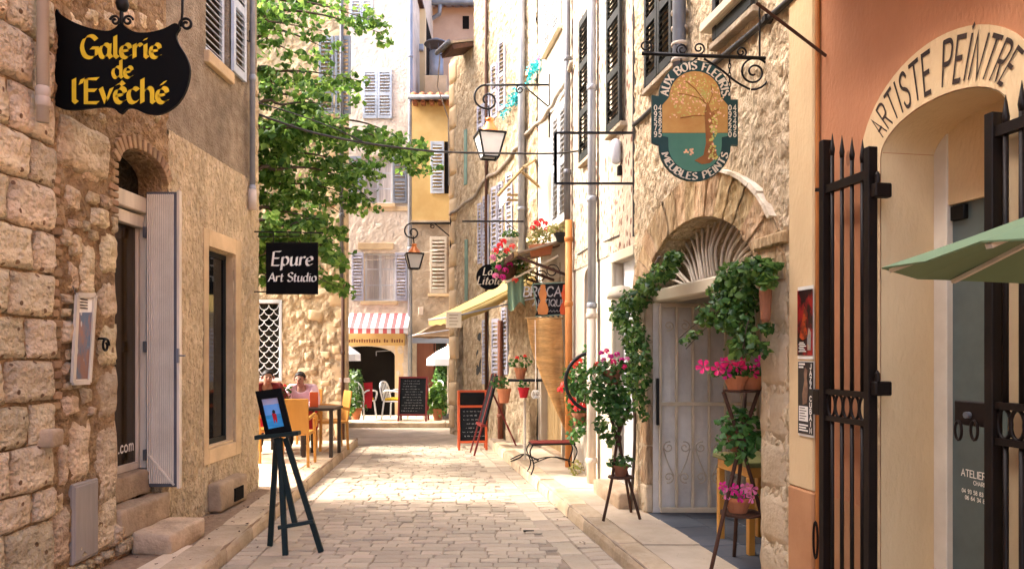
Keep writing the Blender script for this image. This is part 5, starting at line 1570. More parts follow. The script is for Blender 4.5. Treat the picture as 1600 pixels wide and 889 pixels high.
# folded awning arm frame of the upper window (pale poles)
t = empty('awning_frame', O3, RF3.a, 'pale wooden awning arms projecting from an upper window of the rubble house', 'awning frame')
def w3(x, y, o): a, z_ = f3(x, y, o); return (a, -o, z_)
for p, q in (((778, 305, .5), (818, 262, .5)), ((818, 262, .5), (836, 250, .02)), ((815, 268, .45), (842, 292, .02)), ((778, 305, .5), (818, 305, .02)), ((790, 313, .3), (818, 313, .02))):
    MB().bar(w3(*p), w3(*q), .035).build('arm', m_shopwood, t)
MB().add([w3(780, 308, .52), w3(792, 296, .52), w3(792, 312, .52), w3(781, 326, .52)], [(0, 1, 2, 3)]).build('cloth_end', m_white, t, fix=False)
# turquoise garland at an upper window
t = empty('garland', O3, RF3.a, 'turquoise tinsel garland with pink tips trailing from an upper sill', 'garland')
mb = MB(); rg = random.Random(2)
for seg in (((784, 182), (800, 155), (812, 140)), ((805, 160), (808, 150)), ((826, 128), (832, 105), (844, 98))):
    for i in range(len(seg) - 1):
        for k in range(70):
            u = rg.random()
            x = seg[i][0] + (seg[i + 1][0] - seg[i][0]) * u; y = seg[i][1] + (seg[i + 1][1] - seg[i][1]) * u
            a, z_ = f3(x, y, .12)
            c = Vector((a + rg.gauss(0, .03), -.12 + rg.gauss(0, .03), z_ + rg.gauss(0, .05)))
            leaf_geo(mb, c, Vector((rg.gauss(0, 1), rg.gauss(0, 1), rg.gauss(0, 1))), .07, .03, rg)
mb.build('tinsel', m_twine, t, kind='stuff', fix=False)
a, z_ = f3(845, 92, .12); flower(t, (a, -.14, z_), .06, fl_soft, 'ball')

# awnings
def awning(name, p0, p1, q0, q1, mat, label, val=.16, th=.012, sag=.03, side=False):
    """p0,p1 on the wall, q0,q1 the front bar (world points)"""
    t = empty(name, p0, 0, label, 'awning')
    o = Vector(p0); P0, P1, Q0, Q1 = [Vector(p) - o for p in (p0, p1, q0, q1)]
    vs = []; fs = []; n = 8
    for j in range(n + 1):
        for i in range(n + 1):
            u, v = i / n, j / n
            c = (P0.lerp(P1, u)).lerp(Q0.lerp(Q1, u), v); c.z -= sag * math.sin(math.pi * v)
            vs.append(tuple(c))
    for j in range(n):
        for i in range(n): a = j * (n + 1) + i; fs.append((a, a + 1, a + n + 2, a + n + 1))
    ob = MB().add(vs, fs).build('awning_cloth', mat, t, True, fix=False)
    ob.modifiers.new('thick', 'SOLIDIFY').thickness = th
    vs = []; fs = []
    for j in range(2):
        for i in range(n + 1):
            c = Q0.lerp(Q1, i / n); vs.append((c.x, c.y, c.z - j * val + (.012 * math.sin(i * 2.3)) * j))
    for i in range(n): fs.append((i, i + 1, i + n + 2, i + n + 1))
    vo = MB().add(vs, fs).build('valance', mat, t, fix=False)
    vo.modifiers.new('thick', 'SOLIDIFY').thickness = th * .7
    if side:
        vs = []; fs = []
        for i in range(n + 1):
            c = P1.lerp(Q1, i / n); c.z -= sag * math.sin(math.pi * i / n)
            vs += [(c.x, c.y - .004, c.z), (c.x + .01 * math.sin(i * 2.1), c.y - .006, c.z - .15 - .02 * math.sin(i * 1.7))]
        for i in range(n): fs.append((2 * i, 2 * i + 2, 2 * i + 3, 2 * i + 1))
        MB().add(vs, fs).build('side_flap', mat, t, True, fix=False).modifiers.new('thick', 'SOLIDIFY').thickness = .008
    MB().tube([Q0, Q1], .02, 8).build('front_bar', m_zinc, t)
    for a, b in ((P0, Q0), (P1, Q1)):
        MB().tube([a - Vector((0, 0, .35)), b], .014, 6).build('arm', m_zinc, t)
    return t
sa, sb = f3(752, 470)[0], f3(826, 440)[0]
p1 = RF3.w(sb, .0, 2.98); p0 = RF3.w(sb - .55, .0, 2.98)
p1 = Vector((.38, 11.97, 2.88)); p0 = Vector((-.12, 12.85, 2.88))
awning('shop_awning', p0, p1, Vector((-1.42, 12.6, 2.2)), Vector((-1.0, 11.7, 2.2)), m_tan, 'ochre yellow cloth awning of the restaurant on the right row', .1, side=True)
t = empty('menu_cloth', P(708, 488, 11.66), 0, 'small pale cloth sign with faint writing hung from the ochre awning end', 'sign')
a, b = P(697, 487, 11.66) - t.location, P(721, 512, 11.66) - t.location
MB().box(a.x, b.x, -.006, .006, b.z, a.z, .002).build('cloth_sheet', m_cream, t)
mb = MB()
for k in range(4):
    mb.box(a.x + .05, b.x - .05 - .02 * (k % 2), -.009, -.0065, a.z - .06 - k * .05, a.z - .045 - k * .05)
mb.build('writing', m_greyr, t)
e0 = RF3.w(0, -.02, 2.45); e1 = RF3.w(0, -1.6, 2.45)
dirn = Vector((-RF3.ux, -RF3.uy, 0))
awning('corner_awning', e0, e1, e0 + dirn * 2.0 + Vector((0, 0, -.42)), e1 + dirn * 2.0 + Vector((0, 0, -.42)), m_brownaw, 'faded brown awning on the side of the corner house', .06, .03)

# wall lanterns
def lantern(name, wall_pt, tip_x, zarm, Yd, lh, label):
    """wrought bracket in the x,z plane carrying a copper topped lantern"""
    t = empty(name, (0, Yd, 0), 0, label, 'street lamp', 'copper wall lanterns')
    wx = wall_pt
    mb = MB()
    arm = wx - tip_x
    mb.tube([(wx, 0, zarm), (tip_x + .1 * arm, 0, zarm)], .018, 8)
    sc = scroll(tip_x + .1 * arm, zarm - .17 * arm, .17 * arm, .17 * arm, math.pi / 2, .5, 14)
    sc += scroll(tip_x + .1 * arm + .02, zarm - .22 * arm, .13 * arm, .05 * arm, math.pi * 1.5, .9, 16)
    mb.tube([(p[0], 0, p[1]) for p in sc], .016, 7)
    mb.tube([(wx, 0, zarm - .32 * arm), (wx - .38 * arm, 0, zarm)], .013, 6)
    mb.tube([(p[0], 0, p[1]) for p in scroll(wx - .42 * arm, zarm - .07 * arm, .06 * arm, .02 * arm, math.pi / 2, 1.3, 14)], .01, 6)
    mb.box(wx - .01, wx + .03, -.03, .03, zarm - .75 * arm, zarm + .15 * arm)
    mb.tube([(tip_x + .13 * arm, 0, zarm - .3 * arm), (tip_x + .02 + .13 * arm, 0, zarm - .5 * arm)], .014, 6)
    mb.build('bracket', m_iron, t, True)
    cx, zt = tip_x + .02 + .13 * arm, zarm - .48 * arm
    w = lh * .38
    hd = MB().lathe([(w * .28, 0), (w * .3, -lh * .05), (w * .2, -lh * .07), (w * .34, -lh * .16), (w * .62, -lh * .3), (w * .72, -lh * .36), (w * .7, -lh * .4), (w * .95, -lh * .42)], 12, (cx, 0, zt)).build('lamp_hood', m_copper, t, True)
    zb, z1 = zt - lh, zt - lh * .42
    def corner(k, r): a = math.pi / 4 + math.pi / 2 * k + .25; return Vector((cx + r * math.cos(a), r * math.sin(a), 0))
    for k in range(4):
        a, b = corner(k, w * 1.25), corner(k + 1, w * 1.25); c, d = corner(k, w * .7), corner(k + 1, w * .7)
        MB().add([(a.x, a.y, z1), (b.x, b.y, z1), (d.x, d.y, zb), (c.x, c.y, zb)], [(0, 1, 2, 3)]).build('pane', m_milk, t, fix=False)
        MB().bar((a.x, a.y, z1), (c.x, c.y, zb), .022).bar((a.x, a.y, z1), (b.x, b.y, z1), .03).bar((c.x, c.y, zb), (d.x, d.y, zb), .022).build('cage_bar', m_iron, t)
    return t
Y1_ = 11.15
lantern('wall_lantern', P(858, 133, Y1_).x, P(749, 133, Y1_).x, P(858, 133, Y1_).z, Y1_, .6, 'nearer copper topped lantern on a scrolled iron bracket, high on the right')
Y2_ = 14.85
lantern('wall_lantern', P(704, 349, Y2_).x, P(637, 349, Y2_).x, P(704, 349, Y2_).z, Y2_, .5, 'farther copper topped lantern at the corner house, lower and smaller')

# empty rectangular sign frame
t = empty('sign_frame', (0, 7.35, 0), 0, 'empty black rectangular iron sign frame high on the right', 'sign frame')
p = [P(868, 208, 7.35), P(995, 208, 7.35), P(995, 287, 7.35), P(868, 287, 7.35)]
for i in range(4):
    a, b = p[i], p[(i + 1) % 4]
    MB().bar((a.x, 0, a.z), (b.x, 0, b.z), .03, .02).build('frame_bar', m_iron, t)
MB().bar((p[0].x, 0, p[0].z - .01), (p[0].x, 0, p[3].z + .01), .03, .02).bar((p[1].x + .012, 0, p[1].z + .35), (p[2].x + .012, 0, p[2].z - .9), .014).build('hanging_rod', m_iron, t)

# ---------------------------------------------------------------- left background: rubble house behind the terrace
YL2 = 12.9
FL2 = Fac(P(539, 550, YL2).x, YL2, 0.0)
L2 = empty('courtyard_house', (FL2.ox, FL2.oy, 0), 0, 'honey coloured rubble house behind the terrace and tree', 'building')
f2 = FL2.p
a0, z1 = f2(398, 474); a1, z0 = f2(437, 590)
a0 = a1 - .78
wall(L2, 'front_wall', m_l2, -3, 0, 0, 9.5, [(a0, a1, z0, z1)], thick=.3, disp=(.05, 5, .035, 7.5))
wall(L2, 'front_wall', m_l2, -7, -3, 0, 9.5, thick=.3)
MB().sheet([(-7, .32), (-.12, .32), (-.9, 3.2), (-7, 3.2)], 0, 9.4).build('house_body', m_dark, L2)
MB().sheet([(-.25, .301), (-.001, .301), (-.8, 3.2), (-1.05, 3.2)], 0, 9.45).build('side_wall', m_l2, L2)
rnd = random.Random(77)
placed2 = []
for k in range(5200):                # stones showing through the plaster
    w = rnd.uniform(.1, .34); h = rnd.uniform(.08, .2)
    s_ = rnd.uniform(-2.6 + w / 2, -.02 - w / 2); z_ = rnd.uniform(.15 + h / 2, 6.6)
    if a0 - .15 - w / 2 < s_ < a1 + .12 + w / 2 and z0 - .15 - h / 2 < z_ < z1 + .15 + h / 2: continue
    if noise.noise(Vector((s_ * .9, 4, z_ * .9))) < -.12: continue
    if any(abs(s_ - b[0]) < (w + b[2]) / 2 + .015 and abs(z_ - b[1]) < (h + b[3]) / 2 + .015 for b in placed2): continue
    placed2.append((s_, z_, w, h))
    stone(L2, s_, z_, w, h, -.035, rnd.uniform(.012, .024), m_l2 if rnd.random() < .7 else m_dressed, .014, 'rubble_stone', n=4, jit=.14, ang=rnd.uniform(-.1, .1), back=.02)
    if len(placed2) > 110: break
z_ = .13; k = 0
while z_ < 7.2:
    h = rnd.uniform(.24, .4); w = .34 if k % 2 else .2
    stone(L2, -w / 2 + .015, z_ + h / 2, w, h - .008, -.004, .03, m_dressed, .014, 'quoin', n=5, jit=.03)
    z_ += h; k += 1
# window with a fish-scale grille
MB().box(a0 - .05, a0, -.04, .03, z0 - .06, z1 + .06, .004).box(a1, a1 + .05, -.04, .03, z0 - .06, z1 + .06, .004).box(a0, a1, -.04, .03, z1, z1 + .06, .004).box(a0, a1, -.04, .03, z0 - .06, z0, .004).build('grille_frame', m_whiteshut, L2)
MB().box(a0, a1, .16, .17, z0, z1).build('pane', m_glass, L2)
r_ = .085; j = 0; z_ = z1 - .02
while z_ > z0 - .03:
    s_ = a0 + (r_ if j % 2 else 0)
    while s_ < a1 + r_:
        pts = [(s_ + r_ * math.cos(q), -.005, z_ - r_ * 1.15 * math.sin(q)) for q in [math.pi * i / 8 for i in range(9)]]
        pts = [p for p in pts if a0 - .001 <= p[0] <= a1 + .001 and z0 <= p[2]]
        if len(pts) > 2: MB().tube(pts, .008, 5).build('scale', m_whiteshut, L2)
        s_ += 2 * r_
    z_ -= r_ * 1.1; j += 1
drainpipe(L2, f2(535, 300)[0], 2.9, 10.5, .035, m_zincd, collars=(4, 6))
drainpipe(L2, f2(537, 600)[0] + .0, .1, 2.9, .03, m_rustic, collars=(1.6,))
MB().box(f2(531, 610)[0], f2(548, 610)[0], -.08, -.02, 1.12, 1.2, .006).build('junction_box', m_pipec, L2)
a, b = f2(524, 100)[0], f2(549, 100)[0]
shutter(L2, a, b, f2(530, 180)[1], f2(530, 58)[1], -.02, m_greyshut, .07, 1, single=True, rails=1)
shutter(L2, a - .28, a - .02, f2(530, 180)[1], f2(530, 58)[1], -.02, m_greyshut, .07, 1, single=False)

# ---------------------------------------------------------------- centre background
YC = 18.5
FC = Fac(P(640, 550, YC).x, YC, 0.0)
C1 = empty('striped_awning_house', (FC.ox, FC.oy, 0), 0, 'tall narrow pale pink house with striped awning at the end of the street', 'building')
fc = FC.p
da, db = fc(520, 600)[0], fc(617, 600)[0]
wins = []
def rc(x0, x1, y0, y1): a, zt = fc(x0, y0); b, zb = fc(x1, y1); return (a, b, zb, zt)
Wn2 = rc(569, 617, 395, 470); Wn3 = rc(566, 613, 245, 318); Wtop = rc(548, 583, -10, 68)
wall(C1, 'front_wall', m_c1, -3.6, 0, 0, 16, [(da, db, 0, fc(600, 556)[1], .25), Wn2, Wn3], thick=.3, disp=(.018, 7, .05, 12))
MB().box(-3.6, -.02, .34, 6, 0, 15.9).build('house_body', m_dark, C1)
MB().box(-.3, 0, .3, 6, 0, 15.95).build('side_wall', m_c1, C1)
# tan door surround and cafe interior bits
MB().box(db, db + .22, -.01, .02, .1, fc(600, 530)[1]).build('door_surround', m_creamr, C1)
MB().box(fc(540, 540)[0], fc(633, 540)[0], -.06, -.0, fc(600, 540)[1], fc(600, 521)[1], .006).build('fascia_board', m_yellow, C1)
MB().bar((fc(585, 548)[0], .25, fc(585, 549)[1]), (fc(615, 548)[0], .25, fc(615, 547)[1]), .02).bar((fc(585, 549)[0], .25, fc(585, 549)[1]), (fc(585, 549)[0], .25, fc(585, 556)[1]), .02).build('door_rail', m_zinc, C1)
mb = MB()
for k in range(22):
    if k in (13, 16): continue
    x = fc(546 + k * 3.9, 0)[0]
    mb.box(x, x + .035, -.064, -.061, fc(560, 535)[1], fc(560, 531)[1] + .012 * (k % 3))
mb.build('faded_lettering', m_brownpanel, C1)
# upper windows with shutters
def far_window(bld, w, mat_sh, sw, mullion=True, curtain=True, y=.1):
    a, b, z0_, z1_ = w
    fr = .05
    MB().box(a, b, y, y + .05, z0_, z0_ + fr).box(a, b, y, y + .05, z1_ - fr, z1_).box(a, a + fr, y, y + .05, z0_ + fr, z1_ - fr).box(b - fr, b, y, y + .05, z0_ + fr, z1_ - fr).build('window_frame', m_whiteshut, bld)
    if mullion:
        MB().box((a + b) / 2 - .03, (a + b) / 2 + .03, y - .005, y + .045, z0_ + fr, z1_ - fr).build('mullion', m_whiteshut, bld)
        for q in (1 / 3, 2 / 3): MB().box(a + fr, b - fr, y + .01, y + .04, z0_ + (z1_ - z0_) * q - .015, z0_ + (z1_ - z0_) * q + .015).build('glazing_bar', m_whiteshut, bld)
    for k in (0, 1):
        m_ = (a + b) / 2
        p0, p1 = (a + fr, m_ - .03) if k == 0 else (m_ + .03, b - fr)
        MB().box(p0, p1, y + .02, y + .028, z0_ + fr, z1_ - fr).build('pane', m_glass, bld)
        if curtain: 
            cu = MB(); n = 10
            for i in range(n):
                u0, u1 = i / n, (i + 1) / n
                cu.add([(p0 + (p1 - p0) * u0, y + .012 + .004 * (i % 2), z0_ + fr), (p0 + (p1 - p0) * u1, y + .012 + .004 * ((i + 1) % 2), z0_ + fr), (p0 + (p1 - p0) * u1, y + .012 + .004 * ((i + 1) % 2), z1_ - fr), (p0 + (p1 - p0) * u0, y + .012 + .004 * (i % 2), z1_ - fr)], [(0, 1, 2, 3)])
            cu.build('net_curtain', m_curtain, bld, fix=False)
    MB().box(a - .08, b + .08, -.06, .08, z0_ - .1, z0_ - .004, .008).build('window_sill', m_dressed, bld)
    if mat_sh:
        shutter(bld, a - sw - .01, a - .01, z0_, z1_, -.01, mat_sh, .075, 1, single=False)
        shutter(bld, b + .01, b + .01 + sw, z0_, z1_, -.01, mat_sh, .075, 1, single=False)
far_window(C1, Wn2, m_lavshut, .3)
far_window(C1, Wn3, m_greyshut, .36)
a, b, z0_, z1_ = rc(567, 613, 109, 186)
shutter(C1, a, b, z0_, z1_, -.015, m_blueshut, .075, 2, single=True)
MB().box(a - .25, b + .2, -.008, .02, z0_ - .18, z1_ + .2).build('smooth_surround', m_c1, C1)
a, b, z0_, z1_ = rc(548, 583, -40, 68)
shutter(C1, a, b, z0_ + .4, z1_, -.015, m_blueshut, .075, 2, single=False)
MB().box(-3.2, 0, -.03, 0, fc(600, 330)[1], fc(600, 323)[1], .006).build('string_course', m_dressed, C1)
MB().box(fc(560, 340)[0], fc(615, 340)[0], -.05, 0, fc(600, 390)[1], fc(600, 380)[1], .006).build('lintel', m_dressed, C1)
drainpipe(C1, fc(640.5, 300)[0] + .02, .12, 16, .06, m_zinc, collars=(2, 4.2, 6.6, 9))
z_ = 1.65; rnd = random.Random(5); cnt = 0; pl3 = []
rects = [Wn2, Wn3, rc(567, 613, 109, 186), rc(540, 633, 490, 560)]
for k in range(3000):
    w = rnd.uniform(.12, .32); h = rnd.uniform(.1, .2)
    s_ = rnd.uniform(-1.55 + w / 2, -.08 - w / 2); z_ = rnd.choice((rnd.uniform(4.0, 5.4), rnd.uniform(7.3, 11)))
    if any(q[0] - .45 - w / 2 < s_ < q[1] + .45 + w / 2 and q[2] - .25 < z_ < q[3] + .25 for q in rects): continue
    if any(abs(s_ - b[0]) < (w + b[2]) / 2 + .02 and abs(z_ - b[1]) < (h + b[3]) / 2 + .02 for b in pl3): continue
    pl3.append((s_, z_, w, h))
    stone(C1, s_, z_, w, h, 0, .01, m_c1, .012, 'rubble_stone', n=4, jit=.14, back=.02)
    if len(pl3) > 0: break
# striped awning
t = empty('striped_awning', (FC.ox, FC.oy, 0), 0, 'small red and white striped awning over the cafe door', 'awning')
xa, xb = fc(540, 500, .5)[0], fc(637, 500, .5)[0]
zt = fc(590, 497)[1] + .12; ns = 15
for k in range(ns):
    u0, u1 = xa + (xb - xa) * k / ns, xa + (xb - xa) * (k + 1) / ns
    zb_ = fc(590, 521, .5)[1]
    MB().add([(u0, -.02, zt), (u1, -.02, zt), (u1, -.5, zb_ + .14), (u0, -.5, zb_ + .14), (u0, -.505, zb_), (u1, -.505, zb_)], [(0, 1, 2, 3), (3, 2, 5, 4)]).build('stripe', m_redw if k % 2 else m_white, t, fix=False)
MB().tube([(xa, -.5, zb_ + .13), (xb, -.5, zb_ + .13)], .015, 6).build('front_bar', m_zinc, t)

# yellow house
YD = 18.35
FD = Fac(P(644, 550, YD).x, YD, 0.0)
C2 = empty('yellow_house', (FD.ox, FD.oy, 0), 0, 'ochre yellow upper wall over grey worn render, tiled roof, beside the pale house', 'building')
fd = FD.p
zs, ze = fd(670, 346)[1], fd(670, 160)[1]
wall(C2, 'lower_wall', m_greyr, 0, 3.4, 0, zs, [(fd(651, 600)[0], fd(651, 600)[0] + 1.6, .1, fd(670, 535)[1])], thick=.25)
wall(C2, 'upper_wall', m_yellow, 0, 3.4, zs + .002, ze, y=-.02, thick=.25)
MB().box(.02, 3.4, .6, 5, 0, ze - .05).build('house_body', m_dark, C2)
x0 = fd(651, 600)[0]
MB().box(x0, x0 + .42, .04, .1, .1, fd(670, 535)[1], .006).build('shop_door', m_brownpanel, C2)
MB().box(x0 + .42, x0 + 1.6, .06, .1, .1, .85, .006).build('stall_riser', m_brownpanel, C2)
MB().box(x0 + .46, x0 + 1.6, .1, .11, .85, fd(670, 535)[1]).build('shop_pane', m_glass, C2)
for k in range(5): MB().box(x0 + .44 + k * .28, x0 + .47 + k * .28, .07, .1, .85, fd(670, 535)[1]).build('glazing_bar', m_brownpanel, C2)
MB().box(x0 - .1, x0 + 1.7, -.05, .02, fd(670, 535)[1] - .02, fd(670, 527)[1], .006).build('shop_lintel', m_greyshut, C2)
a, zt_ = fd(673, 222, .0); b, zb_ = fd(694, 303)
shutter(C2, a, b, zb_, zt_, -.03, m_blueshut, .08, 1, single=True)
MB().box(b + .01, b + .5, -.026, .02, zb_, zt_).build('window_pane', m_dark, C2)
a, zt_ = fd(672, 370); b, zb_ = fd(698, 458)
shutter(C2, a, b, zb_, zt_, -.01, m_whitewood, .08, 1, single=True)
MB().box(a - .05, b + .1, -.06, 0, zb_ - .08, zb_ - .01, .006).build('window_sill', m_dressed, C2)
MB().box(fd(654, 490)[0], fd(662, 490)[0], -.06, 0, fd(650, 492)[1], fd(650, 480)[1], .01).build('junction_box', m_pipec, C2)
MB().box(-.02, 3.4, -.06, .02, zs - .06, zs + .01, .008).build('string_course', m_greyr, C2)
rf = MB().add([(-.02, -.28, ze - .02), (3.4, -.28, ze - .02), (3.4, 3.4, ze + 1.35), (-.02, 3.4, ze + 1.35), (-.02, -.28, ze + .03), (3.4, -.28, ze + .03), (3.4, 3.4, ze + 1.4), (-.02, 3.4, ze + 1.4)], [(0, 1, 2, 3), (4, 5, 6, 7), (0, 1, 5, 4), (1, 2, 6, 5), (2, 3, 7, 6), (3, 0, 4, 7)]).build('roof', m_tile, C2)
tl = MB().tube([(0, -.3, .05), (0, 1.0, .42), (0, 2.0, .79), (0, 3.3, 1.27)], [.1, .09, .09, .09], 8)
tme = tl.mesh(m_tile, True)
for k in range(16): link('roof_tile', tme, rf, (k * .21 + .08, 0, ze))
MB().tube([(-.05, -.36, ze + .0), (3.4, -.36, ze + .0)], .06, 8).build('gutter', m_zincd, rf, True)
for k in range(16): MB().box(k * .21 + .03, k * .21 + .14, -.24, -.0, ze - .1, ze - .025, .01).build('corbel_tile', m_terrad, C2)
ch = P(682, 105, 20.0)
t = empty('flue', (ch.x, 20.0, ch.z - .35), 0, 'round zinc flue with conical cap on the tiled roof', 'chimney')
MB().lathe([(.2, 0), (.19, .3), (.19, .75)], 12).build('flue_pipe', m_zinc, t, True)
MB().lathe([(.34, .95), (.3, 1.0), (.04, 1.13), (.001, 1.14)], 14).build('cap', m_zincd, t)
for k in range(4): a = k * 1.57 + .4; MB().bar((.17 * math.cos(a), .17 * math.sin(a), .72), (.2 * math.cos(a), .2 * math.sin(a), .97), .02).build('stay', m_zincd, t)
MB().box(-.3, .3, -.3, .3, -.6, .02, .02).build('plinth', m_dressed, t)
# party wall stump right of the pale house
# pale upper storey and pink house behind
FE = Fac(P(664, 550, 24.0).x, 24.0, 0.0)
C3 = empty('faded_pink_house', (FE.ox, FE.oy, 0), 0, 'faded pink house with orange roof rising behind the yellow house', 'building')
zt = FE.p(700, 12)[1]
wall(C3, 'front_wall', m_pinkfar, -3, 6, 0, zt, thick=.3)
MB().box(-3, 6, .3, 5, 0, zt - .05).build('house_body', m_dark, C3)
rf = MB().add([(-3.2, -.3, zt - .02), (6, -.3, zt - .02), (6, 4, zt + 1.5), (-3.2, 4, zt + 1.5), (-3.2, -.3, zt + .06), (6, -.3, zt + .06), (6, 4, zt + 1.58), (-3.2, 4, zt + 1.58)], [(0, 1, 2, 3), (4, 5, 6, 7), (0, 1, 5, 4), (1, 2, 6, 5), (2, 3, 7, 6), (3, 0, 4, 7)]).build('roof', m_tile, C3)
tme2 = MB().tube([(0, -.36, .06), (0, 3.9, 1.56)], .11, 8).mesh(m_tile, True)
for k in range(26): link('roof_tile', tme2, rf, (-2.9 + k * .27, 0, zt))
MB().tube([(-3.1, -.42, zt - .04), (6, -.42, zt - .04)], .09, 8).build('gutter', m_zinc, rf, True)
drainpipe(C3, FE.p(668, 60)[0], 4, zt - .5, .07, m_zinc)
MB().tube([(FE.p(690, 12)[0], -.42, zt - .1), (FE.p(688, 25)[0], -.3, zt - .35), (FE.p(670, 32)[0], -.12, zt - .5), (FE.p(668, 40)[0], -.1, zt - .8)], .07, 8).build('gutter_bend', m_zinc, C3, True)
a, b = FE.p(723, 28)[0], FE.p(733, 48)[0]
MB().box(a, b, -.02, .02, FE.p(725, 46)[1], FE.p(725, 26)[1]).build('small_window', m_dark, C3)
# short wing of the pale house that turns the corner above the yellow roof
C4 = empty('side_wing', (P(642, 550, 20.5).x, 20.5, 0), 0, 'narrow cream wing with dark eaves between the pale house and the pink house', 'building')
wall(C4, 'front_wall', m_creamr, 0, P(664, 550, 20.5).x - P(642, 550, 20.5).x, 0, 11.2, thick=.3)
MB().box(-.1, .36, -.45, .5, 11.2, 11.32, .01).build('eaves', m_rustic, C4)
MB().box(0, .38, .3, 3, 0, 11.15).build('house_body', m_dark, C4)
MB().box(.0, .36, -.12, .0, P(650, 78, 20.5).z - .06, P(650, 74, 20.5).z + .05, .02).build('wall_coping', m_zinc, C4)

# ---------------------------------------------------------------- the tree in the courtyard
tr = empty('lime_tree', (-5.6, 10.6, 0.1), 0, 'leafy lime tree spreading layered branches over the terrace', 'tree')
TL = tr.location
MB().tube(smooth_path([(0, 0, 0), (.05, .02, 1.4), (.15, 0, 3), (.1, .05, 4.6), (.2, 0, 6.4), (.15, 0, 8)], 4), [.26, .25, .23, .22, .2, .2, .19, .18, .17, .16, .15, .14, .13, .12, .11, .1, .09, .07, .05, .03, .02], 10).build('trunk', m_bark, tr, True)
rt = random.Random(31); blobs = []; nb = 0
tips = []
# boughs: (start height, [pixel path], depth, leaf spread)
boughs = [
 (5.6, [(380, 22), (440, 16), (505, 24), (560, 40), (600, 54)], 10.2, 9), (5.9, [(395, -8), (450, -4), (520, 10), (575, 22)], 10.6, 9), (5.7, [(395, 12), (450, 2), (500, 8), (555, 24), (590, 36)], 10.0, 8),
 (5.1, [(388, 48), (430, 46), (470, 58), (505, 74), (535, 84)], 10.7, 8), (5.3, [(385, 36), (420, 34), (460, 40), (510, 50)], 9.8, 8), (5.0, [(392, 66), (420, 66), (450, 78), (480, 92)], 10.4, 7),
 (4.6, [(388, 118), (430, 112), (480, 112), (530, 120), (570, 128)], 10.3, 8), (4.4, [(388, 132), (430, 130), (480, 134), (525, 128), (548, 122)], 10.8, 8), (4.3, [(392, 146), (430, 146), (470, 152), (500, 164), (530, 170)], 10.1, 7),
 (4.0, [(388, 172), (440, 164), (480, 160), (520, 166)], 10.0, 7), (3.7, [(388, 208), (440, 196), (500, 186), (560, 190), (610, 208), (650, 232), (678, 248)], 10.3, 11), (3.6, [(388, 232), (440, 222), (500, 212), (560, 214), (610, 232), (640, 255), (668, 272)], 10.7, 11),
 (3.6, [(440, 205), (500, 198), (560, 204), (605, 222), (645, 242)], 10.0, 9), (3.5, [(388, 215), (430, 210), (480, 205), (540, 210), (590, 228)], 9.9, 13), (3.3, [(388, 254), (430, 246), (480, 240), (530, 252), (575, 268), (590, 280)], 10.5, 13),
 (3.2, [(388, 274), (430, 266), (480, 262), (530, 276), (565, 300), (582, 318)], 10.1, 13), (3.1, [(388, 292), (430, 288), (480, 288), (530, 300), (560, 326)], 10.6, 13), (3.0, [(388, 312), (430, 308), (480, 310), (515, 322), (540, 340)], 10.9, 13),
 (2.8, [(388, 335), (430, 330), (470, 336), (505, 352), (528, 376)], 10.4, 14), (2.8, [(388, 352), (430, 352), (466, 360), (496, 378)], 10.0, 13), (2.7, [(388, 372), (430, 372), (460, 385)], 10.6, 13), (2.5, [(388, 398), (420, 398), (450, 408)], 10.8, 14),
 (2.5, [(470, 345), (495, 375), (520, 405), (548, 420)], 10.2, 8), (2.6, [(450, 380), (476, 412), (505, 438), (540, 452)], 10.5, 7), (2.4, [(392, 430), (420, 440), (455, 452)], 10.9, 11),
 (6.4, [(380, -40), (450, -50), (520, -45), (580, -30)], 10.4, 26), (6.6, [(380, -80), (450, -90), (520, -100)], 10.4, 34)]
mbb = []
for (h0, path, Yd, sp) in boughs:
    pts = [P(x, y, Yd + (i - 2) * .12) - TL for i, (x, y) in enumerate(path)]
    st = Vector((.12, 0, min(max(h0 - .5, 1.6), 7)))
    pp = smooth_path([st] + pts, 4)
    rr_ = [max(.005, .035 * (1 - i / len(pp)) ** 1.3) for i in range(len(pp))]
    MB().tube(pp, rr_, 6).build('limb', m_bark, tr, True)
    spm = sp * Yd / FPX
    L_ = 0
    for i in range(3, len(pp)):
        L_ = (pp[i] - pp[i - 1]).length
        n_ = int(L_ / (.044 if path[0][1] < 190 else .026))
        for k in range(max(1, n_)):
            c = pp[i - 1].lerp(pp[i], (k + rt.random()) / max(1, n_))
            tp_ = 1.0 if i < len(pp) - 3 else .55
            off = Vector((rt.gauss(0, .06), rt.gauss(0, .22), rt.gauss(-.02, .75) * spm))
            r_ = rt.uniform(.08, .17) * (.6 + .4 * tp_)
            if noise.noise((c + off) * 2.2) < -.16: continue
            blobs.append((c + off, (r_ * 1.3, r_, r_ * .6), int(rt.uniform(9, 17))))
leaf_cloud('crown', blobs, .088, lf_tree, tr, 5)
tb = []
for k in range(90):                  # the crown goes on over the hidden part of the courtyard
    tb.append((Vector((rt.uniform(-2.4, .9), rt.uniform(-1.6, 1.5), rt.uniform(3.0, 8.6))), (.5, .5, .35), 34))
leaf_cloud('inner_crown', tb, .12, lf_tree, tr, 6)
print('tree blobs', len(blobs))

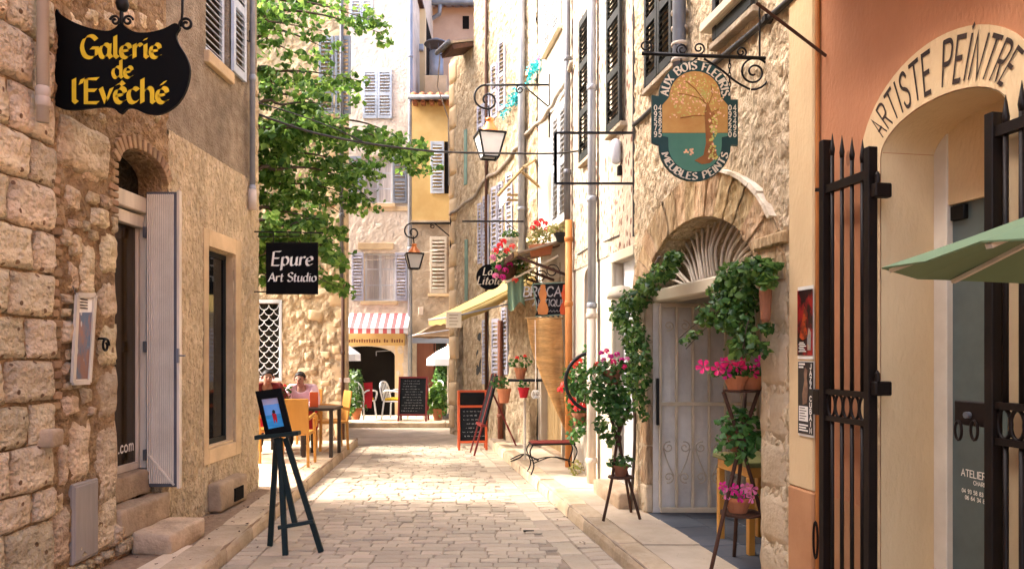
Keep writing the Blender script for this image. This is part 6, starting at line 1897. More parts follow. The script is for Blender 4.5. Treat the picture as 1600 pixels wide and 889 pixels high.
# ---------------------------------------------------------------- oval sign of the painted furniture shop
YS = 4.8
t = empty('furniture_sign', (0, YS, 0), 0, 'oval dark green hanging sign painted with a blossoming tree', 'sign')
def OP(x, y): v = P(x, y, YS); return (v.x, v.z)
K = FPX / YS
c = OP(1085, 190); wx = 1 / K
arcR = 54 * wx
outl = []
cxs, ctop, cbot = c[0], OP(0, 152)[1], OP(0, 228)[1]
def arcpts(cx, cz, r, a0, a1, n=16): return [(cx + r * math.cos(a0 + (a1 - a0) * i / n), cz + r * math.sin(a0 + (a1 - a0) * i / n)) for i in range(n + 1)]
rO = 56 * wx
outl = arcpts(cxs, ctop, rO, 0, math.pi) + [OP(1018, 150), OP(1018, 224)] + arcpts(cxs, cbot, rO, math.pi, 2 * math.pi) + [OP(1152, 228), OP(1152, 157)]
outl[0] = (cxs + rO, OP(0, 157)[1]); 
board = MB().prism(outl, -.014, .014).build('sign_board', m_signgreen, t)
rI = 40 * wx
inn = arcpts(cxs, ctop - .005, rI, 0, math.pi) + [OP(1034, 166), OP(1034, 209)] + [OP(1136, 209), OP(1136, 166)]
MB().prism(inn, -.0165, -.0145).build('painted_sky', m_signsky, board)
low = [OP(1034, 209.5), OP(1034, 214), (cxs - rI * 1.04, OP(0, 216)[1])] + arcpts(cxs, cbot + .0, rI * 1.04, math.pi, 2 * math.pi) + [(cxs + rI * 1.04, OP(0, 216)[1]), OP(1136, 214), OP(1136, 209.5)]
MB().prism(low, -.0165, -.0145).build('painted_meadow', m_signgrass, board)
MB().prism([OP(*p) for p in ((1101, 200), (1100, 178), (1104, 160), (1110, 176), (1116, 178), (1112, 200), (1113, 225), (1120, 246), (1108, 256), (1096, 258), (1084, 252), (1098, 244), (1102, 225))], -.019, -.0168).build('painted_trunk', m_signtrunk, board)
mb = MB()
for pts in (((1104, 165), (1092, 155), (1075, 150), (1060, 148)), ((1103, 182), (1085, 182), (1062, 186)), ((1106, 165), (1112, 150), (1110, 135)), ((1100, 160), (1085, 140), (1070, 128)), ((1110, 178), (1122, 172))):
    mb.tube([(OP(*p)[0], -.0175, OP(*p)[1]) for p in pts], .003, 5)
mb.build('painted_branch', m_signtrunk, board)
rs = random.Random(9)
lfm = MB(); bl = MB()
for k in range(240):
    a = rs.uniform(0, 6.28); r = math.sqrt(rs.random())
    x, y = 1088 + 42 * r * math.cos(a), 152 + 36 * r * math.sin(a)
    if y > 165: x = 1092 + rs.uniform(-46, 40) * (1 if y < 185 else .4)
    if math.hypot(x - 1085, y - 152) > 38 and y < 152: continue
    if not 1037 < x < 1133: continue
    q = OP(x, y); s_ = rs.uniform(.006, .012); th = rs.uniform(0, 6.28)
    tgt = lfm if rs.random() < .62 else bl
    tgt.add([(q[0] + s_ * math.cos(th + i * 1.57) * (1 if i % 2 else .55), -.0172 - k * 1e-5, q[1] + s_ * math.sin(th + i * 1.57) * (1 if i % 2 else .55)) for i in range(4)], [(0, 1, 2, 3)])
for k in range(60):
    q = OP(1114 + rs.gauss(0, 3.5), rs.uniform(180, 250)); s_ = rs.uniform(.006, .011); th = rs.uniform(0, 6.28)
    (lfm if rs.random() < .7 else bl).add([(q[0] + s_ * math.cos(th + i * 1.57), -.0195 - k * 1e-5, q[1] + s_ * math.sin(th + i * 1.57)) for i in range(4)], [(0, 1, 2, 3)])
for k in range(12):
    q = OP(1075 + rs.gauss(0, 4), 238 + rs.gauss(0, 3)); s_ = .009; th = rs.uniform(0, 6.28)
    bl.add([(q[0] + s_ * math.cos(th + i * 1.57), -.0175 - k * 1e-5, q[1] + s_ * math.sin(th + i * 1.57)) for i in range(4)], [(0, 1, 2, 3)])
lfm.build('painted_leaves', m_signleaf, board, fix=False); bl.build('painted_blossom', m_signbloom, board, fix=False)
def ring_text(txt, h, r, a_mid, span, cz, top=True):
    tw = text_width(txt, .24); mbx = MB()
    def wp(u, v):
        tt = (u / h) / tw
        if top: a = a_mid + span / 2 - span * tt; rr_ = r + v
        else: a = a_mid - span / 2 + span * tt; rr_ = r + h - v
        return cxs + rr_ * math.cos(a), cz + rr_ * math.sin(a)
    lettering(txt, h, .2, 25, .24, warp=wp, center=False, y=-.0155, mb=mbx)
    mbx.build('lettering', m_cream, board, fix=False)
ring_text('AUX BOIS FLEURIS', .052, 41.5 * wx, R(90), R(178), ctop, True)
ring_text('MEUBLES PEINTS', .045, 43 * wx, R(270), R(150), cbot, False)
for col, x in (('09579', 1023.5), ('43825', 1030.5), ('09220', 1139.5), ('43496', 1147)):
    for k, chh in enumerate(col):
        lettering(chh, .034, .18, None, .2, name='lettering', mat=m_cream, parent=board, at=OP(x, 174 + k * 10.3), y=-.0155)
mb = MB()
def iron2(pts, r=.008): mb.tube([(p[0], 0, p[1]) for p in pts], r, 6)
iron2([OP(1003, 84), OP(1206, 92)], .012)
for (x, y, r0, r1, a0, tn) in ((1009, 73, .045, .012, -math.pi / 2, 1.4), (1066, 78, .04, .01, math.pi * 1.4, -1.5), (1092, 76, .04, .01, -math.pi / 2, 1.4), (1158, 82, .038, .01, -math.pi / 2, 1.4), (1090, 100, .035, .01, math.pi / 2, 1.4)):
    cc = OP(x, y); iron2(scroll(cc[0], cc[1], r0, r1, a0, tn), .006)
cc = OP(1178, 113); iron2(scroll(cc[0], cc[1], .115, .015, math.pi * 1.45, 2.1, 44), .007)
iron2([(p.x, p.y) for p in smooth_path([(*OP(1100, 92), 0), (*OP(1125, 108), 0), (*OP(1150, 128), 0), (*OP(1172, 140), 0)], 5)], .007)
mb.tube([(OP(1205, 60)[0], 0, OP(1205, 75)[1]), (OP(1205, 60)[0], 0, OP(1205, 150)[1])], .012, 6)
mb.build('sign_bracket', m_iron, t, True)
for x in (1064, 1140):
    z1_, z0_ = OP(x, 92)[1], OP(x, 118 if x < 1100 else 136)[1]
    k = 0; z_ = z1_
    while z_ > z0_:
        pts = [(OP(x, 0)[0] + (.009 * math.cos(q) if k % 2 else 0), (0 if k % 2 else .009 * math.cos(q)), z_ - .018 + .02 * math.sin(q)) for q in [i * math.pi / 4 for i in range(8)]]
        MB().tube(pts, .0035, 5, closed=True).build('chain_link', m_iron, t, True)
        z_ -= .03; k += 1

# ---------------------------------------------------------------- porch: folded gate, plants, table
t = empty('porch_gate', (0, 6.9, 0), 0, 'beige painted iron gate with scrolls folded back inside the arched porch', 'gate')
g0, g1 = P(1032, 0, 6.9).x, P(1184, 0, 6.9).x
gz0, gz1, gzm = .15, 2.1, P(0, 634, 6.9).z
for zz, hh in ((gz0, .045), (gz1 - .03, .035), (gzm, .035)):
    MB().box(g0, g1, -.015, .015, zz, zz + hh, .003).build('rail', m_gatepaint, t)
for k in range(7):
    x = g0 + (g1 - g0) * k / 6
    MB().box(x - .012, x + .012, -.012, .012, gz0 + .045, gz1 - .03, .003).build('bar', m_gatepaint, t)
for k in range(6):
    x = g0 + (g1 - g0) * (k + .5) / 6; hw_ = (g1 - g0) / 14
    zc = P(0, 722, 6.9).z; sg = 1 if k % 2 else -1
    pts = scroll(x - sg * .012, zc + .13, .012, .05, 0, -sg * 1.2, 20) 
    MB().tube([(p[0], 0, p[1]) for p in scroll(x, zc + .14, .012, .055, math.pi / 2 - sg * math.pi / 2, sg * 1.3, 20)], .006, 5).tube([(p[0], 0, p[1]) for p in scroll(x, zc - .14, .012, .055, math.pi / 2 + sg * math.pi / 2, sg * 1.3, 20)], .006, 5).tube(smooth_path([(x + sg * .05, 0, zc + .13), (x + sg * .01, 0, zc), (x - sg * .05, 0, zc - .13)], 4), .006, 5).build('scroll', m_gatepaint, t, True)
    MB().tube([(p[0], 0, p[1]) for p in scroll(x, gzm + .75, .012, .05, 0, sg * 1.3, 20)], .006, 5).build('scroll', m_gatepaint, t, True)
MB().box(g0 - .04, g0 - .015, -.02, .02, gzm - .18, gzm + .26, .004).build('lock_plate', m_iron, t)

tt = RF.w(sR(5.75), -.42, .124)
t = empty('side_table', tt, RF.a, 'small wooden table with olive top standing in the porch', 'table')
MB().box(-.3, .3, -.22, .22, .66, .7, .008).build('table_top', m_olive, t)
MB().box(-.27, .27, -.19, .19, .58, .66, .006).build('apron', m_orangewood, t)
for a in (-1, 1):
    for b in (-1, 1): MB().box(a * .25 - .025, a * .25 + .025, b * .17 - .025, b * .17 + .025, 0, .58, .005).build('leg', m_orangewood, t)

# ivy on the far side of the arch
def wallblob(x, y, rx_, ry_, out, dep, n, fac=RF):
    s_, z_ = fac.p(x, y, out); w_ = fac.w(s_, out, z_); Yd = w_.y
    return (w_, (rx_ * Yd / FPX, dep, ry_ * Yd / FPX), n)
iv = [wallblob(*b) for b in ((1052, 405, 16, 14, .1, .12, 110), (1035, 425, 20, 16, .1, .14, 130), (1012, 445, 20, 18, .12, .14, 150), (992, 468, 24, 20, .12, .16, 200), (980, 495, 24, 24, .14, .16, 220), (990, 525, 22, 26, .14, .18, 220),
     (998, 560, 20, 26, .14, .18, 190), (1000, 595, 15, 26, .14, .16, 130), (985, 590, 12, 26, .12, .14, 90), (1000, 630, 12, 18, .12, .12, 50), (966, 480, 12, 16, .1, .1, 70), (1008, 650, 8, 10, .12, .1, 16))]
t = empty('ivy', RF.w(sR(7.2), .1, PZ), 0, 'dark ivy climbing the far side of the porch arch', 'ivy')
leaf_cloud('foliage', [(c - t.location, r, int(n * 1.15)) for c, r, n in iv], .05, lf_ivy, t, 41)
MB().tube(smooth_path([Vector((0, 0, 0)), RF.w(sR(7.25), .04, 1.0) - t.location, RF.w(sR(7.5), .04, 1.9) - t.location, RF.w(sR(7.1), .04, 2.2) - t.location, RF.w(sR(6.6), .04, 2.5) - t.location], 5), .016, 6).build('stem', m_bark, t, True)
# ivy pot on the near pier
pz = RF.w(rx(1196, 470, .15), .15, RF.p(1196, 498, .15)[1])
t = empty('ivy_pot', pz, 0, 'tall terracotta wall pot of ivy spilling over the near pier', 'potted plant')
MB().lathe([(.02, -.02), (.03, 0), (.036, .1), (.04, .2), (.046, .22), (.036, .22), (.001, .18)], 12).build('pot', m_terrad, t)
iv = [wallblob(*b) for b in ((1180, 420, 30, 18, .16, .14, 170), (1150, 430, 28, 20, .16, .14, 170), (1135, 455, 28, 22, .18, .15, 170), (1160, 465, 30, 24, .16, .15, 190), (1125, 488, 28, 20, .2, .15, 140), (1150, 500, 28, 26, .2, .15, 160), (1160, 535, 22, 26, .2, .14, 120), (1100, 500, 14, 10, .22, .1, 30), (1085, 522, 12, 8, .22, .08, 14), (1072, 535, 10, 10, .22, .08, 10), (1195, 545, 10, 12, .1, .06, 18), (1200, 438, 16, 14, .2, .05, 60), (1205, 415, 14, 8, .12, .06, 30), (1200, 512, 14, 10, .12, .06, 22))]
leaf_cloud('foliage', [(c - t.location, r, int(n * 1.15)) for c, r, n in iv], .05, lf_ivy, t, 43)
mb = MB()
for (x0, y0, x1, y1) in ((1150, 480, 1062, 528), (1150, 490, 1072, 545), (1170, 500, 1160, 560)):
    a, b = RF.w(rx(x0, y0, .2), .2, RF.p(x0, y0, .2)[1]), RF.w(rx(x1, y1, .22), .22, RF.p(x1, y1, .22)[1])
    mb.tube(smooth_path([a - t.location, (a + b) / 2 - t.location + Vector((0, 0, .05)), b - t.location], 4), .004, 5)
mb.build('stem', m_bark, t)

# rustic tripods
def tripod(name, label, feet, knot, tops, shelves):
    t = empty(name, (knot[0], knot[1], PZ), 0, label, 'plant stand', 'rustic three legged plant stands')
    o = t.location
    for f, tp_ in zip(feet, tops):
        k = Vector(knot); f = Vector(f); tp_ = Vector(tp_)
        mid_ = (f + k) / 2 + Vector((random.uniform(-.01, .01), random.uniform(-.01, .01), 0))
        MB().tube(smooth_path([f - o, mid_ - o, k + Vector((random.uniform(-.012, .012), random.uniform(-.012, .012), 0)) - o, tp_ - o], 3), .014, 7).build('leg', m_rustic, t, True)
    for (x, y, z_, w_) in shelves:
        MB().lathe([(w_, 0), (w_, .015)], 10, (x - o.x, y - o.y, z_ - o.z)).build('shelf', m_rustic, t)
    MB().lathe([(.03, -.025), (.034, 0), (.03, .025)], 8, (0, 0, knot[2] - o.z)).build('binding', m_rustic, t)
    return t
kn = P(1158, 690, 5.2)
sh_ = P(1158, 803, 5.2)
tripod('plant_stand', 'rustic brown stick tripod with pots at the near side of the porch', [(1.36, 5.06, PZ), (1.86, 5.2, PZ), (1.66, 5.5, .124)], kn, [P(1205, 556, 5.25), P(1130, 612, 5.2), P(1165, 600, 5.4)], [(sh_.x, sh_.y, sh_.z, .15), (kn.x, kn.y, P(0, 612, 5.2).z, .13)])
v = P(1155, 800, 5.2)
potted('potted_petunia', (v.x - .01, v.y, sh_.z + .016), .1, .11, 'terracotta bowl of soft pink petunias on the lower tripod shelf', blobs=[((0, 0, .12), (.13, .1, .05), 60)], size=.045, seed=21, flowers=[(-.1, -.07, .14, .035, fl_soft), (-.06, -.1, .18, .036, fl_mag), (.02, -.1, .19, .034, fl_soft), (.08, -.06, .17, .036, fl_soft), (-.02, -.12, .13, .034, fl_mag), (.06, -.1, .12, .034, fl_soft), (-.12, -.04, .19, .03, fl_mag)])
zsh = P(0, 612, 5.2).z + .016
t = potted('potted_petunia', (P(1148, 0, 5.2).x, 5.17, zsh), .09, .1, 'terracotta pot of hot pink petunias high on the tripod, left of its pair', potmat=m_terra, blobs=[((-.02, -.02, .13), (.17, .09, .05), 110)], size=.05, seed=22,
       flowers=[(-.245, -.05, .165, .042, fl_pink), (-.15, -.09, .15, .04, fl_pink), (-.13, -.1, .19, .036, fl_mag), (-.07, -.1, .19, .042, fl_pink), (.0, -.1, .16, .04, fl_pink), (.02, -.1, .21, .036, fl_pink), (-.1, -.1, .12, .036, fl_mag)])
t = potted('potted_petunia', (P(1175, 0, 5.2).x, 5.2, zsh), .09, .1, 'terracotta pot of hot pink petunias high on the tripod, right of its pair', potmat=m_terra, blobs=[((.02, -.02, .13), (.15, .09, .05), 90)], size=.05, seed=23,
       flowers=[(-.03, -.12, .13, .042, fl_pink), (.1, -.1, .18, .042, fl_pink), (.15, -.08, .2, .036, fl_mag), (.03, -.09, .2, .034, fl_mag), (.13, -.06, .22, .03, fl_mag)])
v = P(1155, 668, 5.3)
potted('trailing_plant', (v.x, v.y, P(0, 705, 5.3).z), .1, .14, 'leafy green trailing plant tucked under the petunias in the tripod', potmat=m_terrad, blobs=[((0, -.05, .2), (.16, .12, .12), 150), ((-.05, -.08, .05), (.14, .1, .12), 120), ((.08, -.06, .08), (.1, .1, .1), 60)], size=.055, leaf=lf_pot, seed=24)
kn = P(966, 684, 6.72)
sh2 = P(970, 746, 6.72)
tripod('plant_stand', 'rustic brown stick tripod on the pavement before the ivy', [(P(942, 0, 6.7).x, 6.68, PZ), (P(1000, 0, 6.75).x, 6.75, PZ), (P(986, 0, 7.05).x, 7.05, PZ)], kn, [P(985, 625, 6.7), P(945, 620, 6.7), P(962, 610, 6.85)], [(sh2.x, sh2.y, sh2.z, .12)])
potted('potted_plant', (sh2.x, sh2.y, sh2.z + .016), .075, .1, 'small dark pot of green leaves on the shelf of the tripod before the ivy', potmat=m_terrad, blobs=[((0, 0, .13), (.11, .1, .06), 100)], size=.045, leaf=lf_ivy, seed=25)
v = P(955, 600, 6.72)
potted('trailing_geranium', v, .1, .13, 'terracotta pot of magenta flowers with long trailing leaves on top of the tripod', potmat=m_terrad, blobs=[((0, 0, .16), (.16, .12, .07), 120), ((-.02, -.05, -.05), (.19, .12, .14), 220), ((.08, -.04, -.22), (.12, .1, .14), 130), ((-.06, -.04, -.35), (.1, .1, .14), 100), ((.02, 0, -.48), (.08, .08, .08), 40)], size=.055, leaf=lf_ivy, seed=26, stems=3,
       flowers=[(-.02, -.1, .25, .035, fl_mag, 'ball'), (.04, -.1, .27, .03, fl_mag, 'ball'), (-.08, -.08, .22, .028, fl_soft, 'ball'), (.09, -.05, .22, .03, fl_mag, 'ball'), (.14, -.04, .23, .026, fl_soft, 'ball'), (-.1, -.1, .28, .03, fl_mag, 'ball'), (-.14, -.1, .18, .03, fl_coral, 'ball'), (.0, -.14, .2, .032, fl_pink, 'ball'), (.1, -.12, .16, .03, fl_pink, 'ball'), (-.06, -.13, .3, .03, fl_pink, 'ball')])
leaf_cloud('light_foliage', [((-.06, -.08, .1), (.22, .12, .1), 90), ((-.12, -.06, -.1), (.16, .1, .14), 90), ((.06, -.1, -.16), (.14, .08, .16), 70)], .05, lf_pot, bpy.data.objects['trailing_geranium'], 66)
# geranium on the niche ledge with an old tyre hoop
gx = RF.w(rx(903, 600, .3), .25, PZ)
v = P(905, 640, 9.15)
t = potted('climbing_geranium', (v.x, v.y, PZ + .62), .1, .16, 'bushy coral red geranium fixed to the wall by the drainpipe', potmat=m_terrad, blobs=[((-.02, 0, 0.60), (.2, .14, .2), 260), ((.02, 0, 0.33), (.2, .14, .2), 240), ((.05, 0, 0.06), (.15, .12, .16), 120), ((.1, .0, 0.88), (.06, .06, .16), 50), ((-.05, 0, -0.12), (.1, .1, .1), 40)], size=.06, seed=27, stems=6,
       flowers=[(-.2, -.1, 0.50, .05, fl_coral, 'ball'), (-.08, -.15, 0.76, .06, fl_coral, 'ball'), (-.02, -.15, 0.80, .055, fl_coral, 'ball'), (.14, -.1, 1.08, .055, fl_coral, 'ball'), (-.1, -.16, 0.31, .06, fl_red, 'ball'), (.02, -.16, 0.24, .06, fl_red, 'ball'), (-.04, -.16, 0.22, .05, fl_red, 'ball'), (.17, -.16, 0.70, .06, fl_mag, 'ball'), (.17, -.1, 0.93, .04, fl_coral, 'ball'), (-.24, -.05, 0.44, .045, fl_red, 'ball')])
o = MB().tube([(.36 * math.cos(a), 0, .36 * math.sin(a)) for a in [R(75) + R(195) * i / 24 for i in range(25)]], .022, 8).build('tyre_hoop', m_iron, None, True, loc=P(930, 596, 8.95))
tag(o, 'dark half hoop of an old tyre among the coral geraniums', 'hoop')
# tufts at the foot of the drainpipes
t = empty('weed', RF.w(rx(903, 0, .1), .12, PZ), 0, 'small yellow green weed at the foot of the orange drainpipe', 'plant')
leaf_cloud('foliage', [((0, 0, .1), (.09, .08, .1), 70)], .04, lf_dry, t, 51)

# ---------------------------------------------------------------- easel with painting
EY = 6.05
t = empty('artist_easel', P(455, 862, EY), 0, 'dark green wooden easel standing in the road', 'easel')
t.location.z = 0; o = t.location
def EP(x, y, Yd): return P(x, y, Yd) - o
def grd(x, Yd): v = P(x, 0, Yd); return Vector((v.x, Yd, .0)) - o
for (f, tp_) in ((grd(446, 5.98), EP(437, 684, 6.1)), (grd(502, 6.08), EP(446, 684, 6.12)), (EP(461, 818, 6.04), EP(432, 684, 6.1)), (grd(422, 6.28), EP(432, 690, 6.16))):
    MB().bar(f, tp_, .045, .03, up=(0, 1, 0), ch=.004).build('leg', m_easel, t)
MB().bar(EP(434, 824, 6.0), EP(490, 814, 6.07), .03, .04, up=(0, 1, 0), ch=.004).build('crossbar', m_easel, t)
MB().bar(EP(400, 683, 6.06), EP(468, 676, 6.06), .09, .035, ch=.004).build('tray', m_easel, t)
MB().bar(EP(432, 684, 6.13), EP(425, 612, 6.2), .04, .02, up=(0, 1, 0)).build('mast', m_easel, t)
t = empty('framed_painting', P(433, 676, 6.05), 0, 'small bright blue seaside painting in wide black frame on the easel', 'painting')
o = t.location
pf = [(400, 612, 6.15), (440, 607, 6.15), (456, 674, 6.04), (416, 681, 6.04)]
pi = [(409, 624, 6.12), (434, 621, 6.12), (445, 666, 6.05), (420, 671, 6.05)]
po = [P(*p) - o for p in pf]; pin = [P(*p) - o for p in pi]
nrm = (po[1] - po[0]).cross(po[3] - po[0]).normalized()
if nrm.y > 0: nrm = -nrm
for i in range(4):
    j = (i + 1) % 4
    q = [po[i], po[j], pin[j], pin[i]]
    MB().add([v + nrm * .02 for v in q] + [v - nrm * .01 for v in q], [(0, 1, 2, 3), (4, 5, 6, 7), (0, 1, 5, 4), (1, 2, 6, 5), (2, 3, 7, 6), (3, 0, 4, 7)]).build('frame_side', m_black, t)
m_sea = M('painted_sea', (.02, .25, .6), (.05, .4, .75), 12, .5, 0, stretch=(1, 1, 4))
m_skyp = M('painted_sky_blue', (.1, .35, .8), (.2, .45, .85), 5, .5, 0)
m_cloudp = M('painted_pink_cloud', (.6, .45, .48), (.3, .4, .65), 8, .5, 0)
def pq(u, v): return pin[0].lerp(pin[1], u).lerp(pin[3].lerp(pin[2], u), v)
for (v0, v1, mm) in ((0, .2, m_cloudp), (.2, .55, m_skyp), (.55, 1, m_sea)):
    q = [pq(0, v0), pq(1, v0), pq(1, v1), pq(0, v1)]
    MB().add([v + nrm * .003 for v in q], [(0, 1, 2, 3)]).build('canvas', mm, t, fix=False)
fig = [pq(u, v) + nrm * .005 for u, v in ((.42, .5), (.55, .48), (.68, .55), (.66, .75), (.6, .86), (.52, .72), (.44, .86), (.42, .7))]
MB().add(fig, [tuple(range(8))]).build('painted_figure', m_red, t, fix=False)
hd = [pq(.56 + .1 * math.cos(a), .46 + .07 * math.sin(a)) + nrm * .006 for a in [i * .785 for i in range(8)]]
MB().add(hd, [tuple(range(8))]).build('painted_head', m_p2, t, fix=False)

# ---------------------------------------------------------------- chalkboards in the road
def scrawl(parent, x0, x1, z0, z1, y, rows, mat, seed, Mt=None):
    rs = random.Random(seed); mb = MB()
    for r in range(rows):
        z_ = z1 - (z1 - z0) * (r + .5) / rows
        x = x0 + rs.uniform(0, .25) * (x1 - x0); xe = x1 - rs.uniform(0, .45) * (x1 - x0)
        while x < xe:
            w = rs.uniform(.02, .07); h = (z1 - z0) / rows * rs.uniform(.2, .38)
            n = max(2, int(w / .012)); 
            for k in range(n):
                mb.box(x + k * .012, x + k * .012 + .005, y - .0012, y, z_ - h * rs.uniform(.2, .5), z_ + h * rs.uniform(.1, .6))
            x += w + .015
    return mb.build('chalk_writing', mat, parent, kind='stuff', fix=False)
v = P(738, 700, 12.55)
t = empty('chalkboard', (v.x, v.y, 0), R(6), 'orange framed folding chalkboard menu in the road by the kerb', 'chalkboard')
tilt = Matrix.Rotation(R(-12), 4, 'X')
fr = empty('tmp'); bpy.data.objects.remove(fr)
def aboard(t, w, h, fmat, split=None, tl=R(-12), seed=1, rows=9):
    pan = empty('front_panel', (0, -.16, 0)); pan.parent = t; pan.rotation_euler = (tl, 0, 0)
    for x in (-w / 2, w / 2 - .04): MB().box(x, x + .04, -.015, .015, 0, h, .003).build('frame_bar', fmat, pan)
    zs_ = [.12, h - .04] + ([split] if split else [])
    for z_ in zs_: MB().box(-w / 2 + .04, w / 2 - .04, -.015, .015, z_, z_ + .04, .003).build('frame_bar', fmat, pan)
    MB().box(-w / 2 + .04, w / 2 - .04, -.006, .006, .16, h - .04).build('slate', m_slate, pan)
    top = split or h - .04
    scrawl(pan, -w / 2 + .07, w / 2 - .07, .2, top - .03, -.0075, rows, m_chalk, seed)
    if split: scrawl(pan, -w / 2 + .07, w / 2 - .07, split + .06, h - .06, -.0075, 4, m_chalk, seed + 1)
    bk = empty('rear_panel', (0, .16, 0)); bk.parent = t; bk.rotation_euler = (-tl, 0, 0)
    for x in (-w / 2, w / 2 - .04): MB().box(x, x + .04, -.015, .015, 0, h - .002, .003).build('frame_bar', fmat, bk)
    MB().box(-w / 2 + .04, w / 2 - .04, -.006, .006, .16, h - .04).build('slate', m_slate, bk)
aboard(t, .5, 1.02, m_orangeframe, .72, seed=4, rows=7)
v = P(753, 705, 11.95)
t = empty('menu_easel', (v.x, v.y, 0), R(-78), 'red wooden easel with dark menu board seen edge on', 'chalkboard')
for x in (-.2, .2): MB().bar((x, -.16, 0), (x * .8, .2, 1.3), .03, .025).build('leg', m_redwood, t)
MB().bar((0, .62, 0), (0, .17, 1.0), .03, .025).build('rear_leg', m_redwood, t)
mb = MB(); Mx = Matrix.Translation(Vector((0, .015, .5))) @ Matrix.Rotation(R(-15), 4, 'X')
mb.box(-.24, .24, -.03, .01, 0, .8, .004, Mx); mb.build('menu_board', m_slate, t)
MB().box(-.24, .24, -.06, .05, .46, .5, .004).build('ledge', m_redwood, t)
v = P(646, 661, 16.5)
t = empty('chalkboard', (v.x, v.y, .115), R(-3), 'dark red framed chalkboard menu standing on the cafe terrace', 'chalkboard')
aboard(t, .66, 1.0, m_redwood, None, R(-9), 12, 12)

# ---------------------------------------------------------------- cafe terrace furniture
def plastic_chair(x, y, Yd, rz, label, cushion=True):
    v = P(x, y, Yd)
    t = empty('plastic_chair', (v.x, v.y, .115 if Yd > 16.4 else .1), rz, label, 'chair', 'white plastic cafe chairs')
    for sx in (-1, 1):
        for sy in (-1, 1): MB().tube([(sx * .24, sy * .22, 0), (sx * .2, sy * .18, .42)], .02, 6).build('leg', m_plastic, t, True)
        MB().tube(smooth_path([(sx * .22, -.2, .42), (sx * .26, -.2, .62), (sx * .26, .1, .66), (sx * .22, .2, .6)], 4), .02, 6).build('armrest', m_plastic, t, True)
    MB().box(-.22, .22, -.22, .2, .4, .43, .01).build('seat', m_plastic, t)
    bk = smooth_path([(-.22, .2, .43), (-.23, .26, .7), (-.12, .29, .84), (.12, .29, .84), (.23, .26, .7), (.22, .2, .43)], 5)
    b = MB().tube(bk, .02, 6)
    for k in range(4): b.bar((-.13 + k * .087, .2, .42), (-.12 + k * .08, .285, .83), .03, .012, up=(0, 1, 0))
    b.build('backrest', m_plastic, t)
    if cushion: MB().box(-.19, .19, -.19, .17, .43, .49, .02).build('cushion', m_yellowcush, t)
    return t
plastic_chair(566, 655, 17.0, R(150), 'white plastic armchair beside the left terrace plant')
plastic_chair(617, 655, 16.9, R(75), 'white plastic armchair turned sideways left of the terrace chalkboard')
plastic_chair(670, 655, 17.2, R(-60), 'white plastic armchair half hidden right of the terrace chalkboard')
v = P(576, 655, 17.05)
o = MB().add([(-.12, 0, .84), (.14, .02, .86), (.17, -.1, .5), (.15, -.16, .28), (-.05, -.14, .3), (-.1, -.08, .5)], [(0, 1, 2, 5), (5, 2, 3, 4)]).build('draped_cloth', m_red, None, loc=(v.x - .02, v.y - .2, .1), fix=False)
tag(o, 'red cloth draped over the left white chair', 'cloth')
def bushy(x, y, Yd, h, label, r=.14, w=.3, seed=1, leaf=None):
    v = P(x, y, Yd)
    potted('potted_shrub', (v.x, v.y, .115), r, .26, label, blobs=[((0, 0, .3 + (h - .3) * k / 5), (w * (1 - .1 * k), w * .8, .2), 80) for k in range(5)] + [((0, 0, h), (w * .45, w * .4, .15), 40)], size=.09, leaf=leaf or lf_pot, seed=seed, stems=4)
bushy(556, 658, 16.75, 1.05, 'tall leafy shrub in a terracotta pot at the left of the terrace', seed=61, w=.28, leaf=lf_ivy)
bushy(684, 663, 16.6, .75, 'pale leaved shrub in a terracotta pot at the right of the terrace', seed=62, w=.28, leaf=lf_tree)
bushy(690, 650, 17.7, 1.25, 'dark green shrub behind the pale leaved pot plant', seed=63, w=.3)
def parasol(x, ytop, yedge, Yd, rad, label):
    v = P(x, 0, Yd); t = empty('cafe_parasol', (v.x, Yd, .1), 0, label, 'parasol', 'white cafe parasols')
    zt_, zr_ = P(0, ytop, Yd).z - .1, P(0, yedge, Yd).z - .1
    mb = MB(); n = 8
    for k in range(n):
        a0, a1 = 2 * math.pi * k / n + .2, 2 * math.pi * (k + 1) / n + .2
        A = (rad * math.cos(a0), rad * math.sin(a0)); B = (rad * math.cos(a1), rad * math.sin(a1))
        mb.add([(0, 0, zt_), (A[0] * .5, A[1] * .5, zt_ - (zt_ - zr_) * .42), (B[0] * .5, B[1] * .5, zt_ - (zt_ - zr_) * .42), (A[0], A[1], zr_), (B[0], B[1], zr_), (A[0] * 1.01, A[1] * 1.01, zr_ - .16), (B[0] * 1.01, B[1] * 1.01, zr_ - .16)], [(0, 1, 2), (1, 3, 4, 2), (3, 5, 6, 4)])
    mb.build('canopy', m_white, t, fix=False)
    MB().tube([(0, 0, 0), (0, 0, zt_ + .05)], .02, 8).build('pole', m_whitewood, t)
    MB().lathe([(.22, 0), (.22, .06), (.04, .1)], 12).build('base', m_zincd, t)
parasol(700, 540, 560, 17.4, .5, 'white scalloped cafe parasol at the right of the terrace')
parasol(536, 535, 553, 17.2, .4, 'white cafe parasol half hidden at the left of the terrace')
v = P(676, 640, 17.0)
t = empty('terrace_rail', (P(668, 0, 17.3).x, 17.3, .1), 0, 'low pale rail between plants on the terrace', 'rail')
MB().box(0, .62, -.02, .02, .62, .68, .004).box(0, .05, -.02, .02, 0, .62, .004).box(.57, .62, -.02, .02, 0, .62, .004).build('rail_frame', m_whitewood, t)

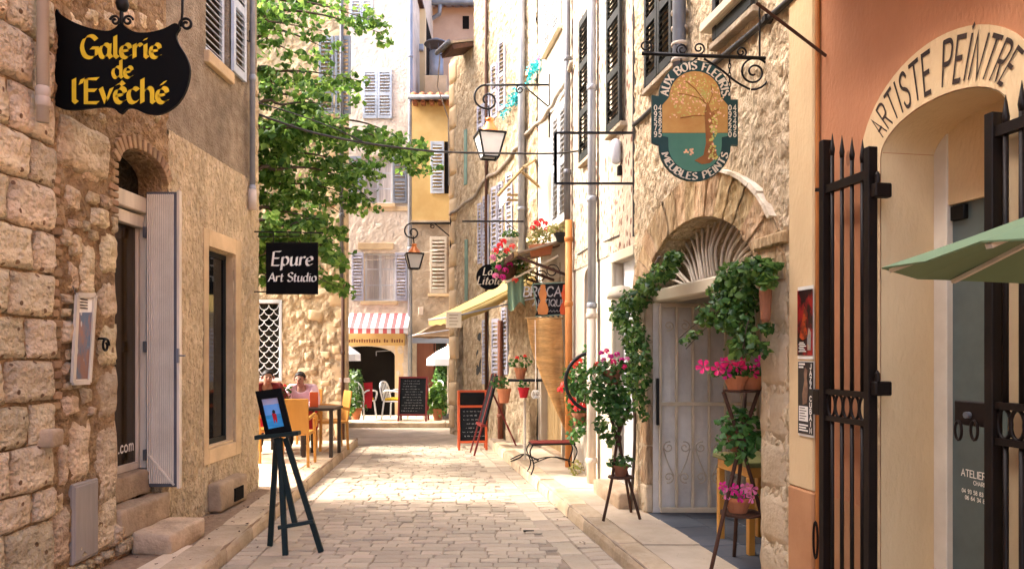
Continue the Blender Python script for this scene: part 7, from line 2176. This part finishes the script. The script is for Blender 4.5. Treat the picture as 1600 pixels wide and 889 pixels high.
# ---------------------------------------------------------------- courtyard restaurant
def armchair(loc, rz, label):
    t = empty('wooden_armchair', (loc[0], loc[1], PZ), rz, label, 'chair', 'orange wooden armchairs of the restaurant')
    for sx in (-1, 1):
        MB().bar((sx * .22, -.22, 0), (sx * .21, -.2, .62), .036, .036, ch=.004).build('leg', m_orangewood, t)
        MB().bar((sx * .2, .22, 0), (sx * .19, .2, .46), .036, .036, ch=.004).build('leg', m_orangewood, t)
        MB().tube(smooth_path([(sx * .22, -.24, .5), (sx * .235, -.24, .62), (sx * .235, -.1, .68), (sx * .23, .1, .67), (sx * .2, .22, .64)], 4), .024, 7).build('armrest', m_orangewood, t, True)
    MB().box(-.22, .22, -.22, .2, .42, .46, .012).build('seat', m_orangewood, t)
    b = MB(); Mx = Matrix.Translation(Vector((0, .21, .44))) @ Matrix.Rotation(R(-8), 4, 'X')
    b.box(-.21, .21, -.012, .012, 0, .48, .008, Mx); b.build('backrest', m_orangewood, t)
    return t
armchair((-2.93, 9.98), R(186), 'orange wooden armchair with its back to the street, nearest the easel')
armchair((-3.62, 10.35), R(170), 'orange wooden armchair half hidden behind the easel')
armchair((-2.86, 11.62), R(-62), 'orange wooden armchair beyond the dark table by the rubble wall')
armchair((-3.36, 12.0), R(2), 'orange wooden armchair under the man in the pink shirt')
def cafe_table(loc, w, d, h, top, label, cloth=None):
    t = empty('cafe_table', (loc[0], loc[1], PZ), 0, label, 'table')
    MB().box(-w / 2, w / 2, -d / 2, d / 2, h - .04, h, .006).build('table_top', top, t)
    for sx in (-1, 1):
        for sy in (-1, 1): MB().box(sx * (w / 2 - .05) - .025, sx * (w / 2 - .05) + .025, sy * (d / 2 - .05) - .025, sy * (d / 2 - .05) + .025, 0, h - .04, .004).build('leg', top, t)
    return t
m_darkwood = M('dark_table_wood', (.022, .014, .01), (.035, .022, .015), 6, .45, .1, 30, .002)
cafe_table((-3.42, 11.2), .75, .75, .7, m_darkwood, 'square dark table under a red cloth in front of the diner')
cafe_table((-2.83, 10.95), .5, .6, .72, m_darkwood, 'dark bare cafe table at the edge of the pavement')
mb = MB(); w = .39; n = 20
ring = []
for k in range(n):
    a = 2 * math.pi * k / n
    r = w / max(abs(math.cos(a)), abs(math.sin(a)))
    ring.append((r * math.cos(a), r * math.sin(a)))
vs = [(x, y, .708) for x, y in ring] + [(x * (1.02 + .05 * (k % 2)), y * (1.02 + .05 * (k % 2)), .32 + .02 * (k % 3)) for k, (x, y) in enumerate(ring)]
mb.add(vs, [tuple(range(n))] + [(k, (k + 1) % n, (k + 1) % n + n, k + n) for k in range(n)])
o = mb.build('tablecloth', m_red, None, loc=(-3.42, 11.2, PZ)); tag(o, 'bright red cloth draped over the diner\'s table', 'tablecloth')
t = empty('menu_holder', (P(492, 0, 10.9).x, 10.85, PZ + .722), R(10), 'orange red menu box standing on the dark cafe table', 'menu')
MB().box(-.06, .06, -.03, .03, 0, .22, .006).build('box', m_orangeframe, t); MB().box(-.052, .052, -.022, .022, .221, .226).build('menu_cards', m_cream, t)
t = empty('napkin_stack', (-3.12, 11.05, PZ + .712), R(20), 'white and blue napkins and glasses on the red cloth', 'napkins')
MB().box(-.1, .1, -.08, .08, 0, .03, .004).build('napkin', m_white, t); MB().box(-.08, .05, -.11, -.02, .031, .06, .004).build('napkin', m_blueshut, t)
MB().lathe([(.03, 0), (.008, .01), (.006, .07), (.035, .1), (.03, .17)], 10, (.12, .05, 0)).build('glass', m_plastic, t, True)
t = empty('dark_menu', (-3.5, 11.15, PZ + .712), R(-6), 'dark open menu lying before the diner', 'menu')
MB().box(-.16, .0, -.1, .1, 0, .1, .004).build('leaf', m_black, t); MB().box(.0, .16, -.1, .1, 0, .08, .004).build('leaf', m_slate, t)
v = P(447, 640, 11.4)
potted('table_plant', (v.x, v.y, PZ + .712), .05, .09, 'small green table plant left of the diner', blobs=[((0, 0, .2), (.09, .08, .12), 70)], size=.05, seed=71, flowers=[(0, -.06, .3, .03, fl_red, 'ball')])

def skin_obj(name, joints, bones, mat, parent=None, sub=2):
    me = bpy.data.meshes.new(name); bm = bmesh.new()
    sk = bm.verts.layers.skin.verify(); V = {}
    for i, (k, (p, r)) in enumerate(joints.items()):
        v = bm.verts.new(p); v[sk].radius = r if hasattr(r, '__len__') else (r, r)
        v[sk].use_root = (i == 0); V[k] = v
    for a, b in bones: bm.edges.new((V[a], V[b]))
    bm.to_mesh(me); bm.free(); me.materials.append(mat)
    o = link(name, me, parent)
    m1 = o.modifiers.new('skin', 'SKIN'); m1.use_smooth_shade = True
    m2 = o.modifiers.new('sub', 'SUBSURF'); m2.levels = sub; m2.render_levels = sub
    return o
def seated(loc, rz, label, shirt, lean=.2):
    t = empty('person', loc, rz, label, 'person')
    J = {'pel': ((0, 0, .56), (.15, .12)), 'waist': ((0, -.06, .72), (.14, .11)), 'chest': ((0, -.16, .9), (.14, .1)), 'nb': ((0, -.24, 1.02), .065), 'neck': ((0, -.28, 1.06), .052),
         'jaw': ((0, -.335, 1.09), (.062, .07)), 'head': ((0, -.325, 1.155), (.078, .09)), 'crown': ((0, -.31, 1.2), (.06, .07))}
    B = [('pel', 'waist'), ('waist', 'chest'), ('chest', 'nb'), ('nb', 'neck'), ('neck', 'jaw'), ('jaw', 'head'), ('head', 'crown')]
    for s, n_ in ((-1, 'l'), (1, 'r')):
        J.update({n_ + 'sh': ((s * .18, -.2, .98), .062), n_ + 'el': ((s * .26, -.32, .74), .048), n_ + 'wr': ((s * .12, -.56, .74), .03), n_ + 'pm': ((s * .08, -.63, .745), (.034, .02)),
                  n_ + 'hip': ((s * .1, -.02, .53), .085), n_ + 'kn': ((s * .13, -.44, .52), .062), n_ + 'an': ((s * .13, -.42, .1), .042), n_ + 'to': ((s * .14, -.58, .05), .04)})
        B += [('chest', n_ + 'sh'), (n_ + 'sh', n_ + 'el'), (n_ + 'el', n_ + 'wr'), (n_ + 'wr', n_ + 'pm'), ('pel', n_ + 'hip'), (n_ + 'hip', n_ + 'kn'), (n_ + 'kn', n_ + 'an'), (n_ + 'an', n_ + 'to')]
        for f in range(4):
            k = n_ + 'f%d' % f; x = s * .08 + (f - 1.5) * .017
            J[k + 'a'] = ((x, -.675, .742), .0095); J[k + 'b'] = ((x * .97, -.71 - .008 * (f in (1, 2)), .73), .0085)
            B += [(n_ + 'pm', k + 'a'), (k + 'a', k + 'b')]
        J[n_ + 'th'] = ((s * .04, -.64, .735), .0095); B.append((n_ + 'pm', n_ + 'th'))
    body = skin_obj('body', J, B, m_skin, t)
    S = {k: (p, tuple(q + .036 for q in (r if hasattr(r, '__len__') else (r, r)))) for k, (p, r) in J.items() if k in ('pel', 'waist', 'chest', 'lsh', 'rsh', 'lel', 'rel')}
    S['nb'] = ((0, -.225, 1.0), (.095, .085)); 
    for s, n_ in ((-1, 'l'), (1, 'r')): S[n_ + 'cu'] = ((s * .17, -.47, .74), .05)
    skin_obj('shirt', S, [('pel', 'waist'), ('waist', 'chest'), ('chest', 'nb')] + [e for n_ in 'lr' for e in (('chest', n_ + 'sh'), (n_ + 'sh', n_ + 'el'), (n_ + 'el', n_ + 'cu'))], shirt, t)
    T = {k: (p, tuple(q + .016 for q in (r if hasattr(r, '__len__') else (r, r)))) for k, (p, r) in J.items() if k in ('pel', 'lhip', 'rhip', 'lkn', 'rkn', 'lan', 'ran')}
    T['pel'] = ((0, 0, .54), (.16, .13))
    skin_obj('trousers', T, [e for n_ in 'lr' for e in (('pel', n_ + 'hip'), (n_ + 'hip', n_ + 'kn'), (n_ + 'kn', n_ + 'an'))], m_trous, t)
    hr = MB(); n = 16; c = Vector((0, -.302, 1.175))
    for j in range(8):
        th = math.pi * .7 * j / 7
        for i in range(n):
            a = 2 * math.pi * i / n
            front = max(0, -math.sin(a)); tt = th * (1 - .5 * front ** .6)
            hr.v.append((c.x + .086 * math.sin(tt) * math.cos(a), c.y + .104 * math.sin(tt) * math.sin(a), c.z + .088 * math.cos(tt) + .006 * math.sin(a * 7 + j)))
    for j in range(7):
        for i in range(n): hr.f.append((j * n + i, j * n + (i + 1) % n, (j + 1) * n + (i + 1) % n, (j + 1) * n + i))
    hr.build('hair', m_hair, t, True)
    MB().tube([(0, -.405, 1.155), (0, -.428, 1.118), (0, -.408, 1.11)], [.008, .014, .008], 6).build('nose', m_skin, t, True)
    for s in (-1, 1):
        MB().lathe([(.001, -.009), (.01, -.005), (.012, 0), (.01, .005), (.001, .009)], 8, (s * .03, -.403, 1.15)).build('eye', m_hair, t, True)
        MB().lathe([(.001, -.03), (.012, -.02), (.016, 0), (.014, .02), (.001, .03)], 8, (s * .087, -.315, 1.14)).build('ear', m_skin, t, True)
    MB().tube([(-.022, -.398, 1.082), (0, -.406, 1.08), (.022, -.398, 1.082)], .005, 5).build('mouth', m_redwood, t, True)
    return t
seated((-3.36, 11.98, PZ - .04), R(0), 'man in a pale pink shirt leaning over his table by the rubble wall', m_shirt)
m_darkred = M('dark_red_top', (.2, .03, .03), (.15, .02, .02), 3, .9, .3, 14, .01)
seated((P(406, 0, 11.3).x, 11.55, PZ + .0), R(25), 'dark haired person half hidden by the house corner', m_darkred)
armchair((P(406, 0, 11.3).x, 11.6), R(27), 'orange wooden armchair under the half hidden person')

# ---------------------------------------------------------------- wires across the street
t = empty('overhead_wire', (0, 0, 0), 0, 'black overhead wire slung across the street from the left house', 'wire')
pts = []
pl = [(398, 177), (480, 205), (560, 222), (640, 233), (700, 238), (800, 240), (868, 240), (905, 236)]
for x, y in pl: pts.append(P(x, y, 8.3 + (x - 398) / 507 * 1.15))
MB().tube(smooth_path(pts, 4), .013, 6).build('wire_strand', m_cable, t, True)
t = empty('overhead_wire', (0, 0, 0), 0, 'thinner upper wire joining the slung wire beneath the tree', 'wire')
MB().tube(smooth_path([P(398, 160, 8.28), P(450, 175, 8.4), (P(520, 200, 8.55)), P(570, 223.5, 8.69)], 4), .008, 5).build('wire_strand', m_cable, t, True)
t = empty('telephone_wire', (0, 0, 0), 0, 'thin pale wire strung low before the pale pink house', 'wire')
MB().tube(smooth_path([P(540, 408, 17.9), P(600, 405, 17.9), P(660, 395, 17.9), P(703, 388, 15)], 4), .008, 5).build('wire_strand', m_cablel, t, True)

# ---------------------------------------------------------------- litter and a drain slot in the road
rl = random.Random(88); mb = MB()
for k in range(150):
    Y = rl.uniform(4.9, 10.5)
    if rl.random() < .6: X = rl.uniform(WL(Y) + .05, KL(Y) - .02); z_ = PZ + .006
    else: X = rl.choice((KL(Y) + abs(rl.gauss(0, .12)), KR(Y) - abs(rl.gauss(0, .1)))); z_ = .006
    leaf_geo(mb, Vector((X, Y, z_ + .003)), Vector((rl.gauss(0, .2), rl.gauss(0, .2), 1)), rl.uniform(.015, .04), rl.uniform(.01, .025), rl)
o = mb.build('fallen_leaves', m_rustic, None, kind='stuff', fix=False)
tag(o, 'dry brown leaf scraps scattered along the kerbs', 'leaves')
v = P(826, 829, 6.8)
MB().box(-.05, .05, -.018, .018, -.004, .006, .002).build('drain_slot', m_iron, road, loc=(v.x, 6.8, .0))
